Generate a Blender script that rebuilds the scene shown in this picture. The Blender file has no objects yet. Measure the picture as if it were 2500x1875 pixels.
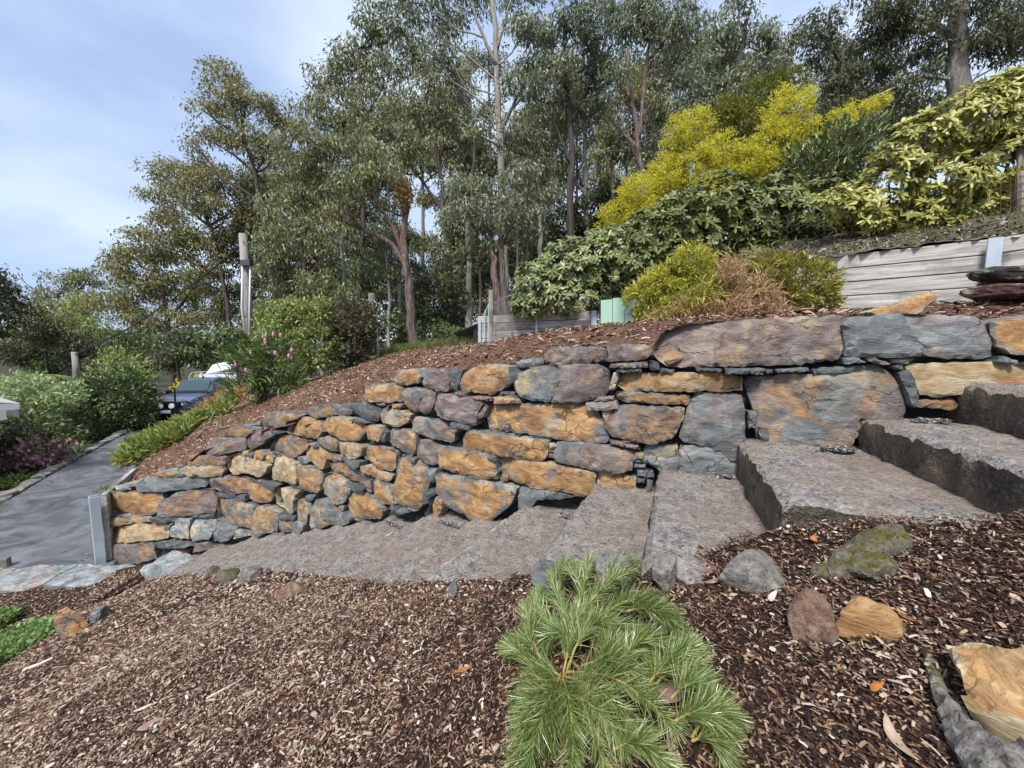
import bpy, bmesh, math, random
import numpy as np
from mathutils import Vector, noise as mnoise
from mathutils.geometry import delaunay_2d_cdt

# ------------------------------------------------------------------ camera, sky, sun, exposure
scene = bpy.context.scene
COL = scene.collection
F = 950.0                      # focal length in pixels of the 2500 px wide photograph
PITCH = math.radians(5.2)
cam_d = bpy.data.cameras.new('camera')
cam_d.sensor_width = 36.0
cam_d.lens = F / 2500.0 * 36.0
cam_d.clip_start = 0.02
cam_d.clip_end = 2000.0
cam = bpy.data.objects.new('camera', cam_d)
COL.objects.link(cam)
cam.location = (0, 0, 0)       # eye level is z = 0; the ground lies below
cam.rotation_euler = (math.pi / 2 - PITCH, 0, 0)
scene.camera = cam

SUN_EL = math.radians(52)
SUN_AZ = math.radians(200)     # direction the light comes from, clockwise from +Y
world = bpy.data.worlds.new('World')
scene.world = world
world.use_nodes = True
wn, wl = world.node_tree.nodes, world.node_tree.links
wn.clear()
w_out = wn.new('ShaderNodeOutputWorld')
w_bg = wn.new('ShaderNodeBackground')
w_bg.inputs['Strength'].default_value = 0.11
w_sky = wn.new('ShaderNodeTexSky')
w_sky.sky_type = 'NISHITA'
w_sky.sun_disc = False
w_sky.sun_elevation = SUN_EL
w_sky.sun_rotation = SUN_AZ
w_sky.air_density = 1.0
w_sky.dust_density = 0.4
w_sky.ozone_density = 2.0
w_tc = wn.new('ShaderNodeTexCoord')
w_map = wn.new('ShaderNodeMapping')
w_map.inputs['Scale'].default_value = (1.0, 1.0, 1.9)
w_map.inputs['Location'].default_value = (2.74, 1.42, 1.06)
w_n = wn.new('ShaderNodeTexNoise')
w_n.inputs['Scale'].default_value = 1.9
w_n.inputs['Detail'].default_value = 5
w_n.inputs['Roughness'].default_value = 0.48
w_r = wn.new('ShaderNodeValToRGB')          # thin cloud: slate blue gaps, pale veils
w_r.color_ramp.elements[0].position = 0.40
w_r.color_ramp.elements[0].color = (1.75, 2.3, 3.5, 1)
w_r.color_ramp.elements[1].position = 0.62
w_r.color_ramp.elements[1].color = (3.1, 3.6, 4.25, 1)
w_mix = wn.new('ShaderNodeMixRGB')
w_mix.inputs['Fac'].default_value = 0.9
wl.new(w_tc.outputs['Generated'], w_map.inputs['Vector'])
wl.new(w_map.outputs['Vector'], w_n.inputs['Vector'])
wl.new(w_n.outputs['Fac'], w_r.inputs['Fac'])
wl.new(w_r.outputs['Color'], w_mix.inputs['Color2'])
wl.new(w_sky.outputs['Color'], w_mix.inputs['Color1'])
wl.new(w_mix.outputs['Color'], w_bg.inputs['Color'])
wl.new(w_bg.outputs['Background'], w_out.inputs['Surface'])

sun_d = bpy.data.lights.new('sun', 'SUN')
sun_d.energy = 2.0
sun_d.angle = math.radians(14)
sun_d.color = (1.0, 0.955, 0.89)
sun = bpy.data.objects.new('sun', sun_d)
COL.objects.link(sun)
sd = Vector((math.sin(SUN_AZ) * math.cos(SUN_EL), math.cos(SUN_AZ) * math.cos(SUN_EL), math.sin(SUN_EL)))
sun.rotation_euler = sd.to_track_quat('Z', 'Y').to_euler()

scene.view_settings.view_transform = 'Standard'
scene.view_settings.look = 'None'
scene.view_settings.gamma = 1.0
scene.view_settings.use_curve_mapping = False
scene.view_settings.exposure = 1.27
scene.render.engine = 'CYCLES'
scene.cycles.max_bounces = 6
scene.cycles.diffuse_bounces = 3
scene.cycles.transmission_bounces = 4
scene.cycles.use_denoising = True

rng = np.random.default_rng(7)
random.seed(7)

# ------------------------------------------------------------------ helpers
CP, SP = math.cos(PITCH), math.sin(PITCH)


def ray(x, y):
    """Direction through a point of the photograph (2500 x 1875), scaled so its plan depth (Y) is 1."""
    u, v = (x - 1250.0) / F, -(y - 937.5) / F
    d = np.array([u, CP + v * SP, -SP + v * CP])
    return d / d[1]


def at(x, y, d):
    return ray(x, y) * d


def px(d):
    """Metres per photograph pixel at depth d."""
    return d / F


def link(o, parent=None):
    COL.objects.link(o)
    if parent is not None:
        o.parent = parent
    return o


def mesh_arr(name, V, Fc, smooth=False):
    """A mesh from a vertex array and a face array with a fixed corner count."""
    V = np.asarray(V, np.float32)
    Fc = np.asarray(Fc, np.int32)
    me = bpy.data.meshes.new(name)
    n, k = Fc.shape
    me.vertices.add(len(V))
    me.vertices.foreach_set('co', V.ravel())
    me.loops.add(n * k)
    me.loops.foreach_set('vertex_index', Fc.ravel())
    me.polygons.add(n)
    me.polygons.foreach_set('loop_start', np.arange(0, n * k, k, dtype=np.int32))
    me.polygons.foreach_set('loop_total', np.full(n, k, np.int32))
    if smooth:
        me.polygons.foreach_set('use_smooth', np.ones(n, bool))
    me.update(calc_edges=True)
    return me


def obj(name, me, mat=None, parent=None, loc=None):
    o = bpy.data.objects.new(name, me)
    if mat is not None:
        if isinstance(mat, (list, tuple)):
            for m in mat:
                me.materials.append(m)
        elif len(me.materials) == 0:
            me.materials.append(mat)
    if loc is not None:
        o.location = loc
    return link(o, parent)


def tag(o, label=None, cat=None, group=None, kind=None):
    if label:
        o['label'] = label
    if cat:
        o['category'] = cat
    if group:
        o['group'] = group
    if kind:
        o['kind'] = kind
    return o


def thing(name, label, cat, loc=(0, 0, 0), group=None, rz=0.0):
    o = bpy.data.objects.new(name, None)
    o.empty_display_size = 0.1
    o.location = loc
    o.rotation_euler = (0, 0, rz)
    link(o)
    return tag(o, label, cat, group, 'thing')


class MB:
    """Collects boxes, tubes and lathes as quads."""
    def __init__(self):
        self.V, self.Q, self.n = [], [], 0

    def add(self, V, Q):
        V = np.asarray(V, float)
        Q = np.asarray(Q, int)
        self.V.append(V)
        self.Q.append(Q + self.n)
        self.n += len(V)

    def box(self, c, s, rot=None):
        x, y, z = s[0] / 2, s[1] / 2, s[2] / 2
        V = np.array([(-x, -y, -z), (x, -y, -z), (x, y, -z), (-x, y, -z), (-x, -y, z), (x, -y, z), (x, y, z), (-x, y, z)])
        if rot is not None:
            V = V @ np.asarray(rot).T
        self.add(V + np.asarray(c), [(0, 3, 2, 1), (4, 5, 6, 7), (0, 1, 5, 4), (1, 2, 6, 5), (2, 3, 7, 6), (3, 0, 4, 7)])

    def hexa(self, P):
        self.add(P, [(0, 3, 2, 1), (4, 5, 6, 7), (0, 1, 5, 4), (1, 2, 6, 5), (2, 3, 7, 6), (3, 0, 4, 7)])

    def tube(self, P, R, k=6, caps=True):
        P = np.asarray(P, float)
        m = len(P)
        R = np.full(m, R, float) if np.isscalar(R) else np.asarray(R, float)
        T = np.gradient(P, axis=0)
        T /= np.linalg.norm(T, axis=1, keepdims=True) + 1e-9
        ref = np.array([0.0, 0, 1]) if abs(T[0, 2]) < 0.8 else np.array([1.0, 0, 0])
        a = np.arange(k) * 2 * math.pi / k
        V = []
        for i in range(m):
            A = np.cross(T[i], ref)
            A /= np.linalg.norm(A) + 1e-9
            B = np.cross(T[i], A)
            V.append(P[i] + R[i] * (np.cos(a)[:, None] * A + np.sin(a)[:, None] * B))
        V = np.concatenate(V)
        Q = []
        for i in range(m - 1):
            for j in range(k):
                Q.append((i * k + j, i * k + (j + 1) % k, (i + 1) * k + (j + 1) % k, (i + 1) * k + j))
        if caps:
            V = np.concatenate([V, P[:1], P[-1:]])
            b, t = m * k, m * k + 1
            for j in range(k):
                Q.append((b, (j + 1) % k, j, b))
                Q.append((t, (m - 1) * k + j, (m - 1) * k + (j + 1) % k, t))
        self.add(V, Q)

    def mesh(self, name, smooth=False):
        V = np.concatenate(self.V)
        Q = np.concatenate(self.Q)
        me = bpy.data.meshes.new(name)
        faces = [tuple(q) if q[0] != q[3] else tuple(q[:3]) for q in Q.tolist()]
        me.from_pydata(V.tolist(), [], faces)
        if smooth:
            me.polygons.foreach_set('use_smooth', np.ones(len(me.polygons), bool))
        me.update()
        return me

    def build(self, name, mat, parent=None, smooth=False, loc=None):
        if loc is not None:
            self.V = [v - np.asarray(loc) for v in self.V]
        return obj(name, self.mesh(name, smooth), mat, parent, loc)


def rotz(a):
    c, s = math.cos(a), math.sin(a)
    return np.array([(c, -s, 0), (s, c, 0), (0, 0, 1)])


def roty(a):
    c, s = math.cos(a), math.sin(a)
    return np.array([(c, 0, s), (0, 1, 0), (-s, 0, c)])


def rotx(a):
    c, s = math.cos(a), math.sin(a)
    return np.array([(1, 0, 0), (0, c, -s), (0, s, c)])


def fbm(p, oct=4, h=0.6):
    """Cheap fractal noise at one point."""
    v, a, f = 0.0, 1.0, 1.0
    for _ in range(oct):
        v += a * mnoise.noise(Vector(p) * f)
        a *= h
        f *= 2.05
    return v


def vnoise(P, seed=0.0):
    """Value from a few sines: a vectorised, smooth pseudo-noise in about -1..1."""
    P = np.asarray(P, float)
    x, y, z = P[..., 0] + seed * 1.7, P[..., 1] - seed * 2.3, P[..., 2] + seed * 0.9
    v = np.sin(1.0 * x + 1.7 * y + 0.6 * z + 1.3 * np.sin(0.9 * y - 0.7 * z + seed))
    v += 0.6 * np.sin(2.3 * x - 1.9 * y + 1.1 * z + 1.9 * np.sin(1.3 * x + 0.5 * z))
    v += 0.4 * np.sin(-3.7 * x + 4.1 * y + 2.9 * z + 1.1 * np.sin(2.1 * y))
    return v / 2.0


def unit(A):
    return A / (np.linalg.norm(A, axis=-1, keepdims=True) + 1e-9)


RHOMB = (np.array([(0, 0, 0), (.42, .5, .05), (1, 0, -.1), (.42, -.5, .05)]), np.array([(0, 1, 2, 3)]))
LEAF6 = (np.array([(0, 0, 0), (.28, .42, .07), (.7, .45, .03), (1, 0, -.16), (.7, -.45, .03), (.28, -.42, .07)]),
         np.array([(0, 1, 2, 3), (0, 3, 4, 5)]))
ELLIPSE = (np.array([(0, 0, 0), (.2, .33, .06), (.55, .5, .05), (.86, .36, -.02), (1, 0, -.12), (.86, -.36, -.02), (.55, -.5, .05), (.2, -.33, .06), (.5, 0, -.01)]),
           np.array([(0, 1, 2, 8), (8, 2, 3, 4), (8, 4, 5, 6), (0, 8, 6, 7)]))
NEEDLE = (np.array([(0, .5, 0), (0, -.5, 0), (.55, .45, .05), (.55, -.45, .05), (1, .2, -.03), (1, -.2, -.03)]),
          np.array([(0, 1, 3, 2), (2, 3, 5, 4)]))
CHIP = (np.array([(-.5, -.42, 0), (.05, -.5, .08), (.5, -.3, 0), (.5, .42, .02), (0, .5, .09), (-.5, .36, -.02)]),
        np.array([(0, 1, 4, 5), (1, 2, 3, 4)]))


def leaves(name, P, A, N, L, W, tpl, smooth=False):
    """One mesh of many leaves: P roots, A axes, N face normals, L lengths, W widths."""
    T, Fc = tpl
    P = np.asarray(P, float)
    A = unit(np.asarray(A, float))
    B = unit(np.cross(np.asarray(N, float), A))
    C = np.cross(A, B)
    n, k = len(P), len(T)
    L = np.broadcast_to(np.asarray(L, float), (n,))
    W = np.broadcast_to(np.asarray(W, float), (n,))
    V = (P[:, None, :] + A[:, None, :] * (T[None, :, 0, None] * L[:, None, None])
         + B[:, None, :] * (T[None, :, 1, None] * W[:, None, None])
         + C[:, None, :] * (T[None, :, 2, None] * L[:, None, None]))
    Q = (Fc[None] + (np.arange(n) * k)[:, None, None]).reshape(-1, Fc.shape[1])
    return mesh_arr(name, V.reshape(-1, 3), Q, smooth)


def rbf(points):
    """Thin plate surface z(x, y) through control points."""
    C = np.asarray(points, float)
    X, z = C[:, :2], C[:, 2]
    n = len(C)

    def ker(a, b):
        r2 = ((a[:, None, :] - b[None]) ** 2).sum(-1) + 1e-9
        return r2 * np.log(r2) * 0.5
    K = ker(X, X) + np.eye(n) * 0.02
    Pm = np.c_[np.ones(n), X]
    M = np.block([[K, Pm], [Pm.T, np.zeros((3, 3))]])
    w = np.linalg.solve(M, np.r_[z, 0, 0, 0])

    def f(x, y):
        q = np.c_[np.ravel(x), np.ravel(y)].astype(float)
        out = np.empty(len(q))
        for i in range(0, len(q), 20000):
            qq = q[i:i + 20000]
            out[i:i + 20000] = ker(qq, X) @ w[:n] + np.c_[np.ones(len(qq)), qq] @ w[n:]
        return out.reshape(np.shape(x)) if np.ndim(x) else float(out[0])
    return f


def grid_sheet(name, xs, ys, zf, keep, mat, kind='structure'):
    X, Y = np.meshgrid(xs, ys)
    Z = zf(X, Y)
    V = np.stack([X, Y, Z], -1).reshape(-1, 3)
    nx, ny = len(xs), len(ys)
    i = np.arange((nx - 1) * (ny - 1))
    r, c = i // (nx - 1), i % (nx - 1)
    a = r * nx + c
    Q = np.stack([a, a + 1, a + nx + 1, a + nx], -1)
    cx = V[Q].mean(1)
    k = keep(cx[:, 0], cx[:, 1])
    Q = Q[k]
    used = np.unique(Q)
    remap = np.full(len(V), -1)
    remap[used] = np.arange(len(used))
    o = obj(name, mesh_arr(name, V[used], remap[Q], True), mat)
    tag(o, kind=kind)
    return o


# ------------------------------------------------------------------ materials
class NT:
    def __init__(self, name):
        self.m = bpy.data.materials.new(name)
        self.m.use_nodes = True
        self.t = self.m.node_tree
        self.t.nodes.clear()
        self.out = self.t.nodes.new('ShaderNodeOutputMaterial')

    def n(self, kind, **kw):
        nd = self.t.nodes.new('ShaderNode' + kind)
        for k, v in kw.items():
            setattr(nd, k, v)
        return nd

    def l(self, a, b):
        self.t.links.new(a, b)

    def noise(self, vec, scale, detail=4, rough=0.55, dist=0.0):
        nd = self.n('TexNoise')
        nd.inputs['Scale'].default_value = scale
        nd.inputs['Detail'].default_value = detail
        nd.inputs['Roughness'].default_value = rough
        nd.inputs['Distortion'].default_value = dist
        if vec is not None:
            self.l(vec, nd.inputs['Vector'])
        return nd.outputs['Fac']

    def ramp(self, fac, stops, interp='LINEAR'):
        nd = self.n('ValToRGB')
        cr = nd.color_ramp
        cr.interpolation = interp
        while len(cr.elements) < len(stops):
            cr.elements.new(0.5)
        for e, (p, c) in zip(cr.elements, stops):
            e.position = p
            e.color = (*c, 1) if len(c) == 3 else c
        self.l(fac, nd.inputs['Fac'])
        return nd.outputs['Color']

    def mix(self, fac, a, b, mode='MIX'):
        nd = self.n('MixRGB', blend_type=mode)
        for sock, v in ((nd.inputs['Fac'], fac), (nd.inputs['Color1'], a), (nd.inputs['Color2'], b)):
            if isinstance(v, (int, float)):
                sock.default_value = v
            elif isinstance(v, (tuple, list)):
                sock.default_value = (*v, 1) if len(v) == 3 else v
            else:
                self.l(v, sock)
        return nd.outputs['Color']

    def math(self, op, a, b=None, clamp=False):
        nd = self.n('Math', operation=op, use_clamp=clamp)
        for i, v in enumerate((a, b)):
            if v is None:
                continue
            if isinstance(v, (int, float)):
                nd.inputs[i].default_value = v
            else:
                self.l(v, nd.inputs[i])
        return nd.outputs[0]

    def mapping(self, vec, scale=(1, 1, 1), rot=(0, 0, 0), loc=(0, 0, 0)):
        nd = self.n('Mapping')
        nd.inputs['Scale'].default_value = scale
        nd.inputs['Rotation'].default_value = rot
        nd.inputs['Location'].default_value = loc
        self.l(vec, nd.inputs['Vector'])
        return nd.outputs['Vector']

    def bump(self, h, strength=0.5, dist=0.02, normal=None):
        nd = self.n('Bump')
        nd.inputs['Strength'].default_value = strength
        nd.inputs['Distance'].default_value = dist
        self.l(h, nd.inputs['Height'])
        if normal is not None:
            self.l(normal, nd.inputs['Normal'])
        return nd.outputs['Normal']

    def pbsdf(self, color, rough=0.8, normal=None, spec=0.4, metal=0.0):
        p = self.n('BsdfPrincipled')
        for sock, v in ((p.inputs['Base Color'], color), (p.inputs['Roughness'], rough), (p.inputs['Metallic'], metal),
                        (p.inputs['Specular IOR Level'], spec)):
            if isinstance(v, (int, float)):
                sock.default_value = v
            elif isinstance(v, (tuple, list)):
                sock.default_value = (*v, 1)
            else:
                self.l(v, sock)
        if normal is not None:
            self.l(normal, p.inputs['Normal'])
        return p

    def done(self, shader):
        self.l(shader, self.out.inputs['Surface'])
        return self.m


def plain(name, col, rough=0.7, spec=0.4, metal=0.0, var=0.12, scale=14, bump=0.15):
    t = NT(name)
    co = t.n('TexCoord').outputs['Object']
    n = t.noise(co, scale, 5)
    c = t.mix(n, [x * (1 - var * 2) for x in col], [min(1, x * (1 + var * 2)) for x in col])
    return t.done(t.pbsdf(c, rough, t.bump(n, bump, 0.01) if bump else None, spec, metal).outputs[0])


def leaf_mat(name, cols, rough=0.45, trans=0.25, nscale=0.8, spec=0.35, per_object=0.0):
    """Foliage: colour varies leaf by leaf and clump by clump."""
    t = NT(name)
    geo = t.n('NewGeometry')
    isl = geo.outputs['Random Per Island']
    co = t.n('TexCoord').outputs['Object']
    n = t.noise(co, nscale, 3)
    v = t.math('ADD', t.math('MULTIPLY', isl, 0.55), t.math('MULTIPLY', n, 0.55))
    if per_object:
        oi = t.n('ObjectInfo').outputs['Random']
        v = t.math('ADD', t.math('MULTIPLY', v, 1 - per_object), t.math('MULTIPLY', oi, per_object))
    k = len(cols)
    c = t.ramp(v, [(0.2 + 0.6 * i / max(1, k - 1), cols[i]) for i in range(k)])
    p = t.pbsdf(c, rough, None, spec)
    tr = t.n('BsdfTranslucent')
    t.l(t.mix(0.5, c, tuple(min(1, x * 1.4) for x in cols[-1])), tr.inputs['Color'])
    ms = t.n('MixShader')
    ms.inputs[0].default_value = trans
    t.l(p.outputs[0], ms.inputs[1])
    t.l(tr.outputs[0], ms.inputs[2])
    return t.done(ms.outputs[0])


def stone_mat(name):
    """Split slate: grey, purple brown, rust and ochre patches; the share of each is the stone's own (custom properties)."""
    t = NT(name)
    co = t.n('TexCoord').outputs['Object']
    rnd = t.n('ObjectInfo').outputs['Random']
    off = t.n('CombineXYZ')
    for i, k in enumerate((37.0, 17.0, 53.0)):
        t.l(t.math('MULTIPLY', rnd, k), off.inputs[i])
    va = t.n('VectorMath', operation='ADD')
    t.l(co, va.inputs[0])
    t.l(off.outputs[0], va.inputs[1])
    v = va.outputs[0]

    def prop(nm):
        a = t.n('Attribute', attribute_type='OBJECT', attribute_name=nm)
        return a.outputs['Fac']
    big = t.noise(v, 3.4, 5, 0.55, 1.2)
    mid = t.noise(t.mapping(v, (1, 1, 2.2)), 7.0, 8, 0.6, 0.8)
    fine = t.noise(t.mapping(v, (1, 1, 4.5)), 38.0, 7, 0.7, 0.2)
    grain = t.noise(t.mapping(v, (1, 1, 9.0), (0, 0.12, 0)), 26.0, 6, 0.68, 0.5)
    spot = t.noise(v, 5.0, 4, 0.55, 0.6)
    grey = t.ramp(mid, [(0.28, (0.06, 0.066, 0.07)), (0.5, (0.155, 0.168, 0.17)), (0.72, (0.33, 0.345, 0.335))])
    purp = t.ramp(mid, [(0.28, (0.07, 0.052, 0.048)), (0.5, (0.19, 0.145, 0.13)), (0.72, (0.36, 0.285, 0.255))])
    rust = t.ramp(mid, [(0.25, (0.11, 0.052, 0.022)), (0.43, (0.30, 0.15, 0.055)), (0.57, (0.46, 0.265, 0.105)), (0.75, (0.62, 0.44, 0.23))])
    ochre = t.ramp(mid, [(0.25, (0.17, 0.125, 0.07)), (0.5, (0.41, 0.32, 0.19)), (0.75, (0.64, 0.54, 0.37))])

    def mask(noise_sock, nm, soft=9.0):
        # the patch covers about the share of the face that the property names
        thr = t.math('SUBTRACT', 0.80, t.math('MULTIPLY', prop(nm), 0.62))
        return t.math('MULTIPLY', t.math('SUBTRACT', noise_sock, thr), soft, clamp=True)
    c = t.mix(mask(spot, 'purp', 5.0), grey, purp)
    c = t.mix(mask(t.noise(t.mapping(v, loc=(9, 3, 1)), 5.0, 6, 0.6, 0.7), 'ochre', 5.5), c, ochre)
    rim = t.n('Attribute', attribute_type='GEOMETRY', attribute_name='rim').outputs['Fac']
    face = t.math('MULTIPLY', t.math('SUBTRACT', t.math('ADD', rim, t.math('MULTIPLY', t.math('SUBTRACT', t.noise(v, 11.0, 5, 0.6), 0.5), 1.7)), 0.08), 3.0, clamp=True)
    c = t.mix(t.math('MULTIPLY', mask(big, 'rust', 5.0), face), c, rust)
    # dark cracks that follow the splitting planes
    wv = t.n('TexVoronoi', feature='DISTANCE_TO_EDGE')
    wv.inputs['Scale'].default_value = 3.6
    wa = t.n('VectorMath', operation='ADD')
    t.l(t.mapping(v, (0.8, 0.8, 2.6), (0.15, 0.1, 0.0)), wa.inputs[0])
    wsn = t.n('TexNoise')
    wsn.inputs['Scale'].default_value = 4.0
    wsn.inputs['Detail'].default_value = 6
    t.l(v, wsn.inputs['Vector'])
    wsc = t.n('VectorMath', operation='SCALE')
    t.l(wsn.outputs['Color'], wsc.inputs[0])
    wsc.inputs['Scale'].default_value = 0.55
    t.l(wsc.outputs[0], wa.inputs[1])
    t.l(wa.outputs[0], wv.inputs['Vector'])
    crack = t.math('MULTIPLY', t.math('SUBTRACT', 0.02, wv.outputs['Distance']), 60.0, clamp=True)
    crack = t.math('MULTIPLY', crack, t.math('MULTIPLY', t.math('SUBTRACT', t.noise(t.mapping(v, loc=(2, 7, 4)), 2.6, 3), 0.46), 7.0, clamp=True))
    c = t.mix(t.math('MULTIPLY', crack, 0.85), c, (0.022, 0.02, 0.019))
    # pale scratches and lichen, dark seams along the bedding
    vor = t.n('TexVoronoi', feature='DISTANCE_TO_EDGE')
    vor.inputs['Scale'].default_value = 7.5
    dv = t.n('VectorMath', operation='ADD')
    t.l(t.mapping(v, (1, 1, 1.7), (0.4, 0.2, 0.5)), dv.inputs[0])
    ds = t.n('VectorMath', operation='SCALE')
    dn = t.n('TexNoise')
    dn.inputs['Scale'].default_value = 6.0
    dn.inputs['Detail'].default_value = 5
    t.l(v, dn.inputs['Vector'])
    t.l(dn.outputs['Color'], ds.inputs[0])
    ds.inputs['Scale'].default_value = 0.35
    t.l(ds.outputs[0], dv.inputs[1])
    t.l(dv.outputs[0], vor.inputs['Vector'])
    vein = t.math('MULTIPLY', t.math('SUBTRACT', 0.018, vor.outputs['Distance']), 45.0, clamp=True)
    vein = t.math('MULTIPLY', vein, t.math('MULTIPLY', t.math('SUBTRACT', t.noise(v, 5.5, 3), 0.52), 6.0, clamp=True))
    c = t.mix(t.math('MULTIPLY', vein, 0.55), c, (0.52, 0.47, 0.38))
    seam = t.math('MULTIPLY', t.math('SUBTRACT', 0.40, grain), 9.0, clamp=True)
    c = t.mix(t.math('MULTIPLY', seam, 0.62), c, (0.035, 0.033, 0.032))
    c = t.mix(t.math('MULTIPLY', t.math('SUBTRACT', fine, 0.5), 0.55), c, (0.72, 0.66, 0.56))
    lum = prop('lum')
    c = t.mix(1.0, c, t.n('CombineColor').outputs[0], 'MULTIPLY') if False else c
    hs = t.n('HueSaturation')
    t.l(c, hs.inputs['Color'])
    t.l(lum, hs.inputs['Value'])
    hs.inputs['Saturation'].default_value = 1.0
    h = t.math('ADD', t.math('MULTIPLY', grain, 0.7), t.math('ADD', t.math('MULTIPLY', fine, 0.5), t.math('SUBTRACT', t.math('MULTIPLY', mid, 1.1), t.math('MULTIPLY', crack, 0.5))))
    nrm = t.bump(h, 0.85, 0.022)
    return t.done(t.pbsdf(hs.outputs['Color'], t.math('ADD', 0.5, t.math('MULTIPLY', mid, 0.35)), nrm, 0.45).outputs[0])


M = {}
M['stone'] = stone_mat('split_slate')


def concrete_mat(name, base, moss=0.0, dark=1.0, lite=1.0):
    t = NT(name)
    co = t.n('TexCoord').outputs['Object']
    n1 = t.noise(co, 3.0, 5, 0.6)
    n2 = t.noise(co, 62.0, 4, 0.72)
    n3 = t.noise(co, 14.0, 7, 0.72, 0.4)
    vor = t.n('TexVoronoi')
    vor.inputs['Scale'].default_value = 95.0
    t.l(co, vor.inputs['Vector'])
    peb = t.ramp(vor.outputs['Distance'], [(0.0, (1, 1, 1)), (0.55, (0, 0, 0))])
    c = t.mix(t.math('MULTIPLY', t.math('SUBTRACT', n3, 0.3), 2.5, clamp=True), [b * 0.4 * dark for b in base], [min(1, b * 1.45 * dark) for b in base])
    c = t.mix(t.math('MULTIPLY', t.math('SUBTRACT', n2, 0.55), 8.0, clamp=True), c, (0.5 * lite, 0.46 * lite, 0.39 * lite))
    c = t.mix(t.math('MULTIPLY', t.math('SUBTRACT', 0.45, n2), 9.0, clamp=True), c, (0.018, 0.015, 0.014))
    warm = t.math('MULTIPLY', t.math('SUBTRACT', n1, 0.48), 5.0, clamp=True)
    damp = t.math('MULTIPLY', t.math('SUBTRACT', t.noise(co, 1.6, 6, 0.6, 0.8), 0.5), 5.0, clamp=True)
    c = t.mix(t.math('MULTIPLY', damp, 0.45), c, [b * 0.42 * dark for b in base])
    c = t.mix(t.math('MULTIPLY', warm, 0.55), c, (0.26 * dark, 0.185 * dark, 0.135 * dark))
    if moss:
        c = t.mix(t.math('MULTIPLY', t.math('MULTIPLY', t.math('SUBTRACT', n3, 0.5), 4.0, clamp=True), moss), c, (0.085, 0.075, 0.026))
    h = t.math('ADD', t.math('MULTIPLY', peb, 0.35), t.math('ADD', n2, t.math('MULTIPLY', n3, 0.8)))
    return t.done(t.pbsdf(c, 0.82, t.bump(h, 0.9, 0.014), 0.35).outputs[0])


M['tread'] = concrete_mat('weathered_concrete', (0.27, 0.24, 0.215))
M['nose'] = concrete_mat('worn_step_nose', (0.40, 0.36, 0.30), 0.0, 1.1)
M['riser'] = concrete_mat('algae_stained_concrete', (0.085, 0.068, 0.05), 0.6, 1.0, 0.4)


def soil_mat(name, a, b, c3, sc=30.0):
    t = NT(name)
    co = t.n('TexCoord').outputs['Object']
    n1 = t.noise(co, 1.7, 4, 0.6)
    n2 = t.noise(co, sc, 6, 0.72, 0.6)
    c = t.ramp(n2, [(0.32, a), (0.52, b), (0.72, c3)])
    c = t.mix(t.math('MULTIPLY', n1, 0.5), c, [x * 0.55 for x in b])
    return t.done(t.pbsdf(c, 0.9, t.bump(n2, 0.9, 0.03), 0.25).outputs[0])


M['mulch'] = soil_mat('bark_mulch_soil', (0.016, 0.010, 0.008), (0.05, 0.027, 0.018), (0.13, 0.075, 0.05))
M['bank'] = soil_mat('bank_mulch_soil', (0.05, 0.026, 0.017), (0.17, 0.092, 0.058), (0.34, 0.21, 0.14), 22.0)
M['forest'] = soil_mat('forest_floor_soil', (0.02, 0.018, 0.010), (0.055, 0.048, 0.024), (0.13, 0.10, 0.055), 4.0)
M['slope'] = soil_mat('stony_slope_soil', (0.045, 0.036, 0.022), (0.13, 0.105, 0.07), (0.3, 0.26, 0.2), 16.0)


def chip_mat(name, cols, nscale=1.3, shift=0.0, grad=0.0):
    t = NT(name)
    isl = t.n('NewGeometry').outputs['Random Per Island']
    co = t.n('TexCoord').outputs['Object']
    n = t.noise(co, nscale, 3, 0.6)
    v = t.math('ADD', isl, t.math('MULTIPLY', t.math('SUBTRACT', n, 0.5), 0.7))
    if grad:
        sx = t.n('SeparateXYZ')
        t.l(co, sx.inputs[0])
        v = t.math('ADD', v, t.math('MULTIPLY', t.math('MULTIPLY', t.math('SUBTRACT', 0.25, sx.outputs[0]), 0.8, clamp=True), grad))
    v = t.math('ADD', v, shift, clamp=True)
    k = len(cols)
    c = t.ramp(v, [(i / k, cols[i]) for i in range(k)], 'LINEAR')
    f = t.noise(co, 160.0, 3, 0.6)
    c = t.mix(t.math('MULTIPLY', f, 0.45), c, (0.03, 0.02, 0.015))
    return t.done(t.pbsdf(c, 0.75, None, 0.3).outputs[0])


CHIPS = [(0.018, 0.011, 0.009), (0.034, 0.018, 0.013), (0.066, 0.031, 0.022), (0.125, 0.058, 0.038), (0.21, 0.105, 0.068), (0.30, 0.18, 0.105), (0.47, 0.33, 0.21), (0.6, 0.48, 0.35)]
M['chip'] = chip_mat('bark_chip', CHIPS, 2.2, -0.16, 0.14)
M['chip_bank'] = chip_mat('red_bark_chip', [(0.06, 0.028, 0.018), (0.13, 0.062, 0.038), (0.22, 0.11, 0.066), (0.32, 0.175, 0.105), (0.44, 0.27, 0.17), (0.6, 0.45, 0.32)], 0.8)


def asphalt():
    t = NT('asphalt')
    co = t.n('TexCoord').outputs['Object']
    n1 = t.noise(t.mapping(co, (1, 1, 1)), 1.3, 7, 0.68, 1.5)
    n2 = t.noise(co, 60.0, 4, 0.7)
    c = t.mix(t.math('MULTIPLY', t.math('SUBTRACT', n1, 0.36), 3.4, clamp=True), (0.06, 0.063, 0.071), (0.235, 0.238, 0.252))
    c = t.mix(t.math('MULTIPLY', n2, 0.4), c, (0.03, 0.03, 0.033))
    return t.done(t.pbsdf(c, t.math('ADD', 0.15, t.math('MULTIPLY', n1, 0.8)), t.bump(n2, 0.6, 0.01), 0.5).outputs[0])


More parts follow.
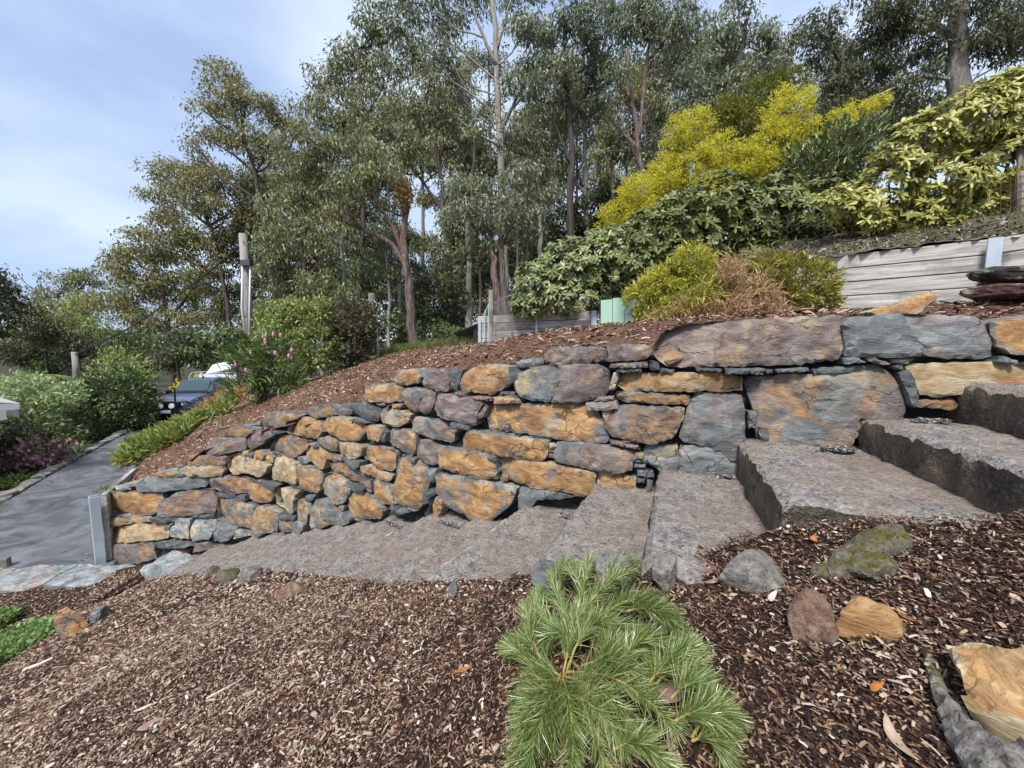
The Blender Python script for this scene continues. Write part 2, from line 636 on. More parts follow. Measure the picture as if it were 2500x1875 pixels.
M['asphalt'] = asphalt()


def wood(name, a, b, axis=0, sc=3.0, knots=True):
    t = NT(name)
    co = t.n('TexCoord').outputs['Object']
    rnd = t.n('ObjectInfo').outputs['Random']
    off = t.n('CombineXYZ')
    for i in range(3):
        t.l(t.math('MULTIPLY', rnd, 31.0 + 7 * i), off.inputs[i])
    va = t.n('VectorMath', operation='ADD')
    t.l(co, va.inputs[0])
    t.l(off.outputs[0], va.inputs[1])
    s = [14.0, 14.0, 14.0]
    s[axis] = 0.9
    g = t.noise(t.mapping(va.outputs[0], s), sc, 6, 0.65, 0.8)
    w = t.noise(va.outputs[0], 1.8, 4, 0.6)
    c = t.mix(t.math('MULTIPLY', t.math('SUBTRACT', g, 0.34), 3.2, clamp=True), a, b)
    c = t.mix(t.math('MULTIPLY', t.math('SUBTRACT', w, 0.5), 4.5, clamp=True), c, [x * 0.42 for x in a])
    c = t.mix(t.math('MULTIPLY', rnd, 0.3), c, [x * 0.75 for x in b])
    seam = t.math('MULTIPLY', t.math('SUBTRACT', 0.36, g), 9.0, clamp=True)
    c = t.mix(seam, c, (0.04, 0.036, 0.03))
    return t.done(t.pbsdf(c, 0.82, t.bump(g, 0.6, 0.012), 0.25).outputs[0])


M['sleeper'] = wood('grey_weathered_timber', (0.20, 0.185, 0.165), (0.60, 0.575, 0.53), 0, 2.0)
M['post_wood'] = wood('grey_post_timber', (0.17, 0.15, 0.13), (0.45, 0.42, 0.38), 2)
M['galv'] = plain('galvanised_steel', (0.50, 0.56, 0.60), 0.42, 0.5, 0.35, 0.1, 9, 0.05)
M['wire'] = plain('fence_wire', (0.33, 0.34, 0.34), 0.5, 0.4, 0.5, 0.1, 20, 0)
M['rustwire'] = plain('rusty_wire', (0.2, 0.11, 0.06), 0.8, 0.2, 0.2, 0.2, 20, 0)
M['mint'] = plain('mint_painted_metal', (0.36, 0.56, 0.43), 0.5, 0.4, 0.0, 0.04, 3, 0.0)


def bark(name, a, b, c3, red=0.0):
    t = NT(name)
    co = t.n('TexCoord').outputs['Object']
    g = t.noise(t.mapping(co, (9, 9, 0.7)), 2.2, 6, 0.65, 0.6)
    w = t.noise(t.mapping(co, (1.2, 1.2, 0.4)), 1.4, 4, 0.6)
    c = t.ramp(g, [(0.3, a), (0.5, b), (0.7, c3)])
    if red:
        c = t.mix(t.math('MULTIPLY', t.math('MULTIPLY', t.math('SUBTRACT', w, 0.5), 7.0, clamp=True), red), c, (0.18, 0.085, 0.052))
    c = t.mix(t.math('MULTIPLY', t.math('SUBTRACT', 0.44, w), 3.0, clamp=True), c, [x * 0.6 for x in a])
    return t.done(t.pbsdf(c, 0.85, t.bump(g, 0.7, 0.05), 0.25).outputs[0])


M['bark_pale'] = bark('pale_gum_bark', (0.15, 0.13, 0.11), (0.33, 0.295, 0.26), (0.50, 0.46, 0.41), 0.2)
M['bark_dark'] = bark('dark_stringy_bark', (0.03, 0.024, 0.02), (0.085, 0.068, 0.056), (0.17, 0.14, 0.12))
M['bark_red'] = bark('red_peeling_bark', (0.05, 0.034, 0.03), (0.14, 0.10, 0.085), (0.34, 0.295, 0.26), 0.4)
M['twig'] = bark('grey_twig_bark', (0.12, 0.1, 0.08), (0.25, 0.21, 0.17), (0.4, 0.36, 0.3))

M['gum_a'] = leaf_mat('gum_leaf', [(0.050, 0.062, 0.024), (0.125, 0.142, 0.055), (0.205, 0.218, 0.092), (0.35, 0.35, 0.18)], 0.42, 0.22, 0.35)
M['gum_b'] = leaf_mat('bluish_gum_leaf', [(0.044, 0.060, 0.030), (0.108, 0.134, 0.068), (0.185, 0.21, 0.112), (0.33, 0.355, 0.22)], 0.42, 0.2, 0.35)
M['gum_o'] = leaf_mat('olive_gum_leaf', [(0.07, 0.074, 0.026), (0.155, 0.155, 0.055), (0.24, 0.225, 0.085), (0.35, 0.32, 0.14)], 0.45, 0.22, 0.3)
M['gum_d'] = leaf_mat('dark_gum_leaf', [(0.024, 0.032, 0.016), (0.056, 0.068, 0.030), (0.098, 0.112, 0.05), (0.175, 0.185, 0.09)], 0.5, 0.2, 0.4)
M['rusty_leaf'] = leaf_mat('rusty_leaf', [(0.10, 0.06, 0.018), (0.2, 0.12, 0.035), (0.3, 0.2, 0.06)], 0.5, 0.25, 1.0)
M['rhodo'] = leaf_mat('rhododendron_leaf', [(0.04, 0.055, 0.014), (0.10, 0.125, 0.032), (0.19, 0.21, 0.06), (0.32, 0.33, 0.115)], 0.4, 0.1, 2.0, 0.35, 0.3)
M['rhodo_m'] = leaf_mat('mid_rhododendron_leaf', [(0.05, 0.075, 0.022), (0.13, 0.165, 0.052), (0.235, 0.27, 0.10), (0.36, 0.385, 0.17)], 0.34, 0.12, 2.0, 0.5, 0.3)
M['rhodo_y'] = leaf_mat('yellowing_rhododendron_leaf', [(0.10, 0.12, 0.025), (0.27, 0.27, 0.055), (0.43, 0.41, 0.10), (0.56, 0.54, 0.20)], 0.36, 0.14, 1.5, 0.5, 0.35)
M['wattle'] = leaf_mat('golden_wattle_leaf', [(0.20, 0.20, 0.014), (0.42, 0.40, 0.022), (0.60, 0.55, 0.04), (0.74, 0.67, 0.11)], 0.6, 0.42, 0.9)
M['wattle_g'] = leaf_mat('dark_wattle_leaf', [(0.06, 0.075, 0.010), (0.14, 0.15, 0.018), (0.25, 0.25, 0.03)], 0.6, 0.25, 0.9)
M['hedge_l'] = leaf_mat('bright_hedge_leaf', [(0.07, 0.10, 0.024), (0.16, 0.21, 0.05), (0.28, 0.335, 0.095), (0.42, 0.475, 0.17)], 0.45, 0.25, 1.3)
M['hedge_p'] = leaf_mat('bronze_hedge_leaf', [(0.035, 0.026, 0.022), (0.07, 0.05, 0.04), (0.075, 0.085, 0.035), (0.2, 0.19, 0.075)], 0.45, 0.2, 1.8)
M['hedge_d'] = leaf_mat('dark_hedge_leaf', [(0.024, 0.04, 0.014), (0.055, 0.085, 0.026), (0.10, 0.14, 0.045), (0.2, 0.24, 0.10)], 0.42, 0.2, 1.0)
M['hedge_y'] = leaf_mat('pale_green_leaf', [(0.12, 0.17, 0.06), (0.24, 0.32, 0.12), (0.37, 0.45, 0.2), (0.5, 0.57, 0.3)], 0.5, 0.3, 1.2)
M['protea'] = leaf_mat('protea_leaf', [(0.025, 0.05, 0.010), (0.06, 0.105, 0.02), (0.12, 0.175, 0.04), (0.2, 0.26, 0.09)], 0.4, 0.15, 2.0)
M['juniper'] = leaf_mat('juniper_needle', [(0.06, 0.095, 0.016), (0.14, 0.20, 0.03), (0.23, 0.29, 0.055), (0.34, 0.35, 0.10)], 0.55, 0.25, 1.6)
M['juniper_o'] = leaf_mat('orange_juniper_tip', [(0.2, 0.13, 0.03), (0.34, 0.2, 0.06), (0.42, 0.24, 0.13)], 0.6, 0.25, 1.6)
M['cypress'] = leaf_mat('golden_cypress_leaf', [(0.13, 0.145, 0.016), (0.30, 0.30, 0.03), (0.45, 0.43, 0.055), (0.56, 0.53, 0.12)], 0.55, 0.25, 2.2)
M['cypress_d'] = leaf_mat('olive_cypress_leaf', [(0.08, 0.083, 0.014), (0.19, 0.18, 0.028), (0.31, 0.285, 0.048), (0.43, 0.38, 0.09)], 0.55, 0.25, 2.2)
M['dead'] = leaf_mat('dead_pruning', [(0.17, 0.08, 0.035), (0.34, 0.18, 0.085), (0.48, 0.31, 0.17), (0.58, 0.44, 0.28)], 0.7, 0.2, 2.0)
M['needle'] = leaf_mat('woolly_bush_needle', [(0.03, 0.06, 0.010), (0.085, 0.14, 0.022), (0.18, 0.245, 0.05), (0.46, 0.52, 0.24)], 0.28, 0.22, 5.0, 0.6)
M['grass'] = leaf_mat('grass_blade', [(0.05, 0.07, 0.02), (0.12, 0.15, 0.04), (0.24, 0.26, 0.09)], 0.55, 0.3, 1.0)
M['gcover'] = leaf_mat('green_cover_leaf', [(0.055, 0.10, 0.026), (0.13, 0.22, 0.06), (0.22, 0.33, 0.10), (0.32, 0.44, 0.17)], 0.5, 0.25, 4.0)
M['pink'] = leaf_mat('pink_petal', [(0.5, 0.12, 0.22), (0.66, 0.25, 0.36), (0.78, 0.45, 0.52)], 0.6, 0.3, 3.0)
M['pinkish'] = leaf_mat('bronze_pink_leaf', [(0.05, 0.06, 0.025), (0.12, 0.10, 0.05), (0.26, 0.17, 0.12), (0.45, 0.26, 0.25)], 0.5, 0.2, 2.0)
M['yellow'] = leaf_mat('yellow_leaf', [(0.3, 0.27, 0.02), (0.55, 0.46, 0.04), (0.7, 0.6, 0.1)], 0.5, 0.3, 2.0)


def lichen_mat(name, base, moss=0.0):
    t = NT(name)
    co = t.n('TexCoord').outputs['Object']
    n1, n2, n3 = t.noise(co, 9.0, 6, 0.65, 0.5), t.noise(co, 45.0, 6, 0.7), t.noise(co, 110.0, 4, 0.7)
    c = t.ramp(n2, [(0.3, [b * 0.3 for b in base]), (0.5, base), (0.7, [min(1, b * 1.7) for b in base])])
    c = t.mix(t.math('MULTIPLY', t.math('SUBTRACT', n1, 0.52), 5.0, clamp=True), c, (0.48, 0.47, 0.40))
    c = t.mix(t.math('MULTIPLY', t.math('SUBTRACT', 0.42, n3), 8.0, clamp=True), c, (0.03, 0.028, 0.022))
    if moss:
        geo = t.n('NewGeometry')
        sz = t.n('SeparateXYZ')
        t.l(geo.outputs['Normal'], sz.inputs[0])
        f = t.math('MULTIPLY', t.math('SUBTRACT', t.math('ADD', n1, t.math('MULTIPLY', sz.outputs[2], 0.25)), 0.78 - moss), 6.0, clamp=True)
        c = t.mix(f, c, t.ramp(n3, [(0.3, (0.035, 0.036, 0.010)), (0.55, (0.11, 0.10, 0.02)), (0.8, (0.26, 0.22, 0.05))]))
    h = t.math('ADD', t.math('MULTIPLY', n2, 1.0), t.math('MULTIPLY', n3, 0.6))
    return t.done(t.pbsdf(c, 0.88, t.bump(h, 0.9, 0.012), 0.25).outputs[0])


M['lichen'] = lichen_mat('lichen_covered_rock', (0.20, 0.185, 0.165), 0.06)
M['mossy'] = lichen_mat('mossy_rock', (0.16, 0.14, 0.11), 0.20)
M['redrock'] = lichen_mat('dark_red_rock', (0.085, 0.042, 0.036))
M['blackrock'] = lichen_mat('black_brown_rock', (0.04, 0.034, 0.03))
M['earthy'] = lichen_mat('earthy_brown_rock', (0.22, 0.135, 0.095))
M['moss'] = plain('moss', (0.13, 0.135, 0.016), 0.95, 0.1, 0, 0.35, 60, 0.9)

# ------------------------------------------------------------------ the line of the stone wall (plan) and the steps beside it
WP = np.array([(4.6, 1.06), (3.18, 1.55), (0.814, 2.364), (-0.485, 3.114), (-3.434, 5.179), (-4.6, 5.33), (-5.95, 5.50), (-7.2, 5.6)])
for _ in range(3):             # corner cutting keeps the ends
    a, b = WP[:-1], WP[1:]
    q = np.empty((2 * len(a), 2))
    q[0::2], q[1::2] = a * 0.75 + b * 0.25, a * 0.25 + b * 0.75
    WP = np.vstack([WP[:1], q, WP[-1:]])
seg = np.r_[0, np.cumsum(np.linalg.norm(np.diff(WP, axis=0), axis=1))]
WS = np.linspace(0, seg[-1], 900)
WX, WY = np.interp(WS, seg, WP[:, 0]), np.interp(WS, seg, WP[:, 1])
TX, TY = np.gradient(WX, WS), np.gradient(WY, WS)
tl = np.hypot(TX, TY)
TX, TY = TX / tl, TY / tl
BX, BY = TY, -TX               # normal
flip = (BX * (0 - WX) + BY * (0 - WY)) > 0
BX, BY = np.where(flip, -BX, BX), np.where(flip, -BY, BY)   # into the bank, away from the camera
BATTER = 0.10


def wall_s(x):
    """Arc position where the photograph column x meets the wall line."""
    r = (x - 1250.0) / F / CP
    g = WX - r * WY
    i = np.argmin(np.abs(g))
    return WS[i]


def wbase(s):
    return np.array([np.interp(s, WS, WX), np.interp(s, WS, WY)])


def wnorm(s):
    return np.array([np.interp(s, WS, BX), np.interp(s, WS, BY)])


# corners of the steps at the wall, in the photograph
STEP_PX = [(2350, 935), (2112, 1022), (1800, 1078), (1603, 1145), (1450, 1184), (1272, 1234), (1160, 1262), (1040, 1256), (930, 1266), (820, 1280), (715, 1296), (615, 1308), (520, 1334), (410, 1360)]
STEP = []
for (x, y) in STEP_PX:
    d = ray(x, y)
    g = WX - d[0] * WY
    i = np.argmin(np.abs(g))
    STEP.append((WS[i], d[2] * WY[i]))
SS, SZ = np.array([s for s, _ in STEP]), np.array([z for _, z in STEP])
print('STEPS', [(round(float(s), 2), round(float(z), 2)) for s, z in STEP])


def zstair(s):
    return np.interp(s, np.r_[SS[0] - 1.2, SS, SS[-1] + 1.5], np.r_[SZ[0] + 0.45, SZ, SZ[-1] - 0.15])


def wall_pt(x, y):
    """A point of the photograph carried onto the battered face of the wall: (arc position, height)."""
    d = ray(x, y)
    off = 0.0
    for _ in range(6):
        gx, gy = WX + BX * off, WY + BY * off
        g = gx - d[0] * gy
        i = int(np.argmin(np.abs(g)))
        z = d[2] * gy[i]
        off = BATTER * np.clip(z - zstair(WS[i]), 0, 3)
    j = min(max(i, 1), len(WS) - 2)
    # refine between samples
    g0, g1 = g[j - 1], g[j + 1]
    s = WS[j - 1] + (WS[j + 1] - WS[j - 1]) * (g0 / (g0 - g1)) if abs(g0 - g1) > 1e-9 else WS[i]
    return float(s), float(z)


def wall_xyz(s, z, depth=0.0):
    s = np.asarray(s, float)
    z = np.asarray(z, float)
    off = BATTER * np.clip(z - zstair(s), 0, 3) + depth
    return np.stack([np.interp(s, WS, WX) + np.interp(s, WS, BX) * off, np.interp(s, WS, WY) + np.interp(s, WS, BY) * off, z + 0 * s], -1)


TOP_PX = [(2700, 768), (2500, 770), (2060, 775), (1700, 792), (1615, 805), (1600, 845), (1340, 850), (1320, 890), (1080, 895), (965, 902), (955, 940), (890, 945), (880, 985), (740, 992), (640, 1012), (570, 1042), (500, 1065), (455, 1112), (420, 1135), (340, 1172), (225, 1205)]
TOPW = np.array([wall_pt(*p) for p in TOP_PX])
TOPW = TOPW[np.argsort(TOPW[:, 0])]


def ztop(s):
    return np.interp(s, TOPW[:, 0], TOPW[:, 1])

# ------------------------------------------------------------------ ground sheets
# the driveway runs along this line on the left; the bank ends at its right edge
DRV0 = np.array([-5.95, 5.45])
DDIR = np.array([-0.515, 0.857])
DNRM = np.array([0.857, 0.515])      # to the right of the driveway, into the bank
ZDRIVE = -3.12


def drv(x, y):
    """Distance to the right of the driveway's right edge."""
    return (np.asarray(x) - DRV0[0]) * DNRM[0] + (np.asarray(y) - DRV0[1]) * DNRM[1]


def drv_t(x, y):
    return (np.asarray(x) - DRV0[0]) * DDIR[0] + (np.asarray(y) - DRV0[1]) * DDIR[1]


def wall_side(x, y):
    """Signed distance behind the front of the stone wall (positive in the bank) and the arc position."""
    x, y = np.atleast_1d(np.asarray(x, float)), np.atleast_1d(np.asarray(y, float))
    out, sa = np.empty(x.size), np.empty(x.size)
    fx, fy = x.ravel(), y.ravel()
    for i in range(0, fx.size, 4000):
        dx = fx[i:i + 4000, None] - WX[None, ::3]
        dy = fy[i:i + 4000, None] - WY[None, ::3]
        j = np.argmin(dx * dx + dy * dy, 1)
        r = np.arange(len(j))
        out[i:i + 4000] = dx[r, j] * BX[::3][j] + dy[r, j] * BY[::3][j]
        sa[i:i + 4000] = WS[::3][j]
    return out.reshape(x.shape), sa.reshape(x.shape)


# timber retaining wall line, right to left
TW = np.array([(8.6, 3.25), (7.4, 4.0), (4.4, 5.85), (2.0, 9.3), (-0.95, 10.35), (-1.6, 10.6)])


def behind_timber(x, y):
    yl = np.interp(x, TW[::-1, 0], TW[::-1, 1], left=40.0)
    return np.asarray(y) - yl


bank_pts = []
for p in TOP_PX[1:]:
    s, z = wall_pt(*p)
    q = wall_xyz(s, z, 0.30)
    bank_pts.append((q[0], q[1], z - 0.07))
bank_pts += [(-6.1, 5.75, -2.12), (-7.0, 7.25, -1.95), (-8.4, 9.6, -1.98), (-9.5, 11.7, -1.85), (-10.8, 14, -1.7),
             (-5.5, 8.5, -1.12), (-5.0, 9.5, -0.85), (-4.4, 10.5, -0.52), (-3.6, 11.5, -0.14), (-3.1, 12.0, -0.05), (-0.74, 10, 0.12),
             (0.5, 9.6, 0.17), (2.0, 9.0, 0.29), (1.83, 6.0, 0.27), (2.6, 4.5, 0.3), (3.2, 3.8, 0.33), (5.5, 5.0, 0.48), (6.2, 4.6, 0.5), (8.0, 3.4, 0.55), (4.2, 2.6, 0.36),
             (-1.5, 6.5, -0.22), (-3.4, 7.3, -0.62), (-6, 14, -0.9), (-9, 16, -1.6), (-2, 15, -0.35), (3, 15, 0.5)]
zbank = rbf(bank_pts)
slope_pts = [(8.6, 3.2, 1.5), (7.4, 4.0, 1.43), (6.2, 4.75, 1.33), (4.4, 5.9, 1.30), (3.2, 7.5, 1.05), (2.0, 9.35, 0.86), (-0.95, 10.4, 0.66), (-1.6, 10.7, 0.4),
             (6.85, 6.2, 1.93), (7.8, 6.0, 2.12), (5.4, 6.8, 1.84), (3.8, 8.0, 1.66), (1.6, 10.0, 0.9), (10, 8, 3.0), (16, 14, 5.3), (8, 14, 3.0), (2, 14, 1.0), (-2, 13, 0.0), (20, 30, 6.5), (8, 30, 2.0), (12, 4.5, 2.6)]
zslope = rbf(slope_pts)
far_pts = [(-3, 13, -0.35), (-10, 14, -1.6), (2, 14, 0.8), (8, 14, 2.8), (16, 14, 5.0), (0, 25, -0.2), (10, 28, 2.0), (22, 28, 6.0), (-10, 28, -1.8), (-25, 30, -3.3), (-25, 12, -3.4), (-40, 50, -4.5), (0, 50, 0.0),
           (30, 50, 7.0), (-60, 90, -5), (0, 100, 2), (60, 100, 12), (-150, 300, 4), (0, 300, 9), (150, 300, 20), (150, 60, 22), (-150, 40, -6), (14, 2, 3.0), (150, -60, 18), (-150, -60, -8), (0, -60, -3.2), (-10, -5, -3.6), (8, -5, -1.6)]
zfar = rbf(far_pts)


def zterrain(x, y):
    x, y = np.asarray(x, float), np.asarray(y, float)
    z = zfar(x, y)
    d = drv(x, y)
    tt = drv_t(x, y)
    low = ZDRIVE - 0.14
    k = np.clip(d / 1.6, 0, 1)
    k = np.where((tt > -9) & (y < 60), k, 1.0)
    k = np.where(y > 30, np.maximum(k, np.clip((y - 30) / 20, 0, 1)), k)
    z = np.where(x < 8, z * k + np.minimum(low, z) * (1 - k), z)
    near = np.clip(1 - np.hypot((x - 0.5) / 9, (y - 4) / 9.2) ** 4, 0, 1)
    return z - near * 1.6 - 0.12


xs = np.unique(np.r_[np.linspace(-400, -40, 19), np.linspace(-40, 30, 141), np.linspace(30, 400, 20)])
ys = np.unique(np.r_[np.linspace(-60, -4, 8), np.linspace(-4, 40, 89), np.linspace(40, 500, 40)])


def terr_keep(x, y):
    q, s = wall_side(x, y)
    inbed = (x > -7.5) & (x < 5) & (y > -3.5) & (y < 6.5) & (q < 0.4)
    inbank = (q > 0.4) & (drv(x, y) > 2.2) & (y < 11) & (x < 6) & (x > -11)
    return ~inbed & ~inbank


terrain = grid_sheet('terrain', xs, ys, zterrain, terr_keep, M['forest'])


def bank_z(X, Y):
    Z = zbank(X, Y)
    d = drv(X, Y)
    edge = np.clip((0.25 - d) / 0.6, 0, 1)
    Z = Z - edge * 0.1
    P = np.stack([X, Y, 0 * X], -1)
    return Z + 0.03 * vnoise(P * 2.3) + 0.014 * vnoise(P * 7.1, 3)


def bank_keep(x, y):
    q, s = wall_side(x, y)
    return (q > 0.16) & (drv(x, y) > 0.07) & (behind_timber(x, y) < 0.1) & (y < 13.2)


bank = grid_sheet('mulch_bank', np.arange(-11.5, 8.6, 0.13), np.arange(1.0, 13.3, 0.13), bank_z, bank_keep, M['bank'])


def slope_z(X, Y):
    P = np.stack([X, Y, 0 * X], -1)
    return zslope(X, Y) + 0.03 * vnoise(P * 2.1, 2) + 0.015 * vnoise(P * 6.3, 5)


slope = grid_sheet('upper_slope', np.unique(np.r_[np.arange(-2.4, 9, 0.09), np.arange(9, 14, 0.25)]), np.unique(np.r_[np.arange(3.2, 10.8, 0.09), np.arange(10.8, 15, 0.25)]), slope_z, lambda x, y: behind_timber(x, y) > 0.06, M['slope'])

# foreground bed below the steps
STEP_W = np.interp(np.arange(len(STEP)), [0, 2, 3, 6, 9, 13], [1.15, 0.98, 1.07, 1.10, 1.15, 1.2])


def stair_out(s):
    return np.interp(s, SS, STEP_W)


bed_pts = []
for s in np.linspace(SS[0] - 1.0, SS[-1] + 0.6, 22):
    b, nn = wbase(s), wnorm(s)
    w = stair_out(s)
    z0 = zstair(s) - np.interp(s, [SS[2], SS[4], SS[6]], [0.10, 0.07, 0.01])
    for q in (0.0, 0.8, 2.0):
        p = b - nn * (w + q)
        bed_pts.append((p[0], p[1], max(z0 - 0.14 * q, -3.05)))
zbed = rbf(bed_pts)


def bed_z(X, Y):
    Z = np.maximum(zbed(X, Y), -3.08)
    q, s = wall_side(X, Y)
    inside = np.clip((q + stair_out(s) - 0.06) / 0.18, 0, 1) * np.clip((SS[-1] - 0.2 - s) / 0.4, 0, 1)
    P = np.stack([X, Y, 0 * X], -1)
    return Z - 0.45 * inside + 0.018 * vnoise(P * 4.0) + 0.010 * vnoise(P * 11.0, 3)


def bed_keep(x, y):
    q, s = wall_side(x, y)
    return ((q < -0.75) | ((x < -4.4) & (q < -0.2))) & (y > -3.4)


bed = grid_sheet('garden_bed', np.unique(np.r_[np.arange(-9.6, -2, 0.12), np.arange(-2, 2.2, 0.05), np.arange(2.2, 4.6, 0.15)]),
                 np.unique(np.r_[np.arange(-3.5, 0.2, 0.2), np.arange(0.2, 3.2, 0.05), np.arange(3.2, 5.2, 0.1)]), bed_z, bed_keep, M['mulch'])

# driveway
tt = np.linspace(-7.5, 60, 260)
wv = np.linspace(0.0, 1, 9)
V, Q = [], []
for t_ in tt:
    wdt = 2.75 + 1.6 * max(0, 1 - (t_ + 7.5) / 8)
    for w in wv:
        p = DRV0 + DDIR * t_ - DNRM * (w * wdt - 0.10)
        V.append((p[0], p[1], ZDRIVE + 0.02 * math.sin(t_ * 0.6 + w * 3) - 0.03 * (w - 0.5) ** 2))
nw = len(wv)
for i in range(len(tt) - 1):
    for j in range(nw - 1):
        q = (i * nw + j, (i + 1) * nw + j, (i + 1) * nw + j + 1, i * nw + j + 1)
        if np.mean([V[k_][1] for k_ in q]) > 4.95:
            Q.append(q)
drive = obj('driveway', mesh_arr('driveway', V, Q, True), M['asphalt'])
tag(drive, kind='structure')

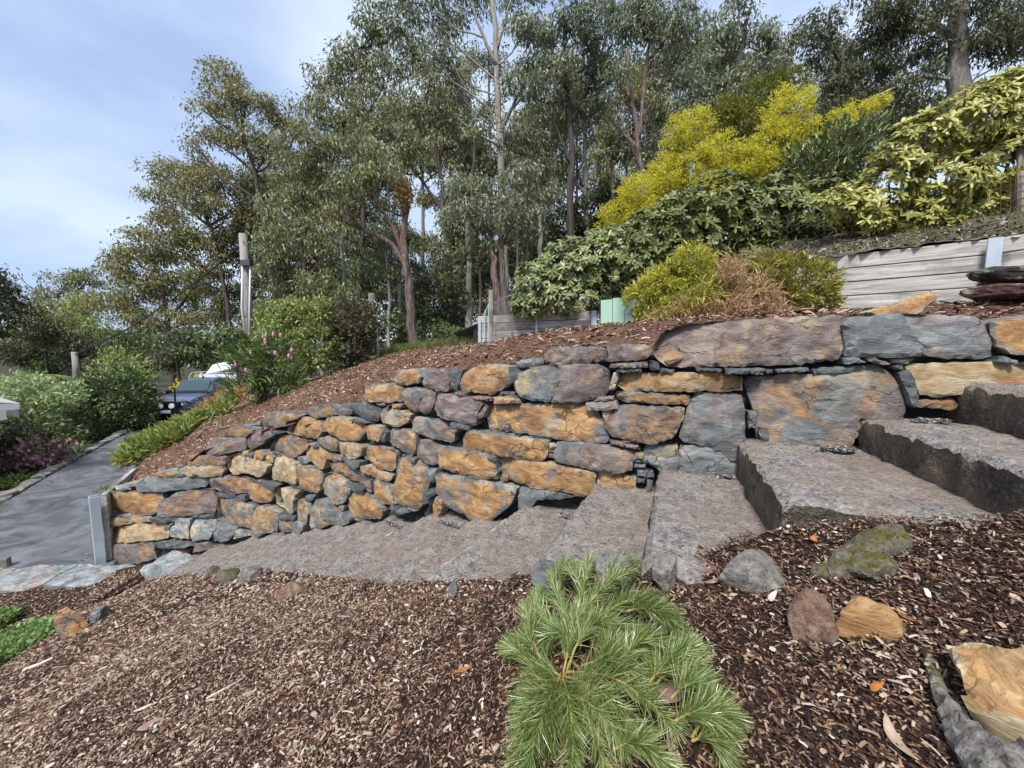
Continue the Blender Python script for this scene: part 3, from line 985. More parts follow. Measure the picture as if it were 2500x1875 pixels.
# ------------------------------------------------------------------ the dry stone wall: every stone is its own block
ZO = {'A': (0, 950, 650 / 2157), 'B': (500, 850, 650 / 2157), 'C': (1050, 750, 750 / 2212), 'D': (1700, 700, 800 / 2212)}
STONES = """
A m 805,850 1080,835 1290,835 1300,900 1280,1005 1030,1050 860,1040 820,960
A b 1290,920 1420,840 1700,825 1735,900 1725,1010 1480,1030 1290,1020
A g 1095,770 1150,735 1350,720 1660,715 1670,760 1640,805 1400,825 1110,830
A l 930,785 1040,775 1060,800 1050,820 930,822
A o 835,1060 1000,1050 1200,1040 1200,1080 900,1115 845,1095
A d 1210,1045 1430,1035 1420,1075 1220,1085
A y 810,1135 1330,1090 1350,1180 1340,1220 830,1265 815,1200
A p 810,1280 1220,1245 1240,1340 1100,1370 770,1400
A l 1365,1150 1440,1045 1540,1052 1530,1120 1540,1190 1530,1215 1370,1200
A l 1555,1060 1730,1065 1735,1130 1690,1220 1560,1230 1545,1150
A d 1240,1245 1570,1235 1560,1280 1400,1290 1250,1295
A o 1250,1345 1390,1310 1520,1310 1450,1350 1260,1370
A g 1330,1110 1380,1085 1390,1100 1350,1150 1330,1140
A o 1250,680 1400,668 1430,690 1400,715 1245,715
A y 1430,650 1500,625 1800,620 1810,660 1790,700 1620,715 1440,680
A b 1510,545 1600,530 1830,555 1825,610 1520,622 1500,590
A p 1660,460 1700,410 1960,400 1975,480 1960,510 1700,545 1640,520
A b 1665,770 1680,720 1850,705 2010,740 2030,790 1990,850 1850,860 1690,810
A d 1730,850 1880,868 1870,895 1760,885
A m 1735,900 1960,910 2055,960 2050,1090 2030,1140 1860,1110 1730,1070
A g 1735,1075 1900,1130 1860,1220 1720,1240 1700,1180
A l 1908,1138 2035,1155 2020,1195 1868,1228
A p 1560,1260 1660,1240 1730,1250 1650,1310 1545,1340
A d 800,960 826,970 825,1090 805,1095
A g 805,1100 895,1117 890,1130 805,1128
A d 1480,1035 1720,1020 1725,1050 1560,1045
A d 1440,690 1500,705 1480,716 1410,714
A d 1900,870 1990,860 1990,905 1900,900
B m 165,715 190,650 340,625 500,640 370,670 300,735
B p 310,770 350,680 480,655 545,700 500,730 420,800 340,825
B m 435,600 510,525 640,525 790,545 720,580 660,590 620,640 560,645
B o 630,690 660,610 740,560 860,570 930,610 925,660 890,735 800,730
B r 785,530 850,470 1000,475 1020,510 1000,560 870,565
B p 1022,510 1040,465 1150,460 1145,545 1025,545
B d 1155,500 1165,450 1270,435 1370,470 1420,490 1400,570 1360,600 1250,560
B o 930,660 980,570 1080,550 1260,590 1275,680 1230,755 1100,740 1070,715
B o 1285,640 1340,625 1430,640 1440,690 1400,760 1310,740
B b 490,840 600,705 720,725 830,765 800,820 700,895 580,865
B y 150,900 200,870 290,865 400,900 520,950 500,1000 440,1045 330,1015 220,1025 165,980
B y 510,1050 540,885 620,890 735,935 745,1060 730,1110 650,1085 520,1075
B o 745,940 830,965 920,1000 930,1050 910,1180 830,1160 742,1115 755,1050
B y 790,850 800,800 880,795 960,850 970,900 950,980 880,955 810,900
B b 905,770 920,730 1000,725 1060,755 1050,850 960,800
B y 1065,820 1070,760 1200,770 1260,810 1250,870 1210,900 1110,870
B q 1245,880 1290,810 1400,800 1520,850 1500,1000 1450,1005 1330,940
B y 1410,560 1430,490 1530,490 1650,545 1640,590 1560,640 1420,600
B m 1455,760 1480,660 1580,655 1680,690 1690,760 1670,860 1640,890 1480,780
B p 1700,830 1720,750 1800,745 1890,830 1880,940 1830,950 1710,880
B q 1645,620 1670,560 1790,575 1900,600 2100,660 2000,690 1990,760 1960,770 1770,715 1680,680
B b 960,870 1000,855 1090,890 1080,930 970,900
B d 1100,880 1180,895 1250,925 1230,980 1180,985 1120,930
B b 970,930 1000,915 1120,950 1290,1020 1330,1060 1270,1115 1120,1050 1000,985
B o 1240,960 1300,950 1400,1000 1500,1040 1470,1085 1400,1075 1250,990
B q 915,1060 960,1020 1060,1030 1150,1100 1175,1160 1120,1260 1050,1260 940,1190
B q 1335,1110 1350,1065 1420,1090 1480,1130 1500,1230 1480,1275 1420,1275 1350,1200
B o 1115,1290 1200,1150 1240,1150 1330,1210 1430,1330 1400,1390 1180,1410 1170,1360
B m 1510,1100 1530,890 1600,880 1780,940 1790,1100 1740,1260 1690,1330 1640,1325 1510,1250
B g 1805,970 1870,985 1855,1090 1805,1080
B o 340,1180 390,1090 440,1065 530,1140 540,1200 490,1260 420,1255 350,1210
B y 540,1190 560,1145 640,1135 760,1160 720,1200 710,1330 690,1350 550,1270
B o 725,1330 735,1240 770,1225 820,1300 830,1340 790,1435 730,1400
B q 835,1310 890,1230 950,1225 1080,1330 1050,1430 950,1455 835,1460
B g 1070,1330 1150,1340 1180,1390 1160,1420 1060,1450
B q 385,1400 390,1300 460,1275 590,1340 580,1490 470,1500 400,1510
B b 590,1370 690,1390 710,1490 600,1500
B g 715,1410 800,1440 760,1490 715,1490
B d 590,1345 720,1362 715,1400 620,1385
B m 1290,400 1320,300 1510,295 1600,330 1590,430 1500,440 1310,430
B o 1520,260 1560,180 1720,165 1760,240 1730,285 1600,300 1530,290
B p 1770,300 1785,170 1960,170 1985,270 1970,350 1900,345 1790,310
B p 1595,430 1620,330 1700,315 1870,350 1850,420 1820,510 1780,540 1640,500
B o 1510,450 1590,455 1580,490 1520,485
B b 1370,440 1455,442 1445,470 1400,468
B d 2000,600 2150,640 2140,660 2020,650
B g 730,890 780,880 830,920 800,950 740,920
B y 300,840 338,835 338,870 300,870
B g 342,850 388,845 380,890 345,880
B o 392,880 410,830 460,835 480,870 460,910
B o 468,870 535,890 530,935 475,915
B d 510,650 625,685 560,705 545,690
B b 1292,1080 1330,1075 1325,1180 1292,1170
B d 1480,1290 1530,1280 1560,1330 1500,1330
B g 1545,1325 1575,1300 1640,1340 1560,1355
B o 1832,1270 1860,1210 1915,1250 1870,1330 1838,1320
B g 780,1205 880,1190 830,1250 790,1245
B b 1080,1275 1120,1280 1110,1325 1080,1310
B d 380,1075 600,1110 545,1150 470,1110
B r 835,770 900,765 905,800 850,790
B d 1420,700 1460,690 1450,760 1425,765
B d 1180,1100 1290,1140 1280,1175 1190,1150
B d 640,1095 760,1125 800,1165 700,1140
B d 1100,600 1240,565 1360,610 1280,610
B g 1660,890 1700,900 1690,935 1650,920
B r 1500,1240 1540,1262 1500,1285
B d 1790,1150 1830,1180 1820,1250 1770,1260
C d 115,455 222,450 195,520 180,605 140,600 120,520
C o 190,560 222,470 300,420 430,410 540,430 550,520 490,610 340,625 195,595
C d 555,430 640,455 600,530 510,600 560,510
C s 600,560 640,470 760,430 900,415 925,500 915,600 850,680 740,675 640,650
C p 905,420 1080,410 1190,410 1280,470 1285,590 1240,650 1060,690 865,680 925,600 932,500
C g 595,400 640,380 800,370 805,410 620,435
C p 800,340 880,290 1255,280 1270,330 1260,390 920,415 820,400
C p 1268,280 1540,265 1600,310 1560,375 1275,390 1285,330
C p 1275,440 1310,405 1560,395 1565,435 1420,440
C d 1340,455 1520,450 1515,470 1350,470
C l 1285,590 1320,470 1350,480 1330,590 1300,595
C w 1335,560 1355,485 1700,475 2100,480 2262,510 2262,600 2050,610 1400,605
C o 1330,615 1400,610 1870,643 1865,700 1840,712 1400,685 1340,660
C v 1115,690 1340,678 1350,735 1120,745
C h 390,800 420,710 620,700 1090,700 1190,760 1260,870 1280,960 1250,990 1000,970 620,910 420,890 395,860
C b 1245,850 1330,720 1450,710 1830,735 1820,810 1740,945 1600,985 1420,955 1300,930
C t 1795,940 1860,720 1905,625 2120,620 2255,640 2270,780 2280,960 2240,1005 2000,1000 1830,980
C o 210,980 260,890 420,900 640,940 850,965 840,1060 800,1115 560,1075 380,1050 215,1025
C p 890,1060 905,970 1130,985 1470,1045 1450,1180 1380,1200 1180,1175 900,1110
C w 480,1095 500,1085 820,1125 1180,1190 1190,1240 1090,1375 960,1340 700,1290 560,1260 500,1210
C o 35,1010 240,1030 420,1065 475,1110 480,1240 380,1240 180,1190 65,1140
C q 15,1330 40,1200 200,1215 560,1290 620,1310 580,1420 510,1480 340,1530 240,1510 60,1430
C g 620,1420 640,1300 820,1320 1050,1380 900,1390 760,1390 660,1450
C y 1195,1190 1480,1240 1480,1275 1380,1270 1230,1270 1195,1250
C e 1535,1080 1550,1000 1780,1005 1790,1070 1770,1165 1620,1160 1540,1120
C e 1785,1160 1800,1010 2010,1000 2212,1020 2262,1060 2262,1130 2200,1170 2060,1190 1900,1190
C p 1290,965 1490,990 1510,1030 1300,990
C o 850,985 900,1000 900,1022 855,1020
C o 845,1030 900,1030 895,1058 845,1050
C d 840,1062 890,1063 890,1095 840,1090
C y 1475,1055 1535,1060 1530,1090 1475,1085
C g 1465,1095 1540,1100 1540,1130 1465,1120
C g 1470,1132 1550,1138 1545,1165 1470,1160
C g 1490,1180 1600,1190 1610,1230 1500,1220
C d 1560,1240 1600,1260 1590,1300 1560,1290
C d 1480,1230 1550,1235 1540,1270 1490,1265
C o 455,650 590,635 640,690 460,692
C b 310,640 450,652 450,675 330,665
C d 160,842 290,862 280,878 180,882
C p 1215,648 1320,645 1320,670 1180,675
C y 1230,760 1310,750 1250,830
C b 333,800 400,700 410,722 382,790
C i 0,740 40,615 190,640 330,655 390,690 345,750 330,850 250,845 80,800
C g 175,610 260,618 255,640 180,630
C d 500,610 600,615 590,632 470,645
C d 470,910 640,930 610,948 480,925
C d 1385,955 1440,965 1430,985 1390,975
C d 690,935 860,958 840,966 700,950
C b 500,1215 540,1225 540,1260 500,1255
C d 200,1195 330,1220 360,1250 260,1225
C g 420,1065 478,1080 478,1112 430,1100
C d 1580,385 1640,400 1650,450 1590,455
C d 1660,440 1760,452 1750,475 1660,470
D P -293,448 -279,373 -205,288 -64,250 300,230 640,205 980,195 1000,330 985,450 960,490 640,525 200,540 -185,541 -270,490
D k 965,260 1000,215 1390,180 1430,280 1530,470 1300,475 1150,475 1000,470 995,380
D v 1425,250 1430,175 1920,200 2000,240 2050,390 2040,470 1930,490 1700,485 1560,450 1470,340
D o 2070,210 2230,195 2500,190 2560,300 2540,480 2150,450 2065,400 2010,240
D n 335,630 430,600 800,595 880,590 1300,560 1390,640 1440,820 1380,870 1130,890 1120,1010 1000,1040 440,1040 400,850
D g 795,560 860,548 1240,532 1330,556 870,585 800,588
D d 1380,580 1430,565 1480,610 1500,740 1470,820 1440,790 1420,680
D Y 1420,540 1600,525 2212,510 2400,520 2400,640 1800,650 1780,720 1640,750 1520,730 1490,620
D g 985,480 1060,470 1140,510 1000,522
D p 1150,482 1200,478 1300,522 1270,530 1160,500
D g 1330,482 1480,487 1440,520 1340,515
D g 540,560 750,545 760,570 550,580
D d 195,552 460,552 440,590 200,585
D d 0,550 180,556 170,576 10,574
D d 465,560 525,558 520,586 460,586
D g 2050,472 2100,470 2190,510 2180,530 2045,520
D o 1510,770 1750,758 1760,820 1700,830 1500,812
D v 355,850 408,850 415,950 358,960
D g 2200,520 2480,500 2500,520 2400,530
D d 1340,540 1410,530 1420,560 1380,565
D d 440,960 500,990 510,1040 450,1040
"""
#       rust ochre purp lum
KIND = {'o': (.86, .55, .35, 1.08), 'r': (.62, .4, .6, 1.15), 'b': (.62, .4, .7, 1.0), 'p': (.4, .3, .8, 1.08), 'P': (.34, .3, .85, 1.15), 'g': (.12, .2, .15, 1.05), 'd': (.05, .05, .15, .62),
        'y': (.6, .82, .2, 1.1), 'Y': (.5, .95, .1, 1.25), 'm': (.72, .45, .5, 1.05), 'q': (.62, .5, .2, 1.1), 'l': (.05, .5, .1, 1.5), 'v': (.1, .08, .55, 1.35), 'w': (.8, .65, .3, 1.08),
        'h': (.75, .35, .1, 1.25), 's': (.15, .5, .1, 1.0), 't': (.14, .15, .5, .95), 'e': (.05, .5, .02, 1.1), 'i': (.35, .2, .9, 1.25), 'k': (.03, .1, .05, 1.2), 'n': (.58, .4, .75, 1.05)}

wall = thing('dry_stone_wall', 'long dry stone retaining wall of rust and grey slate blocks beside the steps', 'stone wall', (0, 0, 0))


def in_poly(P, poly):
    x, y = P[:, 0], P[:, 1]
    r = np.zeros(len(P), bool)
    n = len(poly)
    for i in range(n):
        x0, y0 = poly[i]
        x1, y1 = poly[(i + 1) % n]
        c = ((y0 > y) != (y1 > y)) & (x < (x1 - x0) * (y - y0) / (y1 - y0 + 1e-12) + x0)
        r ^= c
    return r


def edge_dist(P, poly):
    d = np.full(len(P), 9.0)
    n = len(poly)
    for i in range(n):
        a, b = poly[i], poly[(i + 1) % n]
        ab = b - a
        t_ = np.clip(((P - a) @ ab) / (ab @ ab + 1e-12), 0, 1)
        d = np.minimum(d, np.linalg.norm(P - a - t_[:, None] * ab, axis=1))
    return d


def rough_outline(poly, h, amp, r):
    out = []
    n = len(poly)
    # round the corners a little, then break the edges up
    for i in range(n):
        a, b = poly[i], poly[(i + 1) % n]
        L = np.linalg.norm(b - a)
        m = max(1, int(round(L / h)))
        nn = np.array([b[1] - a[1], a[0] - b[0]]) / (L + 1e-9)
        for k in range(m):
            f = k / m
            j = amp * r.normal()
            if k == 0:
                pr = poly[(i - 1) % n]
                out.append(a + 0.10 * h * (unit(b - a) + unit(pr - a)) + r.normal(size=2) * amp * 0.5)
            else:
                out.append(a + (b - a) * f + nn * j)
    return np.array(out)


def make_stone(poly_sz, kind, idx, mapper, parent, thick=0.26, name='stone', hmul=1.0, proud=None, drop=0.0):
    r = np.random.default_rng(1000 + idx)
    poly = np.asarray(poly_sz)
    c = poly.mean(0)
    size = poly.max(0) - poly.min(0)
    mid = mapper(c[0], c[1], 0.0)
    h = max(0.012, 8.0 * px(np.linalg.norm(mid))) * hmul
    h = min(h, max(0.012, size.min() / 3.2))
    if proud is None:
        poly = c + (poly - c) * (1 + 0.006 / np.maximum(size, 0.05))
    ring = rough_outline(poly, h * 1.1, h * 0.15, r)
    lo, hi = ring.min(0), ring.max(0)
    gx, gy = np.arange(lo[0], hi[0], h), np.arange(lo[1], hi[1], h)
    G = np.stack(np.meshgrid(gx, gy), -1).reshape(-1, 2)
    G = G + r.uniform(-0.32, 0.32, G.shape) * h
    if len(G):
        G = G[in_poly(G, ring)]
        G = G[edge_dist(G, ring) > h * 0.55] if len(G) else G
    m = len(ring)
    allp = np.vstack([ring, G]) if len(G) else ring
    vs, _, fs, *_ = delaunay_2d_cdt([Vector(p) for p in allp], [(i, (i + 1) % m) for i in range(m)], [], 1, 1e-6)
    if len(vs) != len(allp):
        allp = np.array([(v.x, v.y) for v in vs])
    e = edge_dist(allp, ring)
    e[:m] = 0
    sc = float(min(size))
    ph = r.uniform(0, 50)
    tilt = r.normal(size=2) * 0.05
    pr = r.uniform(-0.02, 0.035) if proud is None else proud
    ew = min(0.016, sc * 0.12)
    fac = [(r.normal(size=2) * np.array([0.16, 0.22]), r.uniform(0.0, 0.03)) for _ in range(4)] if proud is None else []
    dep = np.empty(len(allp))
    for i, p in enumerate(allp):
        q = (p[0] * 3.4 + ph, p[1] * 7.0, ph)
        f1 = fbm(q, 4)
        ledge = math.floor((f1 + 0.25 * fbm((p[0] * 9 + ph, p[1] * 14, 3.0), 2)) * 2.2) / 2.2
        dd = -pr + (p - c) @ tilt + 0.012 * f1 - 0.022 * ledge
        for (g_, o_) in fac:      # broad cleaved planes cut the block back
            dd = max(dd, -pr + (p - c) @ g_ - o_)
        k = max(0.0, 1 - e[i] / ew)
        dd += 0.011 * k * k + 0.005 * r.normal() * (e[i] < ew)
        dep[i] = dd
    front = mapper(allp[:, 0], allp[:, 1], dep)
    shrink = c + (ring - c) * 0.9
    side1 = mapper(ring[:, 0], ring[:, 1], dep[:m] * 0 + 0.05 + r.normal(size=m) * 0.006)
    back = mapper(shrink[:, 0], shrink[:, 1], np.full(m, thick))
    nv = len(allp)
    Vt = np.vstack([front, side1, back])
    faces = [tuple(f) for f in fs]
    for i in range(m):
        j = (i + 1) % m
        faces.append((i, nv + i, nv + j, j))
        faces.append((nv + i, nv + m + i, nv + m + j, nv + j))
    faces.append(tuple(nv + m + i for i in range(m)))
    o0 = mapper(c[0], c[1], 0.1)
    me = bpy.data.meshes.new(name)
    me.from_pydata((Vt - o0).tolist(), [], faces)
    bm = bmesh.new()
    bm.from_mesh(me)
    bmesh.ops.recalc_face_normals(bm, faces=bm.faces)
    bm.to_mesh(me)
    bm.free()
    rim = me.attributes.new('rim', 'FLOAT', 'POINT')
    rv = np.zeros(len(me.vertices), np.float32)
    rv[:nv] = np.clip(e / max(0.02, sc * 0.22), 0, 1)
    rim.data.foreach_set('value', rv)
    me.polygons.foreach_set('use_smooth', np.ones(len(me.polygons), bool))
    me.set_sharp_from_angle(angle=math.radians(24))
    o = obj(name, me, M['stone'], parent, o0)
    ru, oc, pu, lu = KIND[kind]
    o['rust'] = float(np.clip(ru + r.normal() * 0.07, 0, 1))
    o['ochre'] = float(np.clip(oc + r.normal() * 0.07, 0, 1))
    o['purp'] = float(np.clip(pu + r.normal() * 0.07, 0, 1))
    o['lum'] = float(lu * r.uniform(0.93, 1.08))
    return o


for idx, line in enumerate(STONES.strip().splitlines()):
    reg, kind, *pts = line.split()
    ox, oy, sc = ZO[reg]
    P = np.array([[float(v) for v in p.split(',')] for p in pts])
    P = np.array([wall_pt(ox + a * sc, oy + b * sc) for a, b in P])
    for q in P:                # stones at the foot go on down behind the treads
        zt = SZ[min(int(np.searchsorted(SS, q[0])), len(SS) - 1)]
        if q[1] < zt + 0.05:
            q[1] -= 0.10
    make_stone(P, kind, idx, wall_xyz, wall)

# the rubble packed behind and between the blocks
ss = np.linspace(0.3, wall_s(222), 240)
V, Q = [], []
rows = 16
for i, s in enumerate(ss):
    zb, zt = zstair(s) - 0.35, ztop(s) - 0.07
    for k in range(rows):
        z = zb + (zt - zb) * k / (rows - 1)
        V.append(wall_xyz(s, z, 0.13 + 0.03 * math.sin(s * 23 + k * 2.1) + 0.02 * random.uniform(-1, 1)))
    V.append(wall_xyz(s, zt + 0.0, 0.5))
rows += 1
for i in range(len(ss) - 1):
    for k in range(rows - 1):
        Q.append((i * rows + k, (i + 1) * rows + k, (i + 1) * rows + k + 1, i * rows + k + 1))
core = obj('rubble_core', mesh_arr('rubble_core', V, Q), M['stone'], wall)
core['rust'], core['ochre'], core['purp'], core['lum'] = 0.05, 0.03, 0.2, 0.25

# ------------------------------------------------------------------ concrete steps
steps = thing('concrete_steps', 'flight of weathered concrete steps climbing to the right along the stone wall', 'steps', (0, 0, 0))
SL = []
for i in range(len(STEP)):
    SL.append((SS[i], SZ[i], STEP_W[i]))
    if i + 1 < len(STEP) and SZ[i] - SZ[i + 1] > 0.25:
        SL.append(((SS[i] + SS[i + 1]) / 2, (SZ[i] + SZ[i + 1]) / 2, (STEP_W[i] + STEP_W[i + 1]) / 2))
SL = [(SS[0] - 0.55, SZ[0] + 0.19, 1.15)] + SL


def edge_dir(s):
    """Direction of a step's front edge, out from the wall."""
    a, b = wnorm(s - 0.3), wnorm(s + 0.3)
    v = -(a + b + wnorm(s))
    return v / np.linalg.norm(v)


def rough_step(i):
    s, z, w = SL[i]
    s0 = SL[i - 1][0] - 0.10 if i else s - 0.6
    fa, fo = wbase(s), edge_dir(s)
    ba, bo = wbase(s0), edge_dir(s0)
    nu, nv = 40, 16                      # along the front edge, front to back
    r = np.random.default_rng(300 + i)
    T, wv = np.zeros((nv, nu, 3)), w + 0.10 * math.sin(i * 1.9)
    for a in range(nv):
        f = (0 if a == 0 else 0.055 + 0.945 * (a - 1) / (nv - 2))
        for b in range(nu):
            q = -0.12 + (wv + 0.12) * b / (nu - 1)
            p = (fa + fo * q) * (1 - f) + (ba + bo * q) * f
            T[a, b] = (p[0], p[1], z)
    V = T.reshape(-1, 3)
    V[:, 2] += 0.008 * vnoise(V * 5.0, i) + 0.004 * vnoise(V * 19.0, i + 3) + 0.003 * r.normal(size=len(V))
    # chipped nose and near end
    V = V.reshape(nv, nu, 3)
    V[0, :, 2] -= 0.012 + 0.012 * np.abs(r.normal(size=nu))
    V[:, -1, 2] -= 0.014 + 0.014 * np.abs(r.normal(size=nv))
    V[0, :, :2] -= fo * 0 + 0.0
    jit = 0.010 * vnoise(V[0] * 16.0, i)[:, None]
    V[0, :, :2] += (unit(V[1, :, :2] - V[0, :, :2]) * np.abs(jit)) * 1.2
    V[:, -1, :2] += 0.035 * vnoise(V[:, -1] * 6.0, i)[:, None] * fo
    me = bpy.data.meshes.new('step')
    verts = V.reshape(-1, 3).tolist()
    faces, mats = [], []
    for a in range(nv - 1):
        for b in range(nu - 1):
            faces.append((a * nu + b, a * nu + b + 1, (a + 1) * nu + b + 1, (a + 1) * nu + b))
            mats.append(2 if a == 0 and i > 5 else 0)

    # the front and end skirts drop in equal rows
    def drop(idx, depth, rows, mat, out):
        prev, top = idx, [verts[v] for v in idx]
        for k in range(rows):
            new = []
            for x, y, zz in top:
                zz = zz - depth * (k + 1) / rows
                o_ = 0.012 * float(vnoise(np.array([x * 9, y * 9, zz * 14]), i)) + 0.004 * r.normal()
                new.append(len(verts))
                verts.append((x + out[0] * o_, y + out[1] * o_, zz))
            for j in range(len(prev) - 1):
                faces.append((prev[j], new[j], new[j + 1], prev[j + 1]))
                mats.append(mat)
            prev = new
    down = np.array([np.interp(s, WS, TX), np.interp(s, WS, TY)])
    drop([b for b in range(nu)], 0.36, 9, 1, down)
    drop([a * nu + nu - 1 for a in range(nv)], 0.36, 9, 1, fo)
    c0 = np.array([fa[0] + fo[0] * 0.5, fa[1] + fo[1] * 0.5, z - 0.1])
    me.from_pydata([tuple(np.array(v) - c0) for v in verts], [], faces)
    bm = bmesh.new()
    bm.from_mesh(me)
    bmesh.ops.recalc_face_normals(bm, faces=bm.faces)
    up = sum(f.normal.z for f in bm.faces)
    if up < 0:
        bmesh.ops.reverse_faces(bm, faces=bm.faces)
    bm.to_mesh(me)
    bm.free()
    me.polygons.foreach_set('material_index', np.array(mats, np.int32))
    me.polygons.foreach_set('use_smooth', np.ones(len(faces), bool))
    me.set_sharp_from_angle(angle=math.radians(40))
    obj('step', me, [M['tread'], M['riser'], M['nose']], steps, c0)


for i in range(len(SL)):
    rough_step(i)

# ------------------------------------------------------------------ loose stones built from an outline on a plane
def plane_mapper(origin, ux, uy, un):
    origin, ux, uy, un = (np.asarray(v, float) for v in (origin, ux, uy, un))

    def f(a, b, dep):
        a, b = np.asarray(a, float), np.asarray(b, float)
        return origin + a[..., None] * ux + b[..., None] * uy - np.asarray(dep, float)[..., None] * un if a.ndim else origin + a * ux + b * uy - dep * un
    return f


ZFLAG = -3.02
flag_px = [('flagstone', 'v', [(0, 1388), (50, 1388), (95, 1378), (155, 1374), (128, 1402), (105, 1420), (60, 1432), (0, 1437), (-60, 1440), (-60, 1392)], 'broad pale slate flagstone at the left edge beside the driveway'),
           ('flagstone', 'v', [(145, 1405), (190, 1372), (300, 1374), (345, 1378), (300, 1396), (250, 1422), (200, 1432), (112, 1428)], 'long lilac slate flagstone in the middle of the row below the galvanised post'),
           ('flagstone', 'g', [(158, 1376), (190, 1371), (150, 1400), (138, 1402)], 'narrow blue grey slate sliver wedged between two flagstones'),
           ('flagstone', 'g', [(300, 1398), (345, 1380), (345, 1400), (330, 1412), (262, 1424)], 'blue grey flagstone lying against the big step stone'),
           ('step_stone', 'k', [(345, 1385), (385, 1362), (430, 1348), (470, 1362), (492, 1392), (470, 1402), (420, 1404), (365, 1400)], 'thick blue grey stone forming the lowest step')]
for k, (nm, kd, poly, lab) in enumerate(flag_px):
    zf = ZFLAG if nm == 'flagstone' else -2.86
    pts = []
    for (x, y) in poly:
        d = ray(x, y)
        p = d * (zf / d[2])
        pts.append((p[0], p[1]))
    pts = np.array(pts)
    pts = pts.mean(0) + (pts - pts.mean(0)) * 1.07
    f = plane_mapper((0, 0, zf), (1, 0, 0), (0, 1, 0), (0, 0, 1))
    o = make_stone(pts, kd, 500 + k, f, None, 0.06 if nm == 'flagstone' else 0.3, nm, 1.2, 0.0)
    o['lum'] = 1.65
    tag(o, lab, 'flagstone' if nm == 'flagstone' else 'stone')


def rock(name, x, y, d, w, h, kind, label, seed, parent=None, flat=0.75, lean=0.0, mat=None, dep=None, cat='rock', sink=0.25, spin=None, cut=0.62):
    """A rough boulder: an icosphere cut by random planes and roughened."""
    r = np.random.default_rng(seed)
    bm = bmesh.new()
    bmesh.ops.create_icosphere(bm, subdivisions=4, radius=1.0)
    V = np.array([v.co[:] for v in bm.verts])
    for _ in range(11):
        n = unit(r.normal(size=3))
        lim = r.uniform(cut, 0.86)
        dd = V @ n
        V = V - np.clip(dd - lim, 0, None)[:, None] * n * 0.92
    nz = np.array([fbm(tuple(v * 2.2 + seed), 4) for v in V])
    V = V * (1 + 0.09 * nz)[:, None]
    nz2 = np.array([fbm(tuple(v * 7 + seed), 3) for v in V])
    V = V * (1 + 0.03 * nz2)[:, None]
    W, H = w * px(d) / 2, h * px(d) / 2
    V = V / np.abs(V).max(0) * np.array([W, (dep if dep else W * flat), H])
    V = V @ roty(lean).T
    if spin:
        V = V @ rotz(spin).T
    for v, co in zip(bm.verts, V):
        v.co = co
    me = bpy.data.meshes.new(name)
    bm.to_mesh(me)
    bm.free()
    me.polygons.foreach_set('use_smooth', np.ones(len(me.polygons), bool))
    me.set_sharp_from_angle(angle=math.radians(32))
    rim = me.attributes.new('rim', 'FLOAT', 'POINT')
    rim.data.foreach_set('value', np.ones(len(me.vertices), np.float32))
    o = obj(name, me, mat or M['stone'], parent, at(x, y, d))
    ru, oc, pu, lu = KIND[kind]
    o['rust'], o['ochre'], o['purp'], o['lum'] = ru, oc, pu, lu
    if label:
        tag(o, label, cat)
    return o


def ground_d(x, y, zf, lo=0.3, hi=14.0):
    """Depth at which the photograph point meets a ground sheet z(x, y)."""
    d = ray(x, y)
    ts = np.linspace(lo, hi, 900)
    g = d[2] * ts - zf(d[0] * ts, d[1] * ts)
    i = np.argmax(g < 0)
    return float(ts[i]) if g[i] < 0 else hi


# stones along the near end of the steps and in the bed: (x, y, width, height, kind, label)
edge_rocks = [
    (1848, 1385, 170, 95, 'l', 'pale lichen covered rock at the near end of the lower wide step'),
    (1625, 1375, 70, 80, 'l', 'small grey lichen rock just right of the dark riser'),
    (1500, 1370, 85, 75, 'l', 'knobbly grey rock behind the top of the needle leaved shrub'),
    (1330, 1395, 90, 60, 'g', 'flat grey rock at the step end left of the needle leaved shrub'),
    (1105, 1432, 28, 55, 'k', 'small blue slate chip standing at a step end'),
    (555, 1402, 60, 40, 'l', 'rounded grey rock with a moss cap below the lowest concrete step'),
    (520, 1392, 36, 26, 's', 'small mossy rock beside the lowest step stone'),
    (620, 1396, 65, 32, 'l', 'low grey rock in the row at the lower step ends'),
    (715, 1432, 70, 38, 'b', 'brown rock half buried in mulch at a lower step end'),
    (2130, 1370, 110, 60, 's', 'tan rock with a moss patch between step end and mulch'),
    (1985, 1488, 110, 140, 'b', 'reddish brown boulder half sunk in the mulch right of the shrub'),
    (2115, 1500, 150, 80, 'w', 'ochre sandstone rock lying beside the reddish boulder'),
    (180, 1510, 62, 85, 'o', 'leaning orange brown stone in the mulch by the green groundcover'),
    (238, 1496, 55, 32, 'g', 'small grey stone touching the leaning orange stone'),
    (2015, 1392, 60, 40, 's', 'little mossy stone tucked against the broad step corner'),
]
for k, (x, y, w, h, kd, lab) in enumerate(edge_rocks):
    d = ground_d(x, y + h * 0.42, lambda a, b: bed_z(np.atleast_1d(a), np.atleast_1d(b)))
    d = {1625: 1.25, 1500: 1.30, 1330: 1.42}.get(x, min(d, 6.0))
    mt = M['mossy'] if 'moss' in lab else M['lichen'] if kd in 'l' else M['earthy'] if kd == 'b' else None
    rock('rock', x, y + h * 0.30, d, w * 1.12, h * 1.5, kd, lab, 40 + k, lean=-0.5 if 'leaning' in lab else 0.0, flat=0.8, mat=mt, cut=0.55)

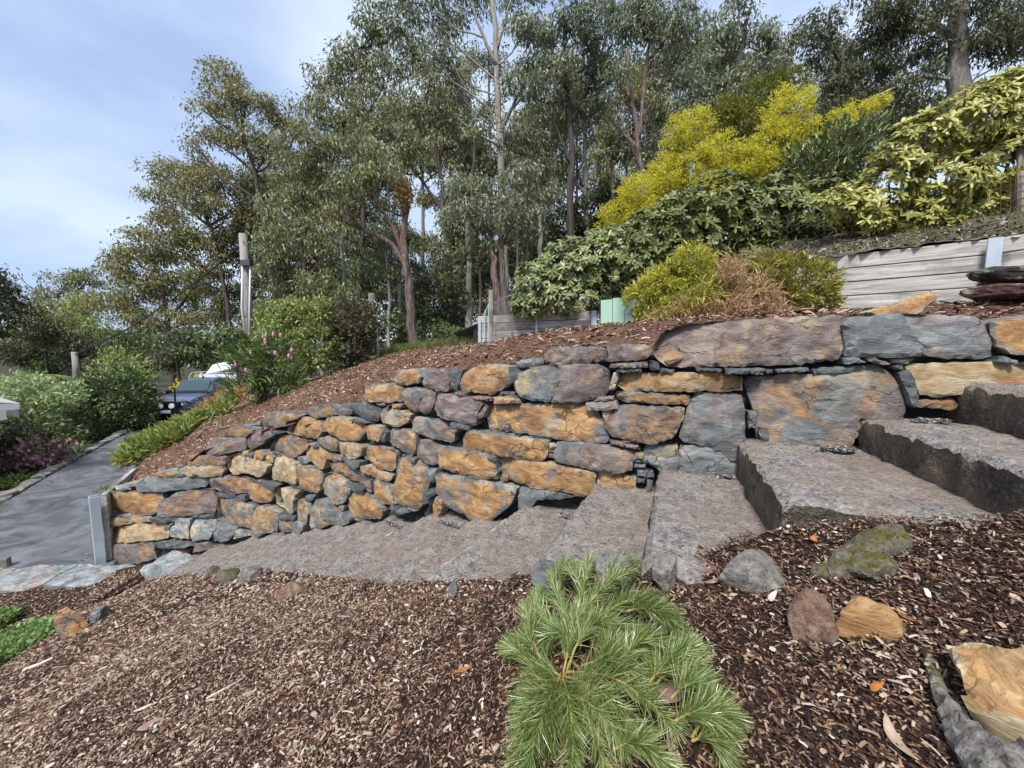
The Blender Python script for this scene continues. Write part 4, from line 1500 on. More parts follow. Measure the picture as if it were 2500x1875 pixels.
# mossy kerb stone at the broad step's end, big boulder in the corner
def slab_px(name, poly, d0, d1, kind, label, thick, seed, cat='rock', tilt=0.0, parent=None):
    """A block whose upper face is a plane leaning back from depth d0 (low edge) to d1 (high edge)."""
    poly = np.array(poly, float)
    ylo, yhi = poly[:, 1].max(), poly[:, 1].min()
    P = np.array([at(x, y, d0 + (d1 - d0) * (ylo - y) / (ylo - yhi)) for x, y in poly])
    c = P.mean(0)
    u, s_, vt = np.linalg.svd(P - c)
    n = vt[2] * (1 if vt[2] @ (-c) > 0 else -1)
    ux = vt[0]
    uy = np.cross(n, ux)
    loc = np.stack([(P - c) @ ux, (P - c) @ uy], -1)
    o = make_stone(loc, kind, seed, plane_mapper(c, ux, uy, n), parent, thick, name, 1.0, 0.0)
    if label:
        tag(o, label, cat)
    return o


def on_bed(poly, name, kind, label, thick, seed, lift=0.0, cat='rock'):
    """A block lying on the bed: its upper face follows the ground under the outline."""
    f = lambda a, b: bed_z(np.atleast_1d(a), np.atleast_1d(b)) + lift
    P = np.array([at(x, y, ground_d(x, y, f)) for x, y in poly])
    c = P.mean(0)
    u, s_, vt = np.linalg.svd(P - c)
    n = vt[2] * np.sign(vt[2][2])
    ux = vt[0]
    uy = np.cross(n, ux)
    loc = np.stack([(P - c) @ ux, (P - c) @ uy], -1)
    o = make_stone(loc, kind, seed, plane_mapper(c, ux, uy, n), None, thick, name, 1.0, 0.0)
    tag(o, label, cat)
    return o


on_bed([(2300, 1560), (2350, 1555), (2420, 1565), (2520, 1575), (2560, 1740), (2500, 1750), (2400, 1725), (2340, 1700), (2345, 1640)], 'boulder', 'Y', 'ochre and orange boulder top in the lower right corner', 0.2, 601, 0.085, 'boulder')['rust'] = 0.75
on_bed([(2236, 1545), (2262, 1552), (2300, 1650), (2345, 1720), (2440, 1790), (2540, 1800), (2560, 1890), (2420, 1895), (2365, 1890), (2310, 1780), (2268, 1680)], 'boulder', 's', 'grey lichen boulder rim curving round the ochre boulder', 0.2, 602, 0.06, 'boulder').data.materials[0] = M['lichen']
moss_rock = on_bed([(2010, 1360), (2050, 1310), (2100, 1285), (2200, 1274), (2216, 1300), (2180, 1325), (2110, 1345), (2060, 1385), (2020, 1390)], 'rock', 's', 'long rock thickly capped with yellow moss at the broad step end', 0.12, 603, 0.05)
moss_rock.data.materials.clear()
moss_rock.data.materials.append(M['mossy'])

# ------------------------------------------------------------------ gravel in the corners where treads meet the wall
def gravel(label, corners, n, seed, d_list):
    r = np.random.default_rng(seed)
    bm_v, bm_f = [], []
    base = np.array([(1, 0, 0), (-.6, .8, 0), (-.6, -.8, 0), (.1, .1, .7), (.0, -.2, -.6)])
    tri = [(0, 1, 3), (1, 2, 3), (2, 0, 3), (1, 0, 4), (2, 1, 4), (0, 2, 4)]
    s0 = wall_pt(*corners[0])[0]
    zt = SZ[min(int(np.searchsorted(SS, s0)), len(SS) - 1)] + 0.004
    C = [ray(x, y) * min(zt / ray(x, y)[2], d + 0.03) for (x, y), d in zip(corners, d_list)]
    for q in C:
        q[2] = zt
    for k in range(n):
        w = r.dirichlet(np.ones(len(C)) * 0.8)
        p = sum(a * b for a, b in zip(w, C)) + np.array([0, 0, r.uniform(0, 0.018)])
        s = r.uniform(0.006, 0.019) * np.array([1, r.uniform(.5, .9), r.uniform(.35, .8)])
        R = rotz(r.uniform(0, 6.3)) @ rotx(r.normal() * 0.4)
        bm_f += [tuple(i + len(bm_v) for i in t_) for t_ in tri]
        bm_v += ((base * s + r.normal(size=base.shape) * 0.12 * s) @ R.T + p).tolist()
    o = obj('gravel', mesh_arr('gravel', bm_v, bm_f), M['gravel'])
    tag(o, label, 'gravel', kind='stuff')


M['gravel'] = chip_mat('slate_gravel', [(0.04, 0.045, 0.05), (0.09, 0.1, 0.105), (0.17, 0.185, 0.19), (0.26, 0.26, 0.25), (0.17, 0.1, 0.075), (0.5, 0.49, 0.46)], 3.0)


def wall_d(x, y):
    s, z = wall_pt(x, y)
    return float(wbase(s)[1])


for k, (cor, n, lab) in enumerate([
        ([(1995, 1090), (2100, 1062), (2108, 1100), (2060, 1108), (1985, 1095)], 260, 'slate gravel in the corner of the broad step'),
        ([(2225, 1005), (2335, 985), (2340, 1010), (2260, 1022), (2220, 1018)], 200, 'slate gravel in the corner of the next step up'),
        ([(1085, 1262), (1165, 1284), (1158, 1292), (1110, 1278), (1060, 1256)], 240, 'pale gravel strip between wall foot and step'),
        ([(1360, 1218), (1412, 1222), (1425, 1238), (1370, 1230)], 90, 'gravel by the grey stone at the wall foot'),
        ([(1750, 1150), (1800, 1142), (1800, 1158), (1740, 1160)], 90, 'thin gravel line under the green grey stones'),
        ([(940, 1255), (1000, 1258), (985, 1272), (930, 1275)], 110, 'gravel under the tall upright stone')]):
    d_list = [wall_d(x, y) - 0.04 - 0.02 * i for i, (x, y) in enumerate(cor)]
    gravel(lab, cor, n, 70 + k, d_list)

# ------------------------------------------------------------------ timber edging of the bank along the driveway, galvanised post
edge = thing('driveway_edging', 'grey timber edging with a galvanised post between the driveway and the stone wall end', 'retaining wall', (DRV0[0], DRV0[1], ZDRIVE))
eo = np.array([DRV0[0], DRV0[1], ZDRIVE])
ang = math.atan2(DDIR[1], DDIR[0])
for row in range(5):
    for j in range(3):
        m = MB()
        a0, a1 = 0.05 + j * 2.4, 0.05 + j * 2.4 + 2.39
        c = DRV0 + DDIR * (a0 + a1) / 2 + DNRM * 0.02
        m.box((0, 0, 0), (a1 - a0, 0.06, 0.196))
        o = m.build('sleeper', M['sleeper'], edge)
        o.location = (c[0] - eo[0], c[1] - eo[1], 0.1 + row * 0.2)
        o.rotation_euler = (0, 0, ang)
pb, pt = at(229, 1385, 5.42), at(218, 1212, 5.42)
m = MB()
m.box((0, 0, 0), (0.12, 0.012, 1.24))
m.box((-0.054, 0.05, 0), (0.012, 0.1, 1.24))
m.box((0.054, 0.05, 0), (0.012, 0.1, 1.24))
o = m.build('post', M['galv'], edge)
o.location = (pt[0] + 0.03 - eo[0], pt[1] - 0.03 - eo[1], pt[2] - 0.62 - eo[2])
o.rotation_euler = (0, 0, math.radians(-38))
bv = o.modifiers.new('bevel', 'BEVEL')
bv.width = 0.003

# kerb of flat stones on the driveway's far side
kerb = thing('stone_kerb', 'row of flat mossy edging stones along the far side of the driveway', 'kerb', (0, 0, 0))
k_i = 0
t_ = -4.0
while t_ < 13.5:
    L = random.uniform(0.3, 0.55)
    wdt = 2.75 + 1.6 * max(0, 1 - (t_ + 7.5) / 8)
    c = DRV0 + DDIR * t_ - DNRM * (wdt + 0.08)
    poly = np.array([(-L / 2, -.13), (L / 2, -.12), (L / 2 - .02, .14), (0, .16), (-L / 2 + .03, .13)]) + np.random.default_rng(k_i).normal(size=(5, 2)) * 0.02
    f = plane_mapper((c[0], c[1], ZDRIVE + 0.06), (DDIR[0], DDIR[1], 0), (DNRM[0], DNRM[1], 0), (0, 0, 1))
    make_stone(poly, 's', 700 + k_i, f, kerb, 0.12, 'kerb_stone', 1.6)
    t_ += L + 0.03
    k_i += 1

# ------------------------------------------------------------------ timber retaining walls behind
def timber_wall(name, label, runs, post_px):
    p0 = runs[0][0]
    root = thing(name, label, 'retaining wall', tuple(p0))
    p0 = np.asarray(p0)
    for (A, B, n, splits, hh) in runs:
        A, B = np.asarray(A), np.asarray(B)
        cuts = [0] + splits + [1]
        for a, b in zip(cuts[:-1], cuts[1:]):
            for k in range(n):
                P, Qp = A + (B - A) * a, A + (B - A) * b
                v = Qp - P
                L = math.hypot(v[0], v[1])
                yaw = math.atan2(v[1], v[0])
                m = MB()
                m.box((0, 0, 0), (L - 0.006, 0.07 + 0.01 * random.random(), hh - 0.012))
                o = m.build('sleeper', M['sleeper'], root)
                o.location = (P + Qp) / 2 - p0 + np.array([random.uniform(-1, 1) * 0.004, random.uniform(-1, 1) * 0.006, hh * (k + 0.5)])
                o.rotation_euler = (0, -math.asin(np.clip(v[2] / np.linalg.norm(v), -1, 1)), yaw)
                bv = o.modifiers.new('bevel', 'BEVEL')
                bv.width = 0.006
    for (x, y0, y1, d, w) in post_px:
        a, b = at(x, y0, d), at(x, y1, d)
        m = MB()
        H = b[2] - a[2]
        m.box((0, 0, H / 2), (w, 0.02, H))
        m.box((0, 0.05, H / 2), (0.02, 0.1, H))
        o = m.build('post', M['galv'], root)
        o.location = a - p0
        o.rotation_euler = (0, 0, math.radians(-25))
    return root


HS = 0.195
# right wall: base line from the right end to the left
rA, rB, rC = at(2760, 770, 4.30), at(2420, 778, 4.95), at(1960, 800, 6.0)
rA[2], rB[2], rC[2] = 0.47, 0.385, 0.36
rD = np.array([2.05, 9.28, 0.1])
timber_wall('timber_retaining_wall', 'grey timber sleeper retaining wall at right, above the largest stones', [(rA, rB, 5, [], HS), (rB, rC, 5, [], HS), (rC, rD, 5, [0.5], HS)],
            [(2408, 790, 580, 4.88, 0.13)])
lA, lB = at(1458, 850, 9.30), at(1168, 850, 10.3)
lA[2], lB[2] = 0.12, 0.06
timber_wall('timber_retaining_wall', 'low bleached timber sleeper wall between the wire gate and the green panel', [(lA, lB, 4, [0.5], HS)],
            [(1310, 850, 772, 9.72, 0.06), (1449, 850, 758, 9.24, 0.12), (1172, 850, 782, 10.2, 0.06)])
sA, sB = at(1192, 850, 10.9), at(1158, 850, 11.3)
sA[2], sB[2] = -0.02, -0.04
timber_wall('timber_retaining_wall', 'short bleached timber wall end left of the wire gate', [(sA, sB, 4, [], HS)], [])

# mint panel: sheet with vertical ribs
root = thing('painted_screen', 'pale mint green vertical board panel beside the low timber wall', 'screen', tuple(at(1505, 815, 8.7)))
g0 = at(1466, 822, 8.75)
g1 = at(1545, 812, 8.45)
v = g1 - g0
yaw = math.atan2(v[1], v[0])
nb = 4
for k in range(nb):
    m = MB()
    m.box((0, 0, 0), (math.hypot(v[0], v[1]) / nb * 1.5 - 0.012, 0.03, 0.86))
    o = m.build('board', M['mint'], root)
    c = g0 + v * ((k + 0.5) / nb * 1.5)
    o.location = c + np.array([0, 0, 0.36]) - np.array(root.location)
    o.rotation_euler = (0, math.radians(-1.5), yaw)

# wire gate with posts
gate = thing('wire_gate', 'narrow wire mesh gate with a timber post at the end of the low wall', 'gate', tuple(at(1200, 850, 10.2)))
gl = np.array(gate.location)
m = MB()
a, b = at(1199, 850, 10.15), at(1199, 708, 10.15)
m.tube([a - gl, (a + b) / 2 - gl, b - gl], [0.075, 0.07, 0.065], 8)
m.build('post', M['post_wood'], gate)
m = MB()
P = [at(1183, 845, 10.1), at(1183, 765, 10.1), at(1193, 742, 10.1), at(1193, 845, 10.1), at(1183, 845, 10.1)]
m.tube(np.array(P) - gl, 0.018, 6)
m.build('frame', M['galv'], gate)
m = MB()
for k in range(14):
    for sgn in (1, -1):
        f0 = k / 13
        a = at(1207 + 45 * f0, 736 + 2 * f0, 10.0 - 0.2 * f0)
        b = at(1207 + 45 * np.clip(f0 + sgn * 0.42, 0, 1), 838, 10.0 - 0.2 * np.clip(f0 + sgn * .42, 0, 1))
        m.tube(np.array([a, b]) - gl, 0.004, 3, False)
P = np.array([at(1207, 742, 10.0), at(1228, 728, 9.9), at(1262, 716, 9.8)]) - gl
m.tube(P, 0.012, 4)
m.build('wire_mesh', M['wire'], gate)

# timber post and pipe by the bronze hedge
o = MB()
a, b = at(908, 870, 10.6), at(908, 716, 10.6)
o.tube([a, (a + b) / 2, b], [0.10, 0.095, 0.09], 10)
o = o.build('fence_post', M['post_wood'], loc=tuple(a))
tag(o, 'round grey timber post rising behind the bronze hedge', 'post')
o = MB()
P = [at(922, 870, 10.4), at(920, 770, 10.4), at(918, 740, 10.4), at(912, 734, 10.4)]
o.tube(P, 0.022, 6)
o = o.build('metal_pipe', M['galv'], loc=tuple(P[0]))
tag(o, 'thin galvanised pipe standing next to the grey timber post', 'pipe')

# rusty mesh fence in the upper right
fen = thing('mesh_fence', 'rusty square mesh fence at the right edge above the timber wall', 'fence', tuple(at(2450, 540, 6.0)))
fl = np.array(fen.location)
m = MB()
for k in range(7):
    m.tube(np.array([at(2395 + 24 * k, 545 - 6 * k, 6.1 - 0.06 * k), at(2395 + 24 * k, 452 - 6 * k, 6.1 - 0.06 * k)]) - fl, 0.004, 3, False)
for k in range(6):
    m.tube(np.array([at(2395, 545 - 18 * k, 6.1), at(2540, 508 - 18 * k, 5.75)]) - fl, 0.004, 3, False)
m.build('wire_mesh', M['rustwire'], fen)
m = MB()
m.tube(np.array([at(2492, 560, 5.9), at(2494, 420, 5.9)]) - fl, 0.06, 8)
m.build('post', M['post_wood'], fen)

# rocks on top of the bank at right
sd_ = ground_d(2180, 772, lambda a, b: zbank(np.atleast_1d(a), np.atleast_1d(b)) + 0.05, 1.5, 6)
slab_px('slate_slab', [(2095, 766), (2180, 738), (2280, 702), (2306, 706), (2296, 726), (2266, 742), (2250, 760), (2180, 772)], sd_ - 0.05, sd_ + 0.1, 'o', 'rusty slate slab leaning on the bank before the right timber wall', 0.12, 610, 'slab')
rock('rock', 2470, 672, 3.0, 170, 45, 'd', 'flat black rock on top of the pile at the right edge', 81, flat=0.7, lean=0.12, mat=M['blackrock'])
r1 = rock('rock', 2460, 718, 2.95, 190, 46, 'p', 'dark red purple rock at the bottom of the pile at the right edge', 82, flat=0.7, lean=0.05, mat=M['redrock'])
r1['lum'] = 0.55
r2 = rock('rock', 2440, 695, 3.1, 110, 34, 'i', 'pale pinkish rock in the middle of the pile at the right edge', 83, flat=0.7, lean=-0.2, mat=M['earthy'])
r2['lum'] = 0.8

# ------------------------------------------------------------------ trees
def blob_points(r, c, rad, n, shell=0.45):
    """Points in an ellipsoid, thicker towards its surface."""
    v = unit(r.normal(size=(n, 3)))
    q = r.uniform(shell ** 3, 1, n) ** (1 / 3)
    return np.asarray(c) + v * q[:, None] * np.asarray(rad)


def tree(name, label, cat, trunks, d, blobs, leaf, bk, seed, group=None, lpx=11.0, wpx=3.3, dens=1.0, droop=0.75, clump=27, extra=None, ground=None, branch=1.0, depth=1.0):
    """trunks: [(photo polyline from the base up, width in photo pixels), ...]; blobs: (x, y, rx, ry) in photo pixels at depth d."""
    r = np.random.default_rng(seed)
    if d > 28:
        lpx, wpx = min(lpx, 8.0), min(wpx, 2.9)
    k = px(d)
    base = at(trunks[0][0][0][0], trunks[0][0][0][1], d)
    zg = ground if ground is not None else float(zterrain(base[0], base[1]))
    root = thing(name, label, cat, (base[0], base[1], min(zg, base[2])), group)
    o0 = np.array(root.location)
    m = MB()
    nodes = []
    for ti, (pl, w) in enumerate(trunks):
        P = np.array([at(x, y, d) for x, y in pl])
        if ti == 0 and P[0, 2] > zg:
            P = np.vstack([[P[0, 0], P[0, 1], zg - 0.3], P])
        n = len(P)
        # smooth resample
        t0 = np.r_[0, np.cumsum(np.linalg.norm(np.diff(P, axis=0), axis=1))]
        t1 = np.linspace(0, t0[-1], max(7, n * 4))
        Pi = np.stack([np.interp(t1, t0, P[:, j]) for j in range(3)], -1)
        for _ in range(2):
            Pi[1:-1] = (Pi[:-2] + 2 * Pi[1:-1] + Pi[2:]) / 4
        Pi[1:-1] += r.normal(size=Pi[1:-1].shape) * 0.35 * k * w * np.array([0.25, 0.25, 0.02])
        if ti:
            Pi[:, 1] += np.linspace(0, 1, len(Pi)) * r.uniform(-25, 25) * k
        R = np.linspace(0.5, 0.22, len(Pi)) * w * k
        if ti == 0:
            R[0] *= 1.35
            R[1] *= 1.12
        m.tube(Pi - o0, R, 8)
        nodes.append(Pi)
    nodes = np.concatenate(nodes)
    LP, LA, LN = [], [], []
    for (x, y, rx, ry) in blobs:
        c = at(x, y, d + r.uniform(-1, 1) * 35 * k * depth)
        rad = np.array([rx, (rx + ry) / 2, ry]) * k
        area = math.pi * rx * ry
        n = int(dens * 3.0 * area / (lpx * wpx * 0.62))
        nc = max(5, int(area / (clump * clump) * 1.15))
        C = blob_points(r, c, rad * 0.92, nc, 0.3)
        wts = r.uniform(0.3, 1.7, nc)
        who = r.choice(nc, n, p=wts / wts.sum())
        cs = clump * k * np.array([0.5, 0.5, 0.30])
        off = np.clip(r.normal(size=(n, 3)), -1.7, 1.7) * cs
        off[:, 2] -= 0.5 * droop * (np.hypot(off[:, 0], off[:, 1]) - 0.3 * clump * k)
        LP.append(C[who] + off)
        A = r.normal(size=(n, 3)) * 0.5 + unit(off) * 0.35
        A[:, 2] -= droop
        LA.append(A)
        LN.append(r.normal(size=(n, 3)) + np.array([0, -0.7, 0.6]))
        # one limb from the stem into this part of the crown, twigs from there to the clumps
        want = c[2] - 0.9 * np.hypot(nodes[:, 0] - c[0], nodes[:, 1] - c[1])
        s0 = nodes[np.argmin(np.abs(nodes[:, 2] - want) + 0.4 * np.linalg.norm(nodes - c, axis=1))]
        cc = c + np.array([0, 0, -0.25 * rad[2]])
        L = np.linalg.norm(cc - s0)
        t3 = np.linspace(0, 1, 7)[:, None]
        bend = np.array([r.normal() * 0.10, r.normal() * 0.10, -0.13])
        limb = s0 + (cc - s0) * t3 + bend * L * (t3 * (1 - t3)) * 2 + r.normal(size=(7, 3)) * 0.02 * L * (t3 * (1 - t3)) * 4
        rr = max(0.016, 1.9 * k) * r.uniform(0.8, 1.3)
        m.tube(limb - o0, np.linspace(rr * 1.3, rr * 0.6, 7), 5, False)
        for q in C[: max(2, int(nc * 0.6 * branch))]:
            st = limb[r.integers(3, 7)]
            mid = (st + q) / 2 + r.normal(size=3) * 0.10 * np.linalg.norm(q - st) + np.array([0, 0, -0.06]) * np.linalg.norm(q - st)
            m.tube(np.array([st, mid, q]) - o0, [rr * 0.55, rr * 0.4, rr * 0.15], 4, False)
    m.build('trunk', M[bk], root, True)
    LP, LA, LN = np.concatenate(LP), np.concatenate(LA), np.concatenate(LN)
    n = len(LP)
    sc = r.uniform(0.65, 1.3, n)
    obj('crown', leaves('crown', LP - o0, LA, LN, lpx * k * sc, wpx * k * sc, RHOMB), M[leaf], root)
    if extra:
        for (nm, x, y, rx, ry, lf, num) in extra:
            c = at(x, y, d - 20 * k)
            P = blob_points(r, c, np.array([rx, rx, ry]) * k, num, 0.0)
            A = r.normal(size=(num, 3)) + np.array([0, 0, -1.0])
            obj(nm, leaves(nm, P - o0, A, r.normal(size=(num, 3)), lpx * k, wpx * 1.1 * k, RHOMB), M[lf], root)
    return root


TALL = 'tall eucalypts of the forest edge'
tree('eucalyptus_tree', 'tall eucalyptus with a broad ragged top standing out against the left sky', 'tree',
     [([(690, 840), (660, 640), (625, 420), (590, 330), (560, 240)], 15), ([(630, 430), (560, 370), (510, 340)], 7), ([(600, 350), (590, 280), (600, 220)], 7)], 34,
     [(545, 190, 55, 34), (500, 250, 42, 36), (600, 250, 66, 38), (680, 270, 52, 36), (722, 312, 30, 32), (520, 318, 45, 38), (592, 330, 60, 30), (660, 350, 50, 36), (488, 365, 22, 30)], 'gum_o', 'bark_dark', 11, TALL,
     extra=[('dead_clump', 580, 240, 28, 22, 'rusty_leaf', 260)])
tree('eucalyptus_tree', 'eucalyptus stepping down left of the tallest top, directly above the power pole', 'tree',
     [([(570, 840), (530, 600), (470, 430)], 12), ([(520, 560), (440, 500), (400, 450)], 7)], 40,
     [(400, 420, 42, 42), (450, 400, 40, 40), (410, 480, 46, 38), (470, 470, 60, 42), (540, 440, 60, 40), (550, 520, 70, 48), (460, 550, 68, 45), (390, 540, 28, 36), (600, 470, 60, 45), (640, 420, 50, 45), (620, 540, 60, 45)], 'gum_o', 'bark_dark', 12, TALL)
tree('eucalyptus_tree', 'rounded olive eucalyptus filling the slope left of the power pole', 'tree',
     [([(420, 900), (400, 720), (370, 620)], 14), ([(410, 780), (480, 700), (520, 640)], 8)], 42,
     [(310, 610, 50, 36), (372, 600, 56, 46), (440, 600, 58, 40), (282, 655, 42, 40), (350, 690, 80, 48), (430, 690, 70, 48), (505, 645, 62, 48), (300, 740, 70, 50), (390, 780, 80, 50), (480, 760, 72, 50), (330, 570, 26, 28), (550, 610, 56, 50), (560, 700, 60, 50), (560, 780, 60, 48)], 'gum_o', 'bark_dark', 13, TALL)
tree('eucalyptus_tree', 'pale sparse eucalyptus far off on the left skyline', 'tree', [([(190, 900), (182, 720)], 8), ([(185, 790), (130, 740)], 5)], 60,
     [(112, 712, 36, 22), (165, 682, 42, 28), (215, 672, 36, 24), (130, 760, 52, 34), (215, 740, 46, 36), (92, 742, 26, 26)], 'gum_a', 'bark_dark', 14, TALL, clump=20, lpx=9)
tree('bright_tree', 'bright yellow green tree low on the left between darker crowns', 'tree', [([(210, 900), (212, 800)], 8)], 46,
     [(215, 760, 46, 34), (180, 800, 40, 30), (240, 800, 40, 36), (205, 830, 40, 30)], 'hedge_l', 'bark_dark', 15, None, lpx=9, wpx=4)
tree('dark_tree', 'dark heavy tree cut off by the left edge of the view', 'tree', [([(-30, 900), (-20, 760)], 16), ([(-20, 800), (20, 740)], 7)], 28,
     [(-5, 690, 40, 46), (18, 755, 42, 36), (-50, 730, 60, 80), (15, 800, 50, 26)], 'gum_d', 'bark_dark', 16, None)
for k, (x, y, rx, ry, lf) in enumerate([(60, 840, 80, 46, 'gum_d'), (160, 862, 80, 44, 'hedge_d'), (260, 850, 84, 60, 'gum_d'), (110, 800, 66, 36, 'gum_o'), (345, 860, 80, 56, 'hedge_d'), (430, 850, 80, 50, 'gum_d'), (510, 850, 66, 60, 'hedge_d')]):
    tree('understory_tree', ['broad dark tree low behind the pale far eucalyptus', 'dark tree behind the short grey pole', 'dark spreading tree right of the short grey pole', 'olive tree above the tree fern at left',
                             'leafy dark tree between short pole and ute', 'dark tree above the ute bonnet', 'shadowy tree behind the ute and its canopy'][k], 'tree',
         [([(x + 8, 940), (x, y)], 9)], 34 - k, [(x, y, rx, ry), (x + rx * .5, y - ry * .3, rx * .5, ry * .6), (x - rx * .4, y + ry * .5, rx * .6, ry * .5)], lf, 'bark_dark', 20 + k, 'understory trees', lpx=10, wpx=4.5, dens=1.3)
tree('eucalyptus_tree', 'reddish stemmed eucalyptus with glossy leaves just right of the power pole', 'tree',
     [([(752, 900), (745, 700), (738, 600)], 15), ([(745, 720), (700, 660), (660, 620)], 7), ([(742, 690), (790, 640)], 6)], 18,
     [(660, 640, 56, 46), (722, 600, 66, 46), (782, 640, 56, 46), (680, 712, 56, 46), (765, 702, 56, 40), (640, 570, 56, 40), (720, 545, 60, 36), (640, 780, 50, 50), (820, 720, 50, 50), (800, 580, 56, 40)], 'gum_a', 'bark_red', 30, TALL, dens=0.85)
tree('eucalyptus_tree', 'leaning eucalyptus on the ridge sweeping one long branch far to the left', 'tree',
     [([(1012, 862), (1004, 760), (996, 670), (985, 610), (990, 520), (986, 450)], 27), ([(992, 650), (955, 590), (880, 556), (800, 520), (735, 478)], 13), ([(990, 625), (962, 560), (922, 500), (890, 430)], 12), ([(880, 556), (840, 500), (800, 430)], 7)], 13,
     [(720, 425, 70, 50), (800, 395, 74, 50), (760, 488, 74, 38), (862, 440, 66, 46), (680, 492, 46, 36), (850, 345, 66, 46), (922, 400, 52, 46), (835, 505, 52, 28), (765, 335, 56, 42), (702, 368, 44, 36), (900, 480, 44, 36)], 'gum_a', 'bark_red', 31, TALL, dens=0.8,
     extra=[('mistletoe', 985, 478, 25, 34, 'rusty_leaf', 420)], ground=-0.2)
tree('eucalyptus_tree', 'dense topped eucalyptus left of centre with its crown against the sky', 'tree',
     [([(872, 850), (880, 600), (900, 400), (882, 200), (872, 120)], 14), ([(895, 420), (840, 330), (800, 260)], 8), ([(890, 300), (940, 220)], 7)], 24,
     [(800, 205, 46, 52), (862, 145, 52, 54), (905, 95, 54, 46), (935, 200, 56, 56), (850, 262, 66, 46), (782, 272, 44, 40), (952, 300, 56, 46), (900, 330, 46, 40), (925, 30, 40, 50)], 'gum_a', 'bark_dark', 32, TALL)
tree('eucalyptus_tree', 'tallest straight pale trunked eucalyptus at the centre', 'tree',
     [([(1238, 860), (1228, 600), (1222, 400), (1215, 200), (1208, 60), (1200, -60)], 23), ([(1219, 330), (1250, 270), (1290, 200)], 9), ([(1212, 160), (1172, 80), (1140, -10)], 9), ([(1225, 430), (1262, 390)], 7), ([(1214, 120), (1240, 40), (1260, -30)], 7)], 22,
     [(1090, 30, 66, 54), (1000, 62, 46, 56), (990, 142, 54, 46), (1062, 132, 54, 46), (1285, 60, 54, 46), (1322, 132, 46, 54), (1110, 222, 54, 46), (1284, 212, 50, 46), (1150, -34, 80, 40), (1262, -34, 60, 40), (1000, -20, 60, 40)], 'gum_b', 'bark_pale', 33, TALL)
tree('eucalyptus_tree', 'twin stemmed eucalyptus left of the tallest pale trunk', 'tree',
     [([(1095, 860), (1092, 600), (1080, 450), (1060, 330), (1040, 240)], 16), ([(1092, 620), (1150, 470), (1160, 340)], 12), ([(1085, 520), (1030, 440), (990, 380)], 9), ([(1070, 390), (1110, 300)], 8)], 19,
     [(1010, 245, 54, 46), (1072, 290, 62, 46), (1000, 335, 54, 42), (1112, 345, 54, 46), (1040, 402, 62, 40), (965, 410, 40, 36), (1135, 432, 44, 36), (1165, 300, 44, 46), (1050, 190, 50, 40)], 'gum_a', 'bark_dark', 34, TALL, dens=0.8)
tree('eucalyptus_tree', 'near forked eucalyptus with red peeling base behind the wire gate', 'tree',
     [([(1224, 800), (1206, 650), (1196, 560), (1190, 490)], 24), ([(1236, 800), (1226, 660), (1222, 560)], 20), ([(1200, 600), (1160, 530)], 8), ([(1224, 600), (1270, 520)], 8)], 15,
     [(1180, 470, 64, 38), (1242, 500, 56, 44), (1132, 512, 46, 40), (1200, 555, 54, 34), (1292, 540, 54, 40), (1332, 482, 46, 38), (1272, 432, 46, 38), (1120, 450, 40, 36)], 'gum_b', 'bark_red', 35, TALL, dens=0.75, ground=0.0)
tree('eucalyptus_tree', 'stout dark trunked eucalyptus right of centre under the top edge', 'tree',
     [([(1392, 850), (1393, 500), (1396, 350), (1386, 200), (1380, 60)], 22), ([(1394, 400), (1360, 320), (1340, 260)], 9), ([(1392, 300), (1440, 200)], 9)], 22,
     [(1400, 42, 64, 54), (1342, 62, 46, 46), (1472, 62, 56, 46), (1442, 142, 62, 54), (1372, 172, 46, 46), (1332, 242, 44, 40), (1422, 232, 54, 40), (1502, 152, 44, 46), (1420, -30, 80, 36)], 'gum_b', 'bark_dark', 36, TALL)
tree('eucalyptus_tree', 'slim grey eucalyptus next to the stout dark trunk', 'tree',
     [([(1442, 850), (1432, 600), (1429, 400), (1426, 250)], 18), ([(1430, 420), (1460, 350)], 7), ([(1430, 480), (1380, 380)], 7)], 24,
     [(1302, 332, 54, 44), (1352, 402, 54, 44), (1292, 402, 44, 38), (1452, 332, 46, 38), (1382, 332, 46, 38), (1345, 470, 50, 34), (1470, 250, 44, 38)], 'gum_a', 'bark_pale', 37, TALL, dens=0.75)
tree('eucalyptus_tree', 'red barked eucalyptus with forked bare limbs above the golden wattle', 'tree',
     [([(1566, 580), (1566, 430), (1560, 350), (1545, 250), (1530, 120)], 19), ([(1564, 370), (1520, 310), (1484, 262)], 10), ([(1560, 340), (1576, 200), (1592, 90)], 10), ([(1565, 420), (1530, 350)], 6)], 18,
     [(1560, 62, 54, 54), (1622, 82, 54, 54), (1505, 190, 34, 36), (1645, 162, 54, 46), (1602, 20, 54, 40), (1684, 62, 54, 54), (1530, -10, 60, 40)], 'gum_b', 'bark_red', 38, TALL, dens=0.9, ground=1.0)
tree('eucalyptus_tree', 'bluish weeping eucalyptus above the right end of the golden wattle', 'tree',
     [([(1792, 540), (1792, 300), (1802, 150), (1832, 20)], 17), ([(1794, 320), (1850, 200), (1900, 120)], 9), ([(1796, 260), (1720, 180)], 8)], 23,
     [(1702, 182, 54, 54), (1682, 262, 54, 54), (1762, 132, 54, 54), (1832, 102, 54, 54), (1762, 232, 64, 46), (1842, 202, 62, 54), (1902, 142, 52, 54), (1655, 330, 36, 38), (1782, 42, 54, 46), (1905, 245, 50, 46), (1720, 330, 50, 40)], 'gum_b', 'bark_dark', 39, TALL, dens=0.9, ground=2.0)
